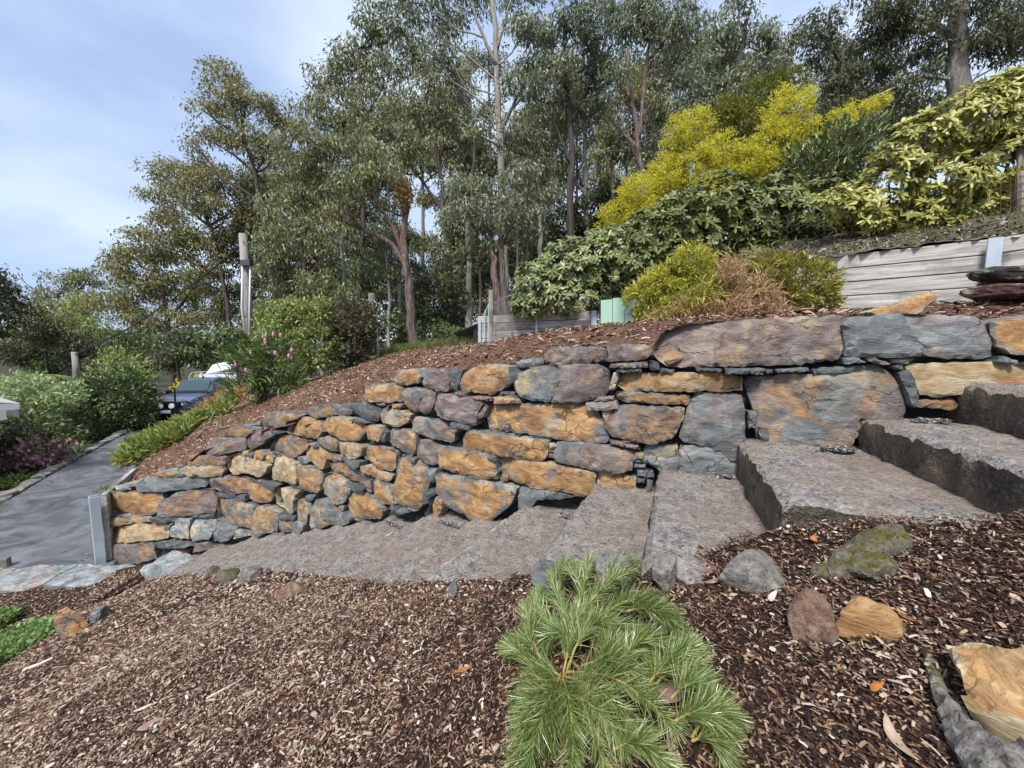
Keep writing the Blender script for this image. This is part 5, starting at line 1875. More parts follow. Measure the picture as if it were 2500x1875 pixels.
tree('eucalyptus_tree', 'open crowned tree with dark crooked branches left of the huge right trunk', 'tree',
     [([(2064, 480), (2052, 350), (2042, 250), (2060, 120)], 11), ([(2054, 370), (2100, 300), (2150, 280)], 7), ([(2046, 280), (2000, 240)], 6)], 20,
     [(2042, 202, 54, 44), (2112, 152, 54, 44), (2102, 235, 54, 40), (2165, 222, 54, 44), (2022, 285, 50, 34), (2182, 132, 46, 54), (2000, 60, 50, 50), (1985, 130, 40, 40)], 'gum_d', 'bark_dark', 40, TALL, dens=0.9, ground=3.0)
tree('eucalyptus_tree', 'massive grey trunked eucalyptus with black limbs in the upper right corner', 'tree',
     [([(2354, 430), (2350, 220), (2338, 100), (2336, 0), (2332, -90)], 58), ([(2336, 100), (2290, 62), (2222, 30), (2150, 6)], 16), ([(2340, 60), (2400, 0), (2450, -40)], 16), ([(2290, 62), (2240, 80), (2200, 60)], 8), ([(2345, 200), (2270, 180), (2200, 205), (2120, 240)], 8)], 14,
     [(2200, 42, 64, 44), (2272, 132, 54, 50), (2232, 205, 54, 40), (2422, 62, 64, 54), (2452, 132, 54, 44), (2482, 30, 54, 54), (2132, 62, 54, 44), (2290, -14, 80, 36), (2180, -14, 70, 36), (2400, -20, 80, 40), (2300, 60, 40, 40)], 'gum_d', 'bark_pale', 41, TALL, dens=1.1, ground=4.0, branch=0.6)

# thinner stems and the trees deeper in the forest
r = np.random.default_rng(99)
ANCH = [(600, 'the power pole'), (1000, 'the leaning ridge eucalyptus'), (1222, 'the tallest pale trunk'), (1393, 'the stout dark trunk'), (1700, 'the golden wattle'), (2340, 'the massive right trunk')]
ORD = ['first', 'second', 'third', 'fourth', 'fifth', 'sixth', 'seventh', 'eighth', 'ninth', 'tenth', 'eleventh', 'twelfth']
cnt = {}
for k in range(26):
    x = 600 + 1480 * (k + r.uniform(0.1, 0.9)) / 26
    d = r.uniform(30, 52)
    ytop = np.interp(x, [560, 760, 960, 1300, 1900, 2100], [430, 330, 170, 90, 60, 60]) + r.uniform(0, 90)
    yb = np.interp(x, [600, 1300, 1700, 2100], [870, 840, 620, 480])
    lean = r.normal() * 14
    ai = max(i for i, (ax_, _) in enumerate(ANCH) if ax_ <= x)
    cnt[ai] = cnt.get(ai, 0) + 1
    lab = '%s slender background eucalyptus counting right from %s' % (ORD[cnt[ai] - 1], ANCH[ai][1])
    bl = []
    for j in range(14):
        y = r.uniform(ytop, yb - 60)
        bl.append((x + lean + r.normal() * 40, y, r.uniform(26, 54), r.uniform(22, 42)))
    tree('eucalyptus_tree', lab, 'tree', [([(x, yb), (x + lean * .4, (yb + ytop) / 2), (x + lean, ytop)], r.uniform(7, 13))], d, bl,
         ['gum_d', 'gum_a', 'gum_d', 'gum_o'][k % 4], ['bark_dark', 'bark_pale'][k % 2], 200 + k, 'slender eucalypts deep in the forest', lpx=9, wpx=3.4, dens=0.95, clump=22, branch=0.5)
for k, (x, yb, yt, w, d, bk) in enumerate([(948, 850, 600, 10, 14, 'bark_pale'), (975, 850, 560, 9, 15, 'bark_pale'), (1142, 840, 480, 20, 17, 'bark_pale'), (1110, 850, 540, 11, 18, 'bark_dark'), (1285, 780, 300, 9, 20, 'bark_dark'),
                                           (1318, 700, 380, 16, 21, 'bark_pale'), (1262, 720, 420, 7, 19, 'bark_red'), (1495, 650, 330, 14, 21, 'bark_dark'), (838, 850, 560, 15, 19, 'bark_pale'), (1170, 820, 560, 9, 16, 'bark_red'), (1530, 560, 300, 10, 22, 'bark_pale')]):
    tree('slim_eucalyptus', ['crooked pale sapling just right of the timber post', 'thin straight sapling left of the ridge eucalyptus', 'pale trunk left of the wire gate', 'dark thin trunk between ridge eucalyptus and gate', 'thin dark stem right of the red based eucalyptus',
                             'grey trunk above the left rhododendron', 'very thin reddish stem above the low timber wall', 'dark stem left of the golden wattle', 'grey trunk above the bronze hedge', 'thin red brown trunk just left of the gate post', 'pale stem close behind the golden wattle'][k], 'tree',
         [([(x, yb), (x + 3, (yb + yt) / 2), (x - 6, yt)], w)], d, [(x - 8, yt + 10, 40, 34), (x + 22, yt + 46, 34, 30), (x - 32, yt + 60, 34, 28)], 'gum_a' if k % 2 else 'gum_d', bk, 260 + k, 'slim stems at the forest edge', dens=0.7, ground=-0.3 if x < 1200 else 0.2)
# undergrowth between the trunks
for k, (x, y, rx, ry, d, lf) in enumerate([(1060, 700, 70, 60, 17, 'gum_d'), (1010, 760, 60, 50, 16, 'hedge_d'), (1100, 770, 60, 50, 18, 'gum_d'), (700, 790, 90, 50, 20, 'gum_d'), (830, 760, 70, 70, 22, 'gum_d'), (950, 800, 60, 40, 15, 'hedge_d'),
                                           (1280, 620, 90, 60, 24, 'gum_d'), (1380, 560, 80, 60, 26, 'gum_d'), (1480, 500, 70, 60, 24, 'gum_d'), (1150, 660, 70, 60, 25, 'gum_d'), (880, 660, 80, 60, 28, 'hedge_d'), (1060, 815, 70, 34, 14.5, 'hedge_d'), (1950, 350, 90, 60, 22, 'gum_d'), (2250, 280, 120, 50, 18, 'gum_d'), (1340, 700, 60, 60, 20, 'gum_d')]):
    tree('understory_shrub', ['dark feathery conifer behind the ridge eucalyptus', 'dark shrub at the foot of the ridge eucalyptus', 'dark shrub left of the short timber wall end', 'shadowy shrub behind the bright hedge', 'tall dark shrub behind the bronze hedge', 'leafy shrub between the saplings on the ridge',
                              'dark thicket above the left rhododendron', 'dark thicket under the stout dark trunk', 'dark thicket left of the wattle', 'dark thicket behind the forked eucalyptus', 'thicket high behind the timber post', 'low green shrub on the ridge right of the leaning eucalyptus', 'dark thicket above the wattle crown', 'dark thicket below the massive trunk', 'dark shrub directly above the low timber wall'][k], 'shrub',
         [([(x, y + ry + 30), (x, y)], 6)], d, [(x, y, rx, ry), (x - rx * .6, y + ry * .3, rx * .5, ry * .6), (x + rx * .6, y + ry * .2, rx * .5, ry * .6)], lf, 'bark_dark', 300 + k, 'undergrowth at the forest edge', lpx=10, wpx=4.2, dens=1.25, droop=0.3)

# ------------------------------------------------------------------ shrubs
def shrub(name, label, cat, blobs, d, leaf, seed, lpx, wpx, dens=1.0, up=0.3, outw=0.8, clump=14, tpl=RHOMB, group=None, stems=5, shell=0.55, bk='bark_dark', zg=None, dspread=0.5, flat=1.0):
    """Blobs (x, y, rx, ry[, depth]) filled with leaves that point outwards."""
    r = np.random.default_rng(seed)
    k = px(d)
    xs_, yb = np.mean([b[0] for b in blobs]), max(b[1] + b[3] * 0.8 for b in blobs)
    base = at(xs_, yb, d)
    if zg is not None:
        base[2] = zg
    root = thing(name, label, cat, tuple(base), group)
    P_, A_, N_ = [], [], []
    m = MB()
    for b in blobs:
        x, y, rx, ry = b[:4]
        dd = b[4] if len(b) > 4 else d
        c = at(x, y, dd)
        rad = np.array([rx, (rx + ry) * dspread * flat, ry]) * px(dd)
        area = math.pi * rx * ry
        n = int(dens * 2.3 * area / (lpx * wpx * 0.62))
        nc = max(6, int(area / (clump * clump) * 1.3))
        C = blob_points(r, c, rad * 0.95, nc, shell)
        who = r.integers(0, nc, n)
        off = r.normal(size=(n, 3)) * clump * px(dd) * 0.5
        P_.append(C[who] + off)
        out = unit((C[who] - c) / rad)
        A = out * outw + r.normal(size=(n, 3)) * 0.5 + np.array([0, 0, up])
        A_.append(A)
        N_.append(r.normal(size=(n, 3)) * 0.6 + np.array([0, -0.3, 1.0]))
        for q in C[:stems]:
            mid = (base + q) / 2 + r.normal(size=3) * 0.05 * np.linalg.norm(q - base)
            m.tube(np.array([base + r.normal(size=3) * np.array([.05, .05, 0]), mid, q]) - base, [2.2 * k, 1.4 * k, 0.6 * k], 4, False)
    m.build('stem', M[bk], root)
    P_, A_, N_ = np.concatenate(P_), np.concatenate(A_), np.concatenate(N_)
    sc = r.uniform(0.65, 1.3, len(P_))
    obj('foliage', leaves('foliage', P_ - base, A_, N_, lpx * k * sc, wpx * k * sc, tpl), M[leaf], root)
    return root


# golden wattle behind the rhododendrons
wat = [(1653, 325, 30, 42), (1707, 305, 32, 34), (1762, 365, 48, 40), (1690, 405, 58, 44), (1632, 430, 54, 44), (1560, 470, 52, 38), (1505, 522, 38, 34), (1475, 570, 22, 26), (1888, 350, 56, 48), (1924, 268, 52, 46), (1962, 322, 34, 40), (1834, 400, 56, 36), (1790, 440, 60, 36), (1700, 470, 66, 34), (1600, 520, 60, 30)]
shrub('golden_wattle', 'large golden yellow wattle tree glowing behind the rhododendrons', 'tree', wat, 13, 'wattle', 400, 7.5, 2.4, 2.1, 0.15, 0.7, 11, stems=3, zg=1.0)
shrub('golden_wattle', 'smaller golden wattle sprig showing left of the yellow rhododendron', 'tree', [(2098, 275, 34, 28), (2142, 246, 26, 20), (2045, 300, 22, 26), (2070, 320, 30, 26)], 13, 'wattle', 401, 7.5, 2.4, 2.0, 0.15, 0.7, 10, stems=2, zg=3.0)
shrub('dark_wattle', 'dark olive wattle between the golden wattle crowns', 'tree', [(1809, 295, 50, 46), (1870, 230, 46, 40), (1760, 290, 40, 40), (1930, 200, 36, 36), (1850, 440, 60, 40), (1740, 520, 60, 40)], 14, 'wattle_g', 402, 8, 2.6, 1.8, 0.1, 0.7, 13, stems=3, zg=1.0)


# rhododendrons: every whorl of leaves is its own object
def whorl_mesh(seed, n, L, W, mat):
    r = np.random.default_rng(seed)
    a = np.arange(n) * 2 * math.pi / n + r.normal(size=n) * 0.25
    dr = r.uniform(-0.35, 0.55, n)
    A = np.stack([np.cos(a), np.sin(a), dr], -1)
    N = np.array([0, 0, 1.0]) + r.normal(size=(n, 3)) * 0.25
    me = leaves('leaf_whorl', np.zeros((n, 3)), A, N, L * r.uniform(0.75, 1.15, n), W * r.uniform(0.85, 1.1, n), ELLIPSE)
    me.materials.append(M[mat])
    return me


def rhodo(label, blobs, d, mat, seed, n_whorl, leaf_px, zg, dark=True, sub=0.7):
    r = np.random.default_rng(seed)
    k = px(d)
    xs_ = np.mean([b[0] for b in blobs])
    base = at(xs_, 700, d)
    base[2] = zg
    root = thing('rhododendron', label, 'shrub', tuple(base), 'rhododendrons above the timber wall')
    meshes = [whorl_mesh(seed * 10 + j, 9 + j % 3, leaf_px * k, leaf_px * 0.36 * k, mat) for j in range(6)]
    w = np.array([b[2] * b[3] for b in blobs], float)
    counts = np.maximum(4, (n_whorl * w / w.sum()).astype(int))
    m = MB()
    inner = []
    for b, cnt in zip(blobs, counts):
        x, y, rx, ry = b[:4]
        dd = b[4] if len(b) > 4 else d
        c = at(x, y, dd)
        rad = np.array([rx, (rx + ry) * 0.5, ry]) * px(dd)
        v = unit(r.normal(size=(cnt * 6, 3)))
        v = v[(v[:, 1] < 0.35) & (v[:, 2] > -0.75)][:cnt]
        for q in v:
            p = c + q * rad * r.uniform(0.8, 1.04)
            o = bpy.data.objects.new('leaf_whorl', meshes[r.integers(0, 6)])
            link(o, root)
            up = Vector(unit(q * 0.85 + np.array([0, -0.25, 0.55]) + r.normal(size=3) * 0.2))
            o.rotation_euler = (up.to_track_quat('Z', 'Y').to_matrix() @ __import__('mathutils').Matrix.Rotation(r.uniform(0, 6.28), 3, 'Z')).to_euler()
            o.location = p - base
            s_ = r.uniform(0.8, 1.2)
            o.scale = (s_, s_, s_)
            if r.uniform() < 0.3:
                m.tube(np.array([c + q * rad * 0.3, c + q * rad * 0.7 + r.normal(size=3) * 0.02, p]) - base, [2.0 * k, 1.3 * k, 0.8 * k], 4, False)
        inner.append((c, rad, math.pi * rx * ry))
        foot = np.array([c[0] + r.normal() * 0.1, c[1], zg])
        m.tube(np.array([foot, (foot + c) / 2 + r.normal(size=3) * 0.08, c]) - base, [4.0 * k, 3.0 * k, 1.8 * k], 5, False)
    m.build('branches', M['twig'], root)['kind'] = 'stuff'
    # the rest of the whorls and the leaves further inside, too many to keep apart
    P_, A_, N_ = [], [], []
    for c, rad, area in inner:
        nw = int(sub * area / (leaf_px * leaf_px) * 2.0)
        v = unit(r.normal(size=(nw, 3)))
        v[:, 1] = -np.abs(v[:, 1]) * np.where(r.uniform(size=nw) < 0.75, 1, -1)
        q = c + v * rad * (r.uniform(0.5, 1.0, nw) ** 0.6)[:, None]
        up = unit(v * 0.85 + np.array([0, -0.25, 0.55]) + r.normal(size=(nw, 3)) * 0.2)
        s1 = unit(np.cross(up, unit(r.normal(size=(nw, 3)))))
        s2 = np.cross(up, s1)
        for j in range(9):
            a = j * 2 * math.pi / 9 + r.normal(size=nw) * 0.2
            P_.append(q)
            A_.append(s1 * np.cos(a)[:, None] + s2 * np.sin(a)[:, None] + up * r.uniform(-.3, .5, nw)[:, None])
            N_.append(up + r.normal(size=(nw, 3)) * 0.2)
    P_, A_, N_ = np.concatenate(P_), np.concatenate(A_), np.concatenate(N_)
    n = len(P_)
    o = obj('inner_foliage', leaves('inner_foliage', P_ - base, A_, N_, leaf_px * k * r.uniform(.75, 1.1, n), leaf_px * 0.36 * k, ELLIPSE), M[mat], root)
    o['kind'] = 'stuff'
    return root


rhodo('broad green rhododendron mound above the low timber wall', [(1320, 700, 72, 62), (1400, 660, 90, 72), (1480, 640, 80, 80), (1400, 730, 110, 42), (1545, 610, 56, 66), (1300, 740, 50, 40)], 9.6, 'rhodo_m', 41, 290, 15.5, 0.75)
rhodo('dark green rhododendron spreading in the middle behind the cypress heap', [(1590, 570, 66, 56), (1660, 540, 76, 70), (1750, 500, 86, 76), (1740, 580, 90, 60), (1840, 530, 80, 80), (1640, 620, 72, 46), (1900, 480, 66, 56), (1860, 600, 76, 50), (1800, 630, 90, 44), (1920, 590, 70, 46), (1700, 640, 76, 40), (1985, 530, 66, 56, 7.4), (2030, 480, 60, 50, 7.4), (1560, 640, 50, 40)], 7.9, 'rhodo', 42, 290, 16.5, 1.5)
rhodo('bright yellowing rhododendron at the right edge above the timber wall', [(2170, 440, 60, 76), (2240, 360, 76, 76), (2340, 310, 86, 80), (2440, 270, 80, 90), (2300, 450, 90, 66), (2420, 400, 80, 80), (2120, 500, 66, 46), (2230, 530, 66, 34), (2380, 520, 76, 34), (2460, 480, 60, 40), (2110, 545, 66, 28), (2260, 555, 76, 24), (2400, 538, 76, 26), (2030, 500, 56, 40), (2500, 320, 60, 100)], 6.4, 'rhodo_y', 43, 290, 18, 1.95)
shrub('leafy_shrub', 'green narrow leaved shrub between dark and yellow rhododendrons', 'shrub', [(2060, 370, 64, 66), (2110, 330, 40, 40), (2000, 420, 66, 50), (1960, 400, 40, 40), (2080, 440, 60, 40)], 8.6, 'rhodo_m', 405, 18, 4.6, 1.2, 0.9, 0.6, 18, LEAF6, stems=4, zg=1.9)
shrub('shadowed_shrub', 'dark low shrub under the yellowing rhododendron', 'shrub', [(2030, 545, 70, 40), (2150, 540, 80, 40), (2290, 525, 90, 44), (2420, 490, 80, 50), (1930, 570, 70, 44), (2080, 570, 60, 26), (2230, 560, 80, 24)], 7.3, 'gum_d', 406, 14, 5.0, 1.6, 0.3, 0.6, 16, LEAF6, stems=2, zg=2.0)
# leaning bare stem in the right bush
o = MB()
P = [at(2478, 540, 6.0), at(2482, 470, 6.0), at(2492, 400, 6.0), at(2486, 330, 6.1), at(2496, 260, 6.2)]
o.tube(P, [0.05, 0.045, 0.04, 0.035, 0.02], 7)
o = o.build('bare_trunk', M['twig'], loc=tuple(P[0]), smooth=True)
tag(o, 'bare grey forked stem at the right edge among yellow leaves', 'trunk')


def fern(name, label, x, y, d, L, n, seed, mat='wattle_g', rise=0.5, a0=0.0, a1=6.28):
    r = np.random.default_rng(seed)
    c = at(x, y, d)
    root = thing(name, label, 'fern', tuple(c))
    for j in range(n):
        a = a0 + (a1 - a0) * (j + r.uniform(-.3, .3)) / n
        u = np.array([math.cos(a), math.sin(a), 0])
        t_ = np.linspace(0, 1, 34)
        sp = u * (L * t_)[:, None] + np.array([0, 0, 1]) * (L * (rise * t_ - 0.9 * rise * t_ ** 2 * 1.25))[:, None]
        side = np.cross(u, [0, 0, 1])
        P = np.repeat(sp[2:], 2, axis=0)
        sg = np.tile([1, -1], len(sp) - 2)
        A = side * sg[:, None] + u * 0.35 + r.normal(size=(len(P), 3)) * 0.06 + np.array([0, 0, -0.15])
        ln = L * 0.24 * np.repeat(np.sin(np.pi * (0.12 + 0.86 * t_[2:])), 2)
        me = leaves('frond', P, A, np.tile([0, 0, 1.0], (len(P), 1)), ln, L * 0.032, LEAF6)
        obj('frond', me, M[mat], root)
    return root


fern('tree_fern', 'golden tree fern fronds at the upper right corner', 2500, 215, 7.6, 0.95, 11, 5, 'wattle', 0.65)
fern('tree_fern', 'green tree fern spreading flat fronds at the far left', 45, 925, 17, 1.7, 14, 6, 'hedge_l', 0.35)

shrub('shadowed_shrub', 'dark shrub behind the mint green screen and the golden cypress', 'shrub', [(1540, 700, 50, 50), (1500, 730, 46, 40), (1590, 660, 50, 46)], 9.3, 'gum_d', 407, 14, 5.0, 1.8, 0.3, 0.6, 16, LEAF6, stems=2, zg=0.5)
# golden cypress mound, clipped dome and the heap of prunings
shrub('golden_cypress', 'golden thread cypress shrub at the left of the pruning heap', 'shrub', [(1570, 735, 44, 52), (1610, 710, 50, 48), (1690, 645, 46, 46), (1640, 680, 46, 40), (1740, 690, 62, 56), (1600, 765, 50, 30), (1790, 720, 50, 50), (1690, 720, 60, 50)], 4.9, 'cypress', 410, 11, 2.6, 2.0, 0.1, 0.9, 12, NEEDLE, stems=2, shell=0.7, zg=0.29)
shrub('golden_cypress', 'clipped olive cypress dome at the right of the pruning heap', 'shrub', [(1930, 705, 96, 84), (1890, 740, 60, 50), (1990, 745, 46, 42), (1875, 655, 44, 36)], 4.7, 'cypress_d', 411, 10, 2.8, 2.1, 0.2, 0.9, 11, NEEDLE, stems=2, shell=0.8, zg=0.3)
shrub('pruning_heap', 'heap of drying orange and green cypress prunings between the two cypress shrubs', 'heap', [(1720, 765, 70, 32), (1800, 765, 80, 32), (1840, 720, 50, 34), (1790, 655, 26, 30), (1650, 782, 50, 20), (1890, 770, 60, 24)], 4.4, 'dead', 412, 22, 1.7, 1.7, -0.1, 0.5, 20, NEEDLE, stems=2, shell=0.6, zg=0.3)
shrub('green_pruning', 'fresh green cypress branches lying on the pruning heap', 'branch', [(1690, 735, 60, 34), (1640, 755, 50, 30), (1730, 715, 40, 26)], 4.35, 'cypress_d', 413, 22, 2.6, 0.8, -0.2, 0.6, 18, NEEDLE, stems=2, shell=0.6, zg=0.3)

# hedges in the middle distance
shrub('bright_hedge', 'bright green leafy hedge below the power pole', 'hedge', [(660, 810, 50, 52), (720, 790, 60, 60), (770, 770, 40, 52), (640, 850, 36, 40), (720, 860, 66, 56), (780, 850, 50, 66), (690, 760, 36, 24)], 9.6, 'hedge_l', 420, 8, 4.4, 1.25, 0.3, 0.7, 12, LEAF6, stems=2, zg=-0.9)
shrub('bronze_hedge', 'dark bronze purple leaved hedge right of the bright green hedge', 'hedge', [(840, 780, 50, 54), (885, 780, 38, 56), (850, 840, 60, 50), (900, 840, 24, 50), (820, 880, 46, 30)], 10.2, 'hedge_p', 421, 8, 4.2, 1.25, 0.2, 0.7, 12, LEAF6, stems=2, zg=-0.55)
pr = shrub('protea_bush', 'spiky leaved protea bush with pink flower heads in front of the bright hedge', 'shrub', [(620, 900, 50, 62), (670, 880, 46, 60), (610, 950, 46, 36), (690, 930, 50, 44), (590, 870, 26, 36), (645, 850, 36, 30)], 8.3, 'protea', 422, 22, 3.4, 0.95, 0.5, 1.0, 20, NEEDLE, stems=3, zg=-1.15)
for (x, y) in [(667, 818), (685, 820), (647, 832), (648, 838), (712, 856), (612, 862), (575, 892), (672, 863), (705, 870), (600, 905)]:
    m = MB()
    a = at(x, y + 5, 7.85)
    m.tube(np.array([a, a + np.array([0, 0, .03]), a + np.array([0.005, 0, .085]), a + np.array([0.005, 0, .10])]) - np.array(pr.location), [0.010, 0.026, 0.022, 0.005], 8)
    m.build('flower_head', M['pink'], pr, True)

# juniper carpet over the bank edge
def carpet(name, label, cat, pts, d_of, mat, seed, n, lpx, wpx, height, up=0.5, kind=None, tpl=NEEDLE, side=(-0.7, 0.1)):
    """Tufts of needles rooted on the bank inside a photo polygon."""
    r = np.random.default_rng(seed)
    poly = np.array(pts, float)
    lo, hi = poly.min(0), poly.max(0)
    G = r.uniform(lo, hi, (n * 4, 2))
    G = G[in_poly(G, poly)][: max(1, n // 14)]
    C = []
    for g in G:
        dd = d_of(*g)
        C.append(at(g[0], g[1], dd))
    C = np.array(C)
    root = thing(name, label, cat, tuple(C.mean(0)))
    o0 = np.array(root.location)
    per = 14
    P = np.repeat(C, per, axis=0)
    k = np.repeat(np.linalg.norm(C, axis=1) / F, per)
    main = np.repeat(np.stack([side[0] + r.normal(size=len(C)) * 0.5, side[1] + r.normal(size=len(C)) * 0.5, up + r.normal(size=len(C)) * 0.2], -1), per, axis=0)
    t_ = np.tile(np.linspace(0, 1, per), len(C))
    P = P + unit(main) * (t_ * height)[:, None] + r.normal(size=P.shape) * 0.012
    A = unit(main) + r.normal(size=P.shape) * 0.55
    sc = r.uniform(0.7, 1.3, len(P))
    obj('foliage', leaves('foliage', P - o0, A, r.normal(size=P.shape) + np.array([0, -0.3, 1]), lpx * k * sc, wpx * k * sc, tpl), M[mat], root)
    return root


def bank_d(x, y):
    return ground_d(x, y, lambda a, b: np.where(drv(a, b) > -0.1, zbank(a, b), -9.0) + 0.0, 2.2, 20)


carpet('juniper_carpet', 'light green prostrate juniper spilling down the bank beside the driveway', 'shrub', [(290, 1128), (350, 1085), (420, 1058), (470, 1034), (520, 1005), (560, 980), (575, 990), (560, 1010), (500, 1030), (440, 1080), (380, 1105), (320, 1138)], bank_d, 'juniper', 430, 15000, 12, 2.2, 0.24, 0.55)
carpet('juniper_carpet', 'orange tinged juniper carpet just below the protea bush', 'shrub', [(500, 1015), (550, 975), (590, 950), (600, 975), (560, 1000), (515, 1022)], bank_d, 'juniper_o', 431, 2200, 12, 2.2, 0.30, 0.6)
carpet('juniper_carpet', 'pinkish juniper tips at the lower left end of the bank', 'shrub', [(275, 1150), (300, 1120), (330, 1125), (310, 1150)], bank_d, 'juniper_o', 432, 450, 10, 2.2, 0.2, 0.5)
# dead roots arching out of the juniper
rt = MB()
for P in ([(515, 1040), (520, 1012), (530, 1000), (540, 1012), (545, 1042)], [(480, 1070), (500, 1045), (520, 1040), (545, 1042)], [(455, 1085), (470, 1062), (500, 1050)], [(535, 1045), (560, 1040), (575, 1038)]):
    Q3 = np.array([at(x, y, bank_d(530, 1050) - 0.1) for x, y in P])
    rt.tube(Q3, np.linspace(0.018, 0.012, len(Q3)), 6)
o = rt.build('dead_root', M['twig'], loc=tuple(at(520, 1050, bank_d(530, 1050))), smooth=True)
tag(o, 'bare bleached roots arching out at the edge of the juniper', 'root')

# ------------------------------------------------------------------ poles and cables
def pole(label, pts, w, d, box=None):
    P = np.array([at(x, y, d) for x, y in pts])
    root = thing('power_pole', label, 'pole', tuple(P[0]))
    o0 = np.array(root.location)
    m = MB()
    m.tube(P - o0, np.linspace(0.56, 0.42, len(P)) * w * px(d), 12)
    m.build('pole', M['post_wood'], root, True)
    if box:
        x, y = box
        m = MB()
        m.box(at(x, y, d - 0.16) - o0, (0.30, 0.14, 0.17))
        m.build('junction_box', M['dark_metal'], root)
        m = MB()
        for dx in (-9, 10):
            m2 = MB()
            m2.tube(np.array([at(x + dx, y + 10, d - 0.12), at(x + dx - 2, y + 110, d - 0.14), at(x + dx * 0.4 + 4, y + 195, d - 0.12)]) - o0, 0.028, 6)
            m2.build('conduit', M['conduit'], root, True)
        m.tube(np.array([at(591, 588, d - 0.15), at(606, 590, d + 0.25)]) - o0, 0.018, 6)
        m.build('bracket', M['galv'], root)
    return root


M['dark_metal'] = plain('dark_grey_metal', (0.07, 0.075, 0.085), 0.5, 0.4, 0.2, 0.1, 10, 0)
M['conduit'] = plain('pale_conduit', (0.62, 0.63, 0.63), 0.5, 0.4, 0, 0.05, 8, 0)
M['cable'] = plain('black_cable', (0.02, 0.02, 0.022), 0.6, 0.3, 0, 0.1, 8, 0)
pole('tall grey timber power pole with a black box behind the bright hedge', [(612, 900), (603, 720), (592, 571)], 19, 13, (601, 642))
pole('short grey timber pole standing among the left hedges', [(190, 970), (186, 900), (181, 859)], 13, 17)
for lab, A, B, sag, rr in [('main black cable running from the power pole down to the short left pole', (591, 596, 13), (182, 866, 17), 0.35, 0.024), ('thin lower cable slanting left from the power pole', (603, 728, 13), (300, 890, 19), 0.25, 0.014)]:
    a, b = at(*A), at(*B)
    t_ = np.linspace(0, 1, 24)[:, None]
    P = a + (b - a) * t_ - np.array([0, 0, 1.0]) * sag * 4 * t_ * (1 - t_)
    m = MB()
    m.tube(P, rr, 5)
    tag(m.build('overhead_cable', M['cable'], loc=tuple(a)), lab, 'cable')

# ------------------------------------------------------------------ the ute on the driveway
t = NT('blue_grey_car_paint')
p = t.pbsdf((0.15, 0.19, 0.28), 0.25, None, 0.5, 0.45)
p.inputs['Coat Weight'].default_value = 0.8
p.inputs['Coat Roughness'].default_value = 0.06
M['paint'] = t.done(p.outputs[0])
M['white_paint'] = plain('white_canopy_paint', (0.72, 0.74, 0.76), 0.3, 0.5, 0, 0.03, 4, 0)
M['black_trim'] = plain('black_trim', (0.015, 0.015, 0.017), 0.45, 0.4, 0, 0.1, 10, 0)
M['tyre'] = plain('tyre_rubber', (0.02, 0.02, 0.02), 0.85, 0.2, 0, 0.2, 30, 0.3)
t = NT('windscreen_glass')
M['glass'] = t.done(t.pbsdf((0.05, 0.09, 0.10), 0.05, None, 0.9, 0.3).outputs[0])
M['lamp'] = plain('lamp_lens', (0.85, 0.87, 0.88), 0.12, 0.8, 0, 0.02, 10, 0)
M['plate'] = plain('white_plate', (0.75, 0.76, 0.77), 0.4, 0.4, 0, 0.02, 10, 0)

cf = at(412, 1034, 15.7)
car = thing('utility_vehicle', 'blue grey ute with black bull bar and raised white canopy lid on the driveway', 'car', (cf[0], cf[1], ZDRIVE))
car.rotation_euler = (0, 0, math.radians(9))


def loft(sections, name, mat, parent, smooth=True):
    """sections: (y, half width low, half width high, z low, z mid, z high); front is y = 0."""
    V, Q = [], []
    for (y, wl_, wm, wh, z0, z1, z2) in sections:
        V += [(-wl_, y, z0), (-wm, y, z0 + 0.12), (-wm, y, z1), (-wh, y, z2 - 0.03), (-wh * 0.75, y, z2), (wh * 0.75, y, z2), (wh, y, z2 - 0.03), (wm, y, z1), (wm, y, z0 + 0.12), (wl_, y, z0)]
    n = 10
    for i in range(len(sections) - 1):
        for j in range(n):
            Q.append((i * n + j, i * n + (j + 1) % n, (i + 1) * n + (j + 1) % n, (i + 1) * n + j))
    me = bpy.data.meshes.new(name)
    me.from_pydata(V, [], Q + [tuple(range(n - 1, -1, -1)), tuple((len(sections) - 1) * n + j for j in range(n))])
    bm = bmesh.new()
    bm.from_mesh(me)
    bmesh.ops.recalc_face_normals(bm, faces=bm.faces)
    bm.to_mesh(me)
    bm.free()
    me.polygons.foreach_set('use_smooth', np.ones(len(me.polygons), bool))
    me.set_sharp_from_angle(angle=math.radians(35))
    return obj(name, me, mat, parent)


loft([(0.10, .70, .80, .72, .42, .82, .98), (0.25, .78, .90, .82, .40, .90, 1.06), (0.8, .82, .93, .84, .38, .95, 1.13), (1.45, .84, .94, .84, .36, 1.0, 1.18), (2.6, .85, .94, .86, .36, 1.02, 1.16), (5.2, .85, .93, .86, .45, 1.02, 1.14)], 'body', M['paint'], car)
loft([(1.42, .80, .82, .74, 1.10, 1.12, 1.19), (1.65, .80, .80, .68, 1.10, 1.2, 1.36), (2.12, .80, .78, .60, 1.10, 1.42, 1.70), (2.5, .80, .78, .60, 1.10, 1.45, 1.76), (3.3, .80, .78, .60, 1.10, 1.45, 1.76), (3.6, .80, .78, .62, 1.10, 1.42, 1.66)], 'cabin', M['paint'], car)
m = MB()   # windscreen follows the rake, a little proud
m.hexa([(-.68, 1.50, 1.24), (.68, 1.50, 1.24), (.57, 2.06, 1.685), (-.57, 2.06, 1.685), (-.68, 1.47, 1.27), (.68, 1.47, 1.27), (.57, 2.03, 1.715), (-.57, 2.03, 1.715)])
m.build('windscreen', M['glass'], car)
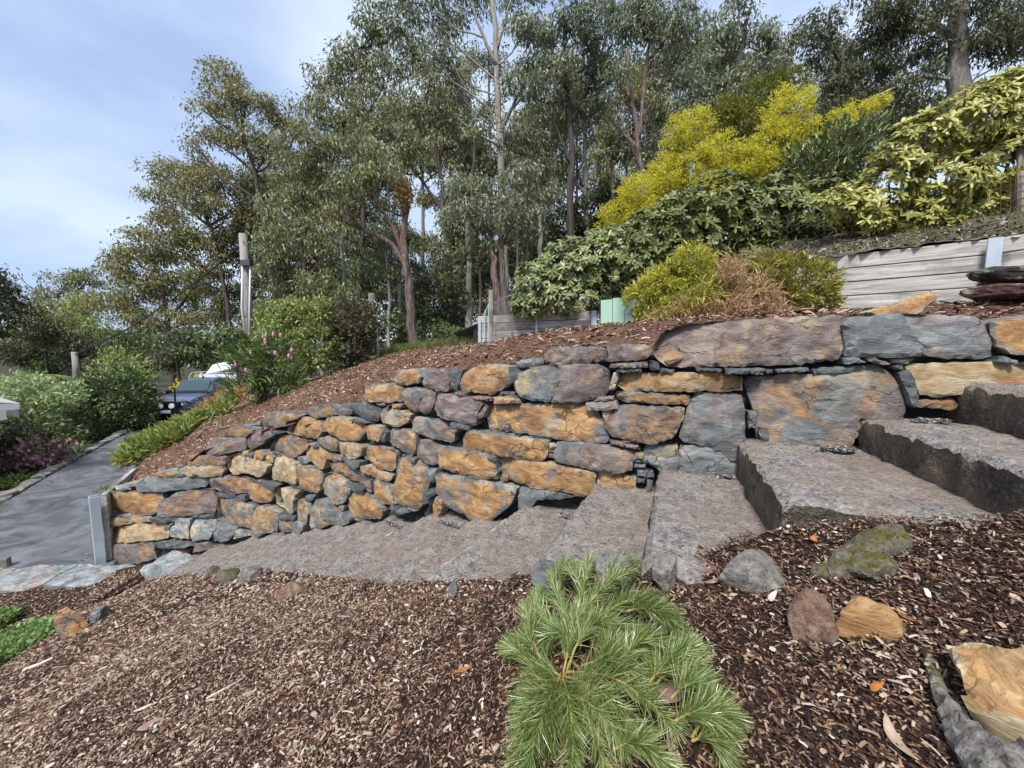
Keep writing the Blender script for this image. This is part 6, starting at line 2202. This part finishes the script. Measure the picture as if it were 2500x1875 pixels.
for s in (-1, 1):
    m = MB()
    m.hexa([(s * .79, 1.9, 1.2), (s * .79, 3.2, 1.2), (s * .79, 3.2, 1.25), (s * .79, 1.9, 1.25), (s * .68, 2.2, 1.62), (s * .66, 3.2, 1.66), (s * .70, 3.2, 1.6), (s * .72, 2.2, 1.58)])
    m.build('side_window', M['glass'], car)
    m = MB()   # headlamp wraps round the corner
    m.hexa([(s * .46, .06, .80), (s * .86, .30, .84), (s * .80, .36, .84), (s * .46, .14, .80), (s * .46, .10, .94), (s * .87, .40, 1.0), (s * .80, .46, 1.0), (s * .46, .18, .95)])
    m.build('headlight', M['lamp'], car)
    m = MB()
    m.tube([(s * .20, -.10, .80), (s * .20, -.06, .80), (s * .20, 0.0, .80)], [.105, .11, .06], 14)
    m.build('driving_light', M['lamp'], car)
    for y in (0.95, 4.1):
        m = MB()
        m.tube([(s * .70, y, .38), (s * .72, y, .38), (s * .90, y, .38), (s * .92, y, .38)], [.33, .38, .38, .33], 18)
        w_ = m.build('wheel', M['tyre'], car)
        m = MB()
        m.tube([(s * .90, y, .38), (s * .935, y, .38)], [.24, .22], 14)
        m.build('rim', M['galv'], w_)
    m = MB()
    m.box((s * 1.02, 1.75, 1.2), (.2, .1, .16))
    m.build('mirror', M['black_trim'], car)
m = MB()   # bull bar
m.box((0, 0.02, .56), (1.72, .16, .24))
for s in (-1, 1):
    m.tube([(s * .36, -.06, .46), (s * .36, -.10, .9), (s * .34, -.06, 1.52)], .035, 8)
    m.tube([(s * .36, -.08, .95), (s * .70, -.02, .98), (s * .84, .16, .80), (s * .86, .2, .60)], .03, 8)
m.tube([(-.35, -.08, .97), (.35, -.08, .97)], .03, 8)
m.tube([(-.34, -.06, 1.44), (.34, -.06, 1.44)], .014, 6)
m.build('bull_bar', M['black_trim'], car)
m = MB()
m.box((0, .09, .83), (.9, .06, .22))
m.build('grille', M['black_trim'], car)
m = MB()
m.box((-.05, -.075, .56), (.40, .014, .12))
m.build('number_plate', M['plate'], car)
m = MB()   # canopy on the tray
m.box((0, 4.35, 1.50), (1.68, 1.5, .72))
m.build('canopy', M['white_paint'], car)
m = MB()   # raised side lid
m.box((0, 0, 0), (1.15, 0.9, .04), roty(-0.22) @ rotx(0.5))
o = m.build('canopy_lid', M['white_paint'], car)
o.location = (0, 4.0, 2.2)
m = MB()
m.tube([(0, 2.4, 1.76), (0.0, 2.42, 1.80), (0, 2.5, 1.80)], .03, 6)
m.build('aerial_base', M['black_trim'], car)
m = MB()   # wipers
m.tube([(-.55, 1.47, 1.255), (.05, 1.46, 1.26)], .01, 4)
m.tube([(0.0, 1.47, 1.255), (.58, 1.46, 1.26)], .01, 4)
m.build('wiper', M['black_trim'], car)

# galvanised gate behind the ute
gt = thing('farm_gate', 'galvanised tubular gate with mesh standing beyond the ute', 'gate', tuple(at(465, 965, 18.5)))
g0 = np.array(gt.location)
m = MB()
m.tube(np.array([at(462, 965, 18.5), at(462, 920, 18.5), at(468, 910, 18.5), at(520, 906, 20), at(560, 904, 21.5)]) - g0, 0.03, 6)
m.build('frame', M['galv'], gt)
m = MB()
for k in range(12):
    f0 = k / 12
    a = at(466 + 80 * f0, 912, 18.6 + 2.5 * f0)
    b = at(466 + 80 * min(1, f0 + .2), 945, 18.6 + 2.5 * min(1, f0 + .2))
    m.tube(np.array([a, b]) - g0, 0.008, 3, False)
m.build('wire_mesh', M['wire'], gt)

# ------------------------------------------------------------------ the garden across the driveway
shrub('hedge', 'tall dark leafy hedge between the driveway and the short pole', 'hedge', [(200, 990, 70, 60), (270, 950, 60, 66), (318, 970, 52, 66), (250, 1030, 90, 50), (335, 1010, 40, 40), (150, 1030, 50, 40), (300, 1040, 56, 34)], 15, 'hedge_d', 440, 9, 4.6, 1.3, 0.3, 0.7, 14, LEAF6, stems=2, zg=ZDRIVE)
shrub('hedge', 'arching pale tipped shrub behind the dark hedge, left of the ute', 'shrub', [(290, 900, 44, 46), (330, 920, 40, 40), (345, 955, 30, 36), (265, 935, 40, 36)], 16.5, 'hedge_l', 441, 9, 4.2, 0.9, 0.6, 0.8, 14, LEAF6, stems=3, zg=ZDRIVE)
shrub('pale_shrub', 'pale lime green shrub lit up beside the roof corner', 'shrub', [(95, 960, 52, 44), (40, 950, 46, 40), (130, 990, 36, 34), (70, 1000, 50, 30), (180, 960, 26, 26)], 13, 'hedge_y', 442, 9, 5.0, 1.2, 0.3, 0.8, 12, LEAF6, stems=2, zg=ZDRIVE)
shrub('white_leaved_shrub', 'leafy shrub with pale flecked leaves under the lime green shrub', 'shrub', [(90, 1040, 60, 30), (140, 1060, 50, 30), (60, 1020, 40, 26), (170, 1080, 40, 22)], 12, 'hedge_d', 443, 11, 6.0, 1.2, 0.3, 0.8, 13, LEAF6, stems=2, zg=ZDRIVE)
bp = shrub('flowering_shrub', 'bronze leaved shrub dotted with pink flowers beside the driveway kerb', 'shrub', [(90, 1100, 50, 32), (130, 1120, 44, 30), (60, 1130, 44, 34), (110, 1150, 44, 26), (40, 1165, 40, 30)], 10.4, 'pinkish', 444, 8, 4.4, 1.2, 0.3, 0.7, 11, LEAF6, stems=2, zg=ZDRIVE)
r = np.random.default_rng(9)
for k in range(46):
    c = at(*[(62, 1078), (150, 1070), (56, 1105), (120, 1125), (60, 1140), (112, 1140), (130, 1165), (90, 1115), (20, 1150)][k % 9], 10.0)
    c = c + r.normal(size=3) * np.array([.16, .1, .09])
    a = np.arange(5) * 2 * math.pi / 5
    A = np.stack([np.cos(a), -0.5 + 0 * a, np.sin(a)], -1)
    obj('flower', leaves('flower', np.zeros((5, 3)), A, np.tile([0, -1.0, 0.2], (5, 1)), 0.055, 0.05, LEAF6), M['pink'], bp, tuple(c - np.array(bp.location)))
shrub('low_shrub', 'low dark green shrub at the left edge above the pink flowers', 'shrub', [(10, 1080, 50, 24), (30, 1060, 40, 16), (-20, 1120, 60, 40)], 10.6, 'gum_d', 445, 8, 3.4, 1.2, 0.2, 0.8, 11, NEEDLE, stems=2, zg=ZDRIVE)
shrub('low_shrub', 'orange green low shrub at the left edge below the pink flowers', 'shrub', [(20, 1190, 50, 26), (60, 1180, 40, 22), (-20, 1200, 60, 30)], 9.4, 'juniper', 446, 8, 3.4, 1.2, 0.2, 0.8, 11, NEEDLE, stems=2, zg=ZDRIVE)
agc = at(190, 1112, 11.2)
ag = thing('strappy_plant', 'strap leaved plant with broad pale blades at the driveway kerb', 'plant', tuple(agc))
for k in range(22):
    a = r.uniform(0, 6.28)
    P = np.zeros((1, 3))
    me = leaves('blade', P, [(math.cos(a), math.sin(a), r.uniform(0.5, 1.6))], [(-math.cos(a) * .8, -math.sin(a) * .8, 1.0)], r.uniform(0.35, 0.55), 0.055, NEEDLE)
    obj('blade', me, M['hedge_d'] if k % 5 else M['hedge_y'], ag)
shrub('yellow_shrub', 'small bright yellow leaved shrub behind the ute bonnet', 'shrub', [(440, 950, 24, 12), (465, 940, 16, 14), (480, 925, 10, 10), (430, 958, 18, 8)], 20.5, 'yellow', 447, 8, 4.5, 1.2, 0.3, 0.8, 9, LEAF6, stems=1, zg=ZDRIVE)

# roof corner of a house at the left edge
hs = thing('house_corner', 'pale gutter and roof corner of a house at the left edge', 'house', tuple(at(-60, 1010, 9.0)))
h0 = np.array(hs.location)
M['gutter'] = plain('white_gutter', (0.66, 0.66, 0.64), 0.4, 0.5, 0, 0.05, 5, 0)
M['roof'] = plain('pale_roof_sheet', (0.5, 0.47, 0.45), 0.5, 0.4, 0, 0.1, 5, 0)
M['fascia'] = plain('cream_fascia', (0.55, 0.54, 0.5), 0.6, 0.4, 0, 0.08, 5, 0)
c = at(44, 990, 9.0)                      # outer corner of the gutter
u1 = np.array([-0.50, -0.866, 0])          # along the eave, out of frame
u2 = np.array([-0.866, 0.50, 0])           # the other way, away from the camera


def strip(name, mat, z0, z1, off, L1, L2):
    m = MB()
    for u, L in ((u1, L1), (u2, L2)):
        nrm_ = np.array([u[1], -u[0], 0])
        a = c + u * off
        b = c + u * L
        A = [a, b, b + nrm_ * 0.02, a + nrm_ * 0.02]
        m.hexa([np.array([*q[:2], c[2] + z0]) - h0 for q in A] + [np.array([*q[:2], c[2] + z1]) - h0 for q in A])
    m.build(name, mat, hs)


strip('gutter', M['gutter'], -0.09, 0.05, 0.0, 4, 4)
strip('fascia', M['fascia'], -0.30, -0.092, 0.18, 4, 4)
for k in range(14):
    m = MB()
    a = c + u2 * (0.05 + 0.28 * k) + np.array([0, 0, 0.05])
    b = a + u1 * 3.8 + np.array([0, 0, 0.75])
    for q in (0, 1):
        o_ = u2 * 0.14 * q
        m.add(np.array([a + o_, b + o_, b + o_ + u2 * 0.13 + np.array([0, 0, .02 * (1 - 2 * q)]), a + o_ + u2 * 0.13 + np.array([0, 0, .02 * (1 - 2 * q)])]) - h0, [(0, 1, 2, 3)])
    m.build('roof_sheet', M['roof'], hs)
m = MB()
wv_ = [c + u1 * 0.6 + u2 * 0.5, c + u1 * 4 + u2 * 0.5, c + u1 * 4 + u2 * 4, c + u1 * 0.6 + u2 * 4]
m.hexa([np.array([q[0], q[1], ZDRIVE - .1]) - h0 for q in wv_] + [np.array([q[0], q[1], c[2] - 0.2]) - h0 for q in wv_])
m.build('wall', M['fascia'], hs)

# two pale edging blocks at the lower left
for k, (x, y, w, h, lab) in enumerate([(-2, 1382, 16, 30, 'left of two small pale concrete blocks at the driveway end'), (14, 1374, 17, 26, 'right of two small pale concrete blocks at the driveway end')]):
    m = MB()
    d = 5.3
    m.box(at(x, y, d), (w * px(d) * .8, 0.1, h * px(d)), rotz(0.5))
    o = m.build('concrete_block', M['lichen'], loc=tuple(at(x, y, d)))
    bv = o.modifiers.new('bevel', 'BEVEL')
    bv.width = 0.008
    tag(o, lab, 'block')

# ------------------------------------------------------------------ bark mulch, leaf litter
def chips(name, label, P, L, W, seed, mat, tilt=0.35, along=None, tpl=CHIP):
    r = np.random.default_rng(seed)
    n = len(P)
    a = r.uniform(0, 6.283, n)
    A = np.stack([np.cos(a), np.sin(a), r.normal(size=n) * tilt], -1)
    N = np.stack([r.normal(size=n) * tilt, r.normal(size=n) * tilt, np.ones(n)], -1)
    o = obj(name, leaves(name, P, A, N, L, W, tpl), M[mat])
    tag(o, label, 'mulch', kind='stuff')
    return o


def scatter_view(r, n, box, zf, keep, lift):
    """Random ground points, denser close to the camera."""
    x0, x1, y0, y1 = box
    X, Y = r.uniform(x0, x1, n), r.uniform(y0, y1, n)
    ok = keep(X, Y) & (np.abs(X) < 1.9 * Y + 0.9)
    X, Y = X[ok], Y[ok]
    return np.stack([X, Y, zf(X, Y) + lift(len(X))], -1)


r = np.random.default_rng(55)
M['slope_chip'] = chip_mat('slope_rubble', [(0.06, 0.045, 0.03), (0.13, 0.08, 0.05), (0.2, 0.17, 0.13), (0.33, 0.3, 0.26), (0.5, 0.48, 0.44)], 2.0)
M['pale_chip'] = chip_mat('pale_wood_chip', [(0.3, 0.2, 0.13), (0.45, 0.33, 0.22), (0.6, 0.5, 0.38), (0.7, 0.64, 0.54)], 3.0)


def keep_bed(x, y):
    q, s = wall_side(x, y)
    out = -q - stair_out(s)
    w = 0.06 * vnoise(np.stack([x, y, 0 * x], -1) * 9.0) + 0.03
    return ((out > w - 0.10) | ((x < -4.3) & (q < -0.4))) & (y > 0.35)


near_box, far_box = (-2.6, 2.7, 0.3, 2.4), (-8.2, -0.5, 0.9, 5.2)
P = scatter_view(r, 330000, near_box, lambda x, y: bed_z(x, y), keep_bed, lambda n: r.uniform(0.0, 0.012, n))
n = len(P)
chips('bark_mulch', 'dark bark mulch chips covering the near garden bed', P, r.gamma(2.2, 0.0042, n) + 0.0028, r.gamma(2.4, 0.0012, n) + 0.0015, 1, 'chip')
P = scatter_view(r, 125000, far_box, lambda x, y: bed_z(x, y), lambda x, y: keep_bed(x, y) & ((x < -2.0) | (y > 2.2)), lambda n: r.uniform(0.0, 0.014, n))
n = len(P)
chips('bark_mulch', 'bark mulch chips on the far lower part of the garden bed', P, r.gamma(3.0, 0.0062, n) + 0.005, r.gamma(3.0, 0.002, n) + 0.0026, 2, 'chip')
P = scatter_view(r, 3000, (-2.8, 2.2, 0.4, 2.8), lambda x, y: bed_z(x, y), keep_bed, lambda n: r.uniform(0.008, 0.016, n))
n = len(P)
chips('pale_wood_bits', 'pale split wood bits sprinkled over the mulch', P, r.gamma(3.0, 0.0042, n) + 0.004, r.gamma(3.0, 0.0018, n) + 0.002, 5, 'pale_chip', 0.3)
# larger shreds and leaves of the litter
P = scatter_view(r, 2200, (-3.4, 2.2, 0.4, 3.2), lambda x, y: bed_z(x, y), keep_bed, lambda n: r.uniform(0.006, 0.018, n))
n = len(P)
chips('bark_shreds', 'longer pale bark shreds lying on the mulch', P, r.uniform(0.022, 0.055, n), r.uniform(0.002, 0.0055, n), 3, 'chip', 0.2)
P = scatter_view(r, 60000, (-9.5, 7.5, 1.6, 12.5), lambda x, y: bank_z(x, y), lambda x, y: bank_keep(x, y) & (wall_side(x, y)[0] > 0.28), lambda n: r.uniform(0.0, 0.025, n))
n = len(P)
chips('bank_mulch', 'reddish bark mulch covering the bank behind the stone wall', P, r.gamma(3.0, 0.014, n) + 0.012, r.gamma(3.0, 0.0042, n) + 0.005, 4, 'chip_bank', 0.3)

X, Y = r.uniform(-14, -5.5, 2600), r.uniform(5.0, 14, 2600)
dd_ = drv(X, Y)
ok = (dd_ < -0.05) & (dd_ > -2.7) & (r.uniform(size=2600) < np.where((dd_ < -2.2) | (dd_ > -0.35), 0.8, 0.12))
P = np.stack([X, Y, 0 * X + ZDRIVE + 0.03], -1)[ok]
n = len(P)
chips('driveway_litter', 'dry leaves and bark crumbs along the driveway edges', P, r.uniform(0.015, 0.06, n), r.uniform(0.006, 0.02, n), 9, 'chip', 0.15)

# single things lying on the mulch
M['leaf_tan'] = plain('dry_tan_leaf', (0.42, 0.31, 0.22), 0.7, 0.3, 0, 0.2, 60, 0.2)
M['leaf_pink'] = plain('dry_pinkish_leaf', (0.36, 0.23, 0.19), 0.7, 0.3, 0, 0.2, 60, 0.2)
M['leaf_orange'] = plain('dry_orange_leaf', (0.42, 0.16, 0.04), 0.65, 0.3, 0, 0.2, 60, 0.2)
M['leaf_pale'] = plain('bleached_leaf', (0.62, 0.56, 0.48), 0.65, 0.3, 0, 0.15, 60, 0.2)
M['stick'] = plain('bleached_stick', (0.55, 0.48, 0.40), 0.8, 0.2, 0, 0.25, 50, 0.3)
M['barkred'] = plain('red_bark_strip', (0.20, 0.10, 0.085), 0.8, 0.2, 0, 0.25, 50, 0.4)
BZ = lambda a, b: bed_z(np.atleast_1d(a), np.atleast_1d(b))


def litter_leaf(x, y, L, W, ang_, mat, label, curl=0.3):
    d = ground_d(x, y, BZ)
    c = at(x, y, d)
    n = 9
    t_ = np.linspace(0, 1, n)
    wv = np.sin(np.pi * np.clip(t_ * 0.94 + 0.04, 0, 1)) ** 0.8
    V = []
    for i in range(n):
        zc = curl * L * (t_[i] - 0.5) ** 2 * 2.2
        for s_ in (-1, 0, 1):
            V.append((L * (t_[i] - 0.5), s_ * W / 2 * wv[i] + 0.12 * L * math.sin(t_[i] * 2.6), zc + abs(s_) * 0.22 * W * wv[i] + 0.008))
    V = np.array(V) @ rotz(ang_).T
    Q = []
    for i in range(n - 1):
        for j in range(2):
            Q.append((i * 3 + j, (i + 1) * 3 + j, (i + 1) * 3 + j + 1, i * 3 + j + 1))
    o = obj('fallen_leaf', mesh_arr('fallen_leaf', V, Q, True), M[mat], None, tuple(c + np.array([0, 0, 0.006])))
    sm = o.modifiers.new('thickness', 'SOLIDIFY')
    sm.thickness = 0.0008
    tag(o, label, 'leaf', 'fallen leaves on the mulch')


for a in [(2145, 1700, .055, .014, .4, 'leaf_orange', 'curled orange leaf in the dark mulch left of the lichen boulder'), (2212, 1520, .05, .012, 1.4, 'leaf_orange', 'orange brown leaf standing above the boulder rim'),
          (2200, 1830, .09, .02, 1.2, 'leaf_tan', 'long tan leaf low at the right'), (1890, 1475, .07, .016, .7, 'leaf_pale', 'curled bleached leaf left of the reddish boulder'),
          (1745, 1435, .075, .016, .3, 'leaf_pink', 'pinkish leaf right of the shrub top'), (1990, 1330, .05, .02, .9, 'leaf_orange', 'small orange leaf by the broad step corner'),
          (2140, 1420, .10, .032, .2, 'leaf_pink', 'broad grey pink leaf on the ochre rock'), (2320, 1400, .06, .028, -.5, 'leaf_pink', 'pink brown leaf on the dark mulch at right'),
          (1645, 1720, .08, .05, .4, 'leaf_pink', 'crumpled pinkish leaf caught in the shrub'), (1655, 1850, .09, .022, 1.3, 'leaf_tan', 'tan leaf hanging at the shrub foot'),
          (370, 1785, .08, .045, .5, 'leaf_pink', 'crumpled pinkish leaf low on the left mulch'), (545, 1590, .10, .02, .7, 'leaf_pink', 'pinkish strip leaf in the middle of the left mulch'),
          (840, 1515, .06, .02, .0, 'leaf_pink', 'pink leaf below the step ends'), (350, 1740, .06, .016, .6, 'leaf_pale', 'bleached curled leaf left of centre in the mulch'),
          (570, 1415, .05, .014, 1.0, 'yellow', 'yellow leaf next to the moss capped rock'), (1130, 1650, .05, .018, .3, 'leaf_orange', 'orange leaf left of the shrub')]:
    litter_leaf(*a)


def stick(pts, w, mat, label, cat='twig', name='twig'):
    P = np.array([at(x, y, ground_d(x, y, BZ)) for x, y in pts]) + np.array([0, 0, 0.012])
    m = MB()
    m.tube(P, np.linspace(w, w * 0.55, len(P)), 7)
    o = m.build(name, M[mat], loc=tuple(P[0]), smooth=True)
    tag(o, label, cat, 'twigs on the mulch')


stick([(505, 1712), (545, 1690), (595, 1662)], .0055, 'stick', 'bleached stick on the left mulch, the upper of two')
stick([(460, 1828), (490, 1805), (522, 1778)], .005, 'stick', 'bleached stick on the left mulch, the lower of two')
stick([(1180, 1768), (1240, 1778), (1290, 1782)], .004, 'stick', 'straw coloured stick poking from the left of the shrub')
stick([(1610, 1425), (1680, 1415), (1750, 1395)], .010, 'barkred', 'long reddish bark strip in front of the step right of the shrub', 'bark', 'bark_strip')
stick([(1795, 1400), (1805, 1375), (1820, 1350)], .002, 'stick', 'thin curved pale twig by the lichen covered rock')
stick([(1240, 1448), (1262, 1432), (1282, 1420)], .006, 'black_trim', 'short black stick at the step end left of the shrub')
stick([(60, 1640), (100, 1625), (130, 1610)], .014, 'leaf_pale', 'pale curled bark piece near the green groundcover', 'bark', 'bark_strip')

# green groundcover at the left
def bed_carpet(name, label, poly, mat, seed, n, lpx, wpx, h):
    carpet(name, label, 'plant', poly, lambda x, y: ground_d(x, y, BZ), mat, seed, n, lpx, wpx, h, 0.9, None, LEAF6, (0.0, 0.0))


bed_carpet('groundcover', 'bright green groundcover mat at the left edge below the leaning stone', [(-30, 1575), (60, 1545), (140, 1525), (135, 1545), (90, 1575), (30, 1610), (-30, 1640)], 'gcover', 450, 6500, 8, 4.2, 0.07)
bed_carpet('groundcover', 'small darker groundcover patch at the left edge above the bright mat', [(-30, 1510), (30, 1498), (40, 1515), (10, 1535), (-30, 1545)], 'gcover', 451, 1300, 8, 4.0, 0.06)


def tuft(x, y, d, n, L, mat, label, seed, W=0.004, cat='grass', name='grass_tuft'):
    r = np.random.default_rng(seed)
    c = at(x, y, d)
    P = r.normal(size=(n, 3)) * np.array([.06, .05, 0.004])
    A = np.stack([r.normal(size=n) * .6, r.normal(size=n) * .5, np.ones(n)], -1)
    o = obj(name, leaves(name, P, A, r.normal(size=(n, 3)), L * r.uniform(.5, 1.1, n), W, NEEDLE), M[mat], None, tuple(c))
    tag(o, label, cat)


tuft(2400, 762, 3.1, 90, 0.10, 'gcover', 'bright grass tuft on the bank before the red rocks', 1, .006)
tuft(600, 1035, bank_d(600, 1035), 40, 0.12, 'juniper', 'small green weed on the bank above the stone wall', 2, .01, 'weed', 'weed')
tuft(1395, 833, 8.0, 40, 0.16, 'juniper', 'yellow green weed on the bank below the green panel', 3, .012, 'weed', 'weed')
tuft(255, 1196, 5.7, 40, 0.10, 'juniper', 'yellow green weed behind the top of the galvanised post', 4, .008, 'weed', 'weed')
# rough grass behind the ridge and on the upper slope
r = np.random.default_rng(77)
X, Y = r.uniform(-4.2, -0.8, 5000), r.uniform(10.6, 13, 5000)
Pg = np.stack([X, Y, zbank(X, Y)], -1)
A = np.stack([r.normal(size=5000) * .4, r.normal(size=5000) * .4, np.ones(5000)], -1)
o = obj('rough_grass', leaves('rough_grass', Pg, A, r.normal(size=(5000, 3)), r.uniform(.08, .28, 5000), 0.014, NEEDLE), M['grass'])
tag(o, 'rough dry grass along the ridge under the trees', 'grass', kind='stuff')
X, Y = r.uniform(3.5, 9, 9000), r.uniform(4.0, 8.5, 9000)
ok = (behind_timber(X, Y) > 0.25) & (vnoise(np.stack([X, Y, 0 * X], -1) * 1.4) > -0.15)
X, Y = X[ok], Y[ok]
n = len(X)
A = np.stack([r.normal(size=n) * .5, r.normal(size=n) * .5, np.ones(n)], -1)
o = obj('slope_grass', leaves('slope_grass', np.stack([X, Y, slope_z(X, Y)], -1), A, r.normal(size=(n, 3)), r.uniform(.04, .14, n), 0.008, NEEDLE), M['grass'])
tag(o, 'thin grass on the slope above the right timber wall', 'grass', kind='stuff')

X, Y = r.uniform(3.2, 9, 9000), r.uniform(4.0, 8.0, 9000)
ok = (behind_timber(X, Y) > 0.12) & (behind_timber(X, Y) < 1.6)
P = np.stack([X, Y, slope_z(X, Y) + 0.01], -1)[ok]
n = len(P)
chips('slope_stones', 'scattered pale stones and bark on the slope above the right timber wall', P, r.gamma(3, 0.009, n) + 0.01, r.gamma(3, 0.006, n) + 0.008, 8, 'slope_chip', 0.5)

# ------------------------------------------------------------------ the needle leaved shrub in the foreground
def needle_shrub():
    r = np.random.default_rng(5)
    hub = at(1375, 1660, ground_d(1375, 1700, BZ))
    foot = np.array([hub[0], hub[1] + 0.03, 0.0])
    foot[2] = float(BZ(foot[0], foot[1])[0])
    root = thing('needle_leaved_shrub', 'low spreading green shrub with soft needle leaves in the foreground mulch', 'shrub', tuple(foot))
    d0 = float(hub[1])
    # branches in the photograph: start, bend, tip, depth offset of the tip (negative is nearer)
    br = [((1372, 1655), (1365, 1720), (1345, 1800), -.06), ((1372, 1655), (1420, 1700), (1480, 1860), -.10), ((1372, 1655), (1460, 1720), (1560, 1790), -.08), ((1375, 1650), (1520, 1690), (1640, 1780), -.05),
          ((1640, 1780), (1700, 1790), (1760, 1785), -.02), ((1375, 1650), (1300, 1690), (1270, 1800), -.08), ((1375, 1650), (1310, 1640), (1265, 1700), 0.0), ((1370, 1660), (1290, 1760), (1260, 1870), -.10),
          ((1372, 1655), (1330, 1780), (1290, 1880), -.12), ((1372, 1660), (1400, 1780), (1400, 1890), -.14), ((1375, 1640), (1400, 1560), (1410, 1480), .10), ((1410, 1500), (1430, 1430), (1440, 1365), .16),
          ((1405, 1520), (1470, 1460), (1530, 1400), .16), ((1405, 1530), (1500, 1490), (1600, 1470), .14), ((1400, 1550), (1480, 1540), (1590, 1560), .08), ((1480, 1500), (1560, 1480), (1640, 1510), .10),
          ((1395, 1560), (1350, 1480), (1345, 1420), .14), ((1345, 1440), (1370, 1400), (1400, 1390), .17), ((1390, 1570), (1310, 1520), (1310, 1450), .08), ((1310, 1560), (1300, 1500), (1320, 1440), .1),
          ((1400, 1600), (1440, 1560), (1470, 1530), .02), ((1420, 1640), (1500, 1650), (1580, 1690), -.02), ((1510, 1640), (1560, 1600), (1620, 1585), .04), ((1580, 1680), (1640, 1640), (1700, 1590), .04),
          ((1600, 1660), (1660, 1640), (1720, 1640), .02), ((1640, 1700), (1690, 1690), (1730, 1700), .0), ((1690, 1790), (1740, 1750), (1780, 1740), .0), ((1690, 1800), (1740, 1830), (1780, 1870), -.06),
          ((1480, 1640), (1490, 1600), (1480, 1560), .05), ((1310, 1620), (1260, 1600), (1235, 1570), .06), ((1320, 1600), (1290, 1570), (1250, 1560), .06), ((1500, 1840), (1560, 1860), (1620, 1880), -.1),
          ((1300, 1600), (1290, 1540), (1285, 1500), .06), ((1440, 1600), (1520, 1580), (1600, 1600), .03), ((1470, 1430), (1510, 1390), (1540, 1380), .18), ((1420, 1440), (1400, 1420), (1360, 1410), .16),
          ((1380, 1700), (1450, 1780), (1520, 1830), -.08), ((1350, 1700), (1300, 1750), (1275, 1770), -.05), ((1530, 1500), (1600, 1520), (1660, 1550), .06), ((1420, 1580), (1350, 1560), (1330, 1580), .02)]
    m = MB()
    P_, A_, N_, L_ = [], [], [], []
    hgt = 0.10

    def place(x, y, off):
        d = ground_d(x, y, lambda a, b: BZ(a, b) + hgt * 0.9)
        return at(x, y, min(max(d, d0 + off * 0.6 - 0.25), d0 + off + 0.35))
    for (a, b, c, off) in br:
        A, B, C = place(*a, off * .2), place(*b, off * .6), place(*c, off)
        t_ = np.linspace(0, 1, 26)[:, None]
        S = (1 - t_) ** 2 * A + 2 * t_ * (1 - t_) * B + t_ ** 2 * C
        S[:, 2] += 0.03 * np.sin(np.pi * t_[:, 0]) + r.normal() * 0.012
        if np.linalg.norm(A - hub) < 0.08:
            S[0] = hub
        m.tube(S - foot, np.linspace(0.0032, 0.0012, 26), 6, False)
        T = unit(np.gradient(S, axis=0))
        per = 430
        f = r.uniform(0.06, 1.0, per) ** 0.85
        f = np.r_[f, r.uniform(0.93, 1.0, 40)]
        per = len(f)
        i = np.clip((f * 25).astype(int), 0, 25)
        p = np.stack([np.interp(f * 25, np.arange(26), S[:, j]) for j in range(3)], -1)
        tt_ = T[i]
        rad = unit(np.cross(tt_, unit(r.normal(size=(per, 3)))))
        ax = tt_ * r.uniform(0.75, 1.3, per)[:, None] + rad * r.uniform(0.35, 1.15, per)[:, None] + np.array([0, 0, 0.08]) + r.normal(size=(per, 3)) * 0.2
        P_.append(p)
        A_.append(ax)
        N_.append(r.normal(size=(per, 3)) + np.array([0, -0.5, 1.0]))
        L_.append(r.uniform(0.036, 0.066, per) * np.clip(1.3 - 0.5 * f, 0.6, 1.15))
    m.tube([np.zeros(3), (hub - foot) * 0.5, hub - foot], [0.009, 0.007, 0.005], 8)
    m.build('stem', M['yellow_stem'], root, True)
    P_, A_, N_, L_ = (np.concatenate(v) for v in (P_, A_, N_, L_))
    o = obj('needles', leaves('needles', P_ - foot, A_, N_, L_, 0.0014, NEEDLE), M['needle'], root)
    o['kind'] = 'stuff'
    pick = r.choice(len(P_), 420, replace=False)
    obj('dry_needles', leaves('dry_needles', P_[pick] - foot, A_[pick] + r.normal(size=(420, 3)) * 0.5, N_[pick], L_[pick], 0.0014, NEEDLE), M['dead'], root)['kind'] = 'stuff'


M['yellow_stem'] = plain('straw_stem', (0.40, 0.29, 0.10), 0.6, 0.3, 0, 0.2, 40, 0.1)
needle_shrub()
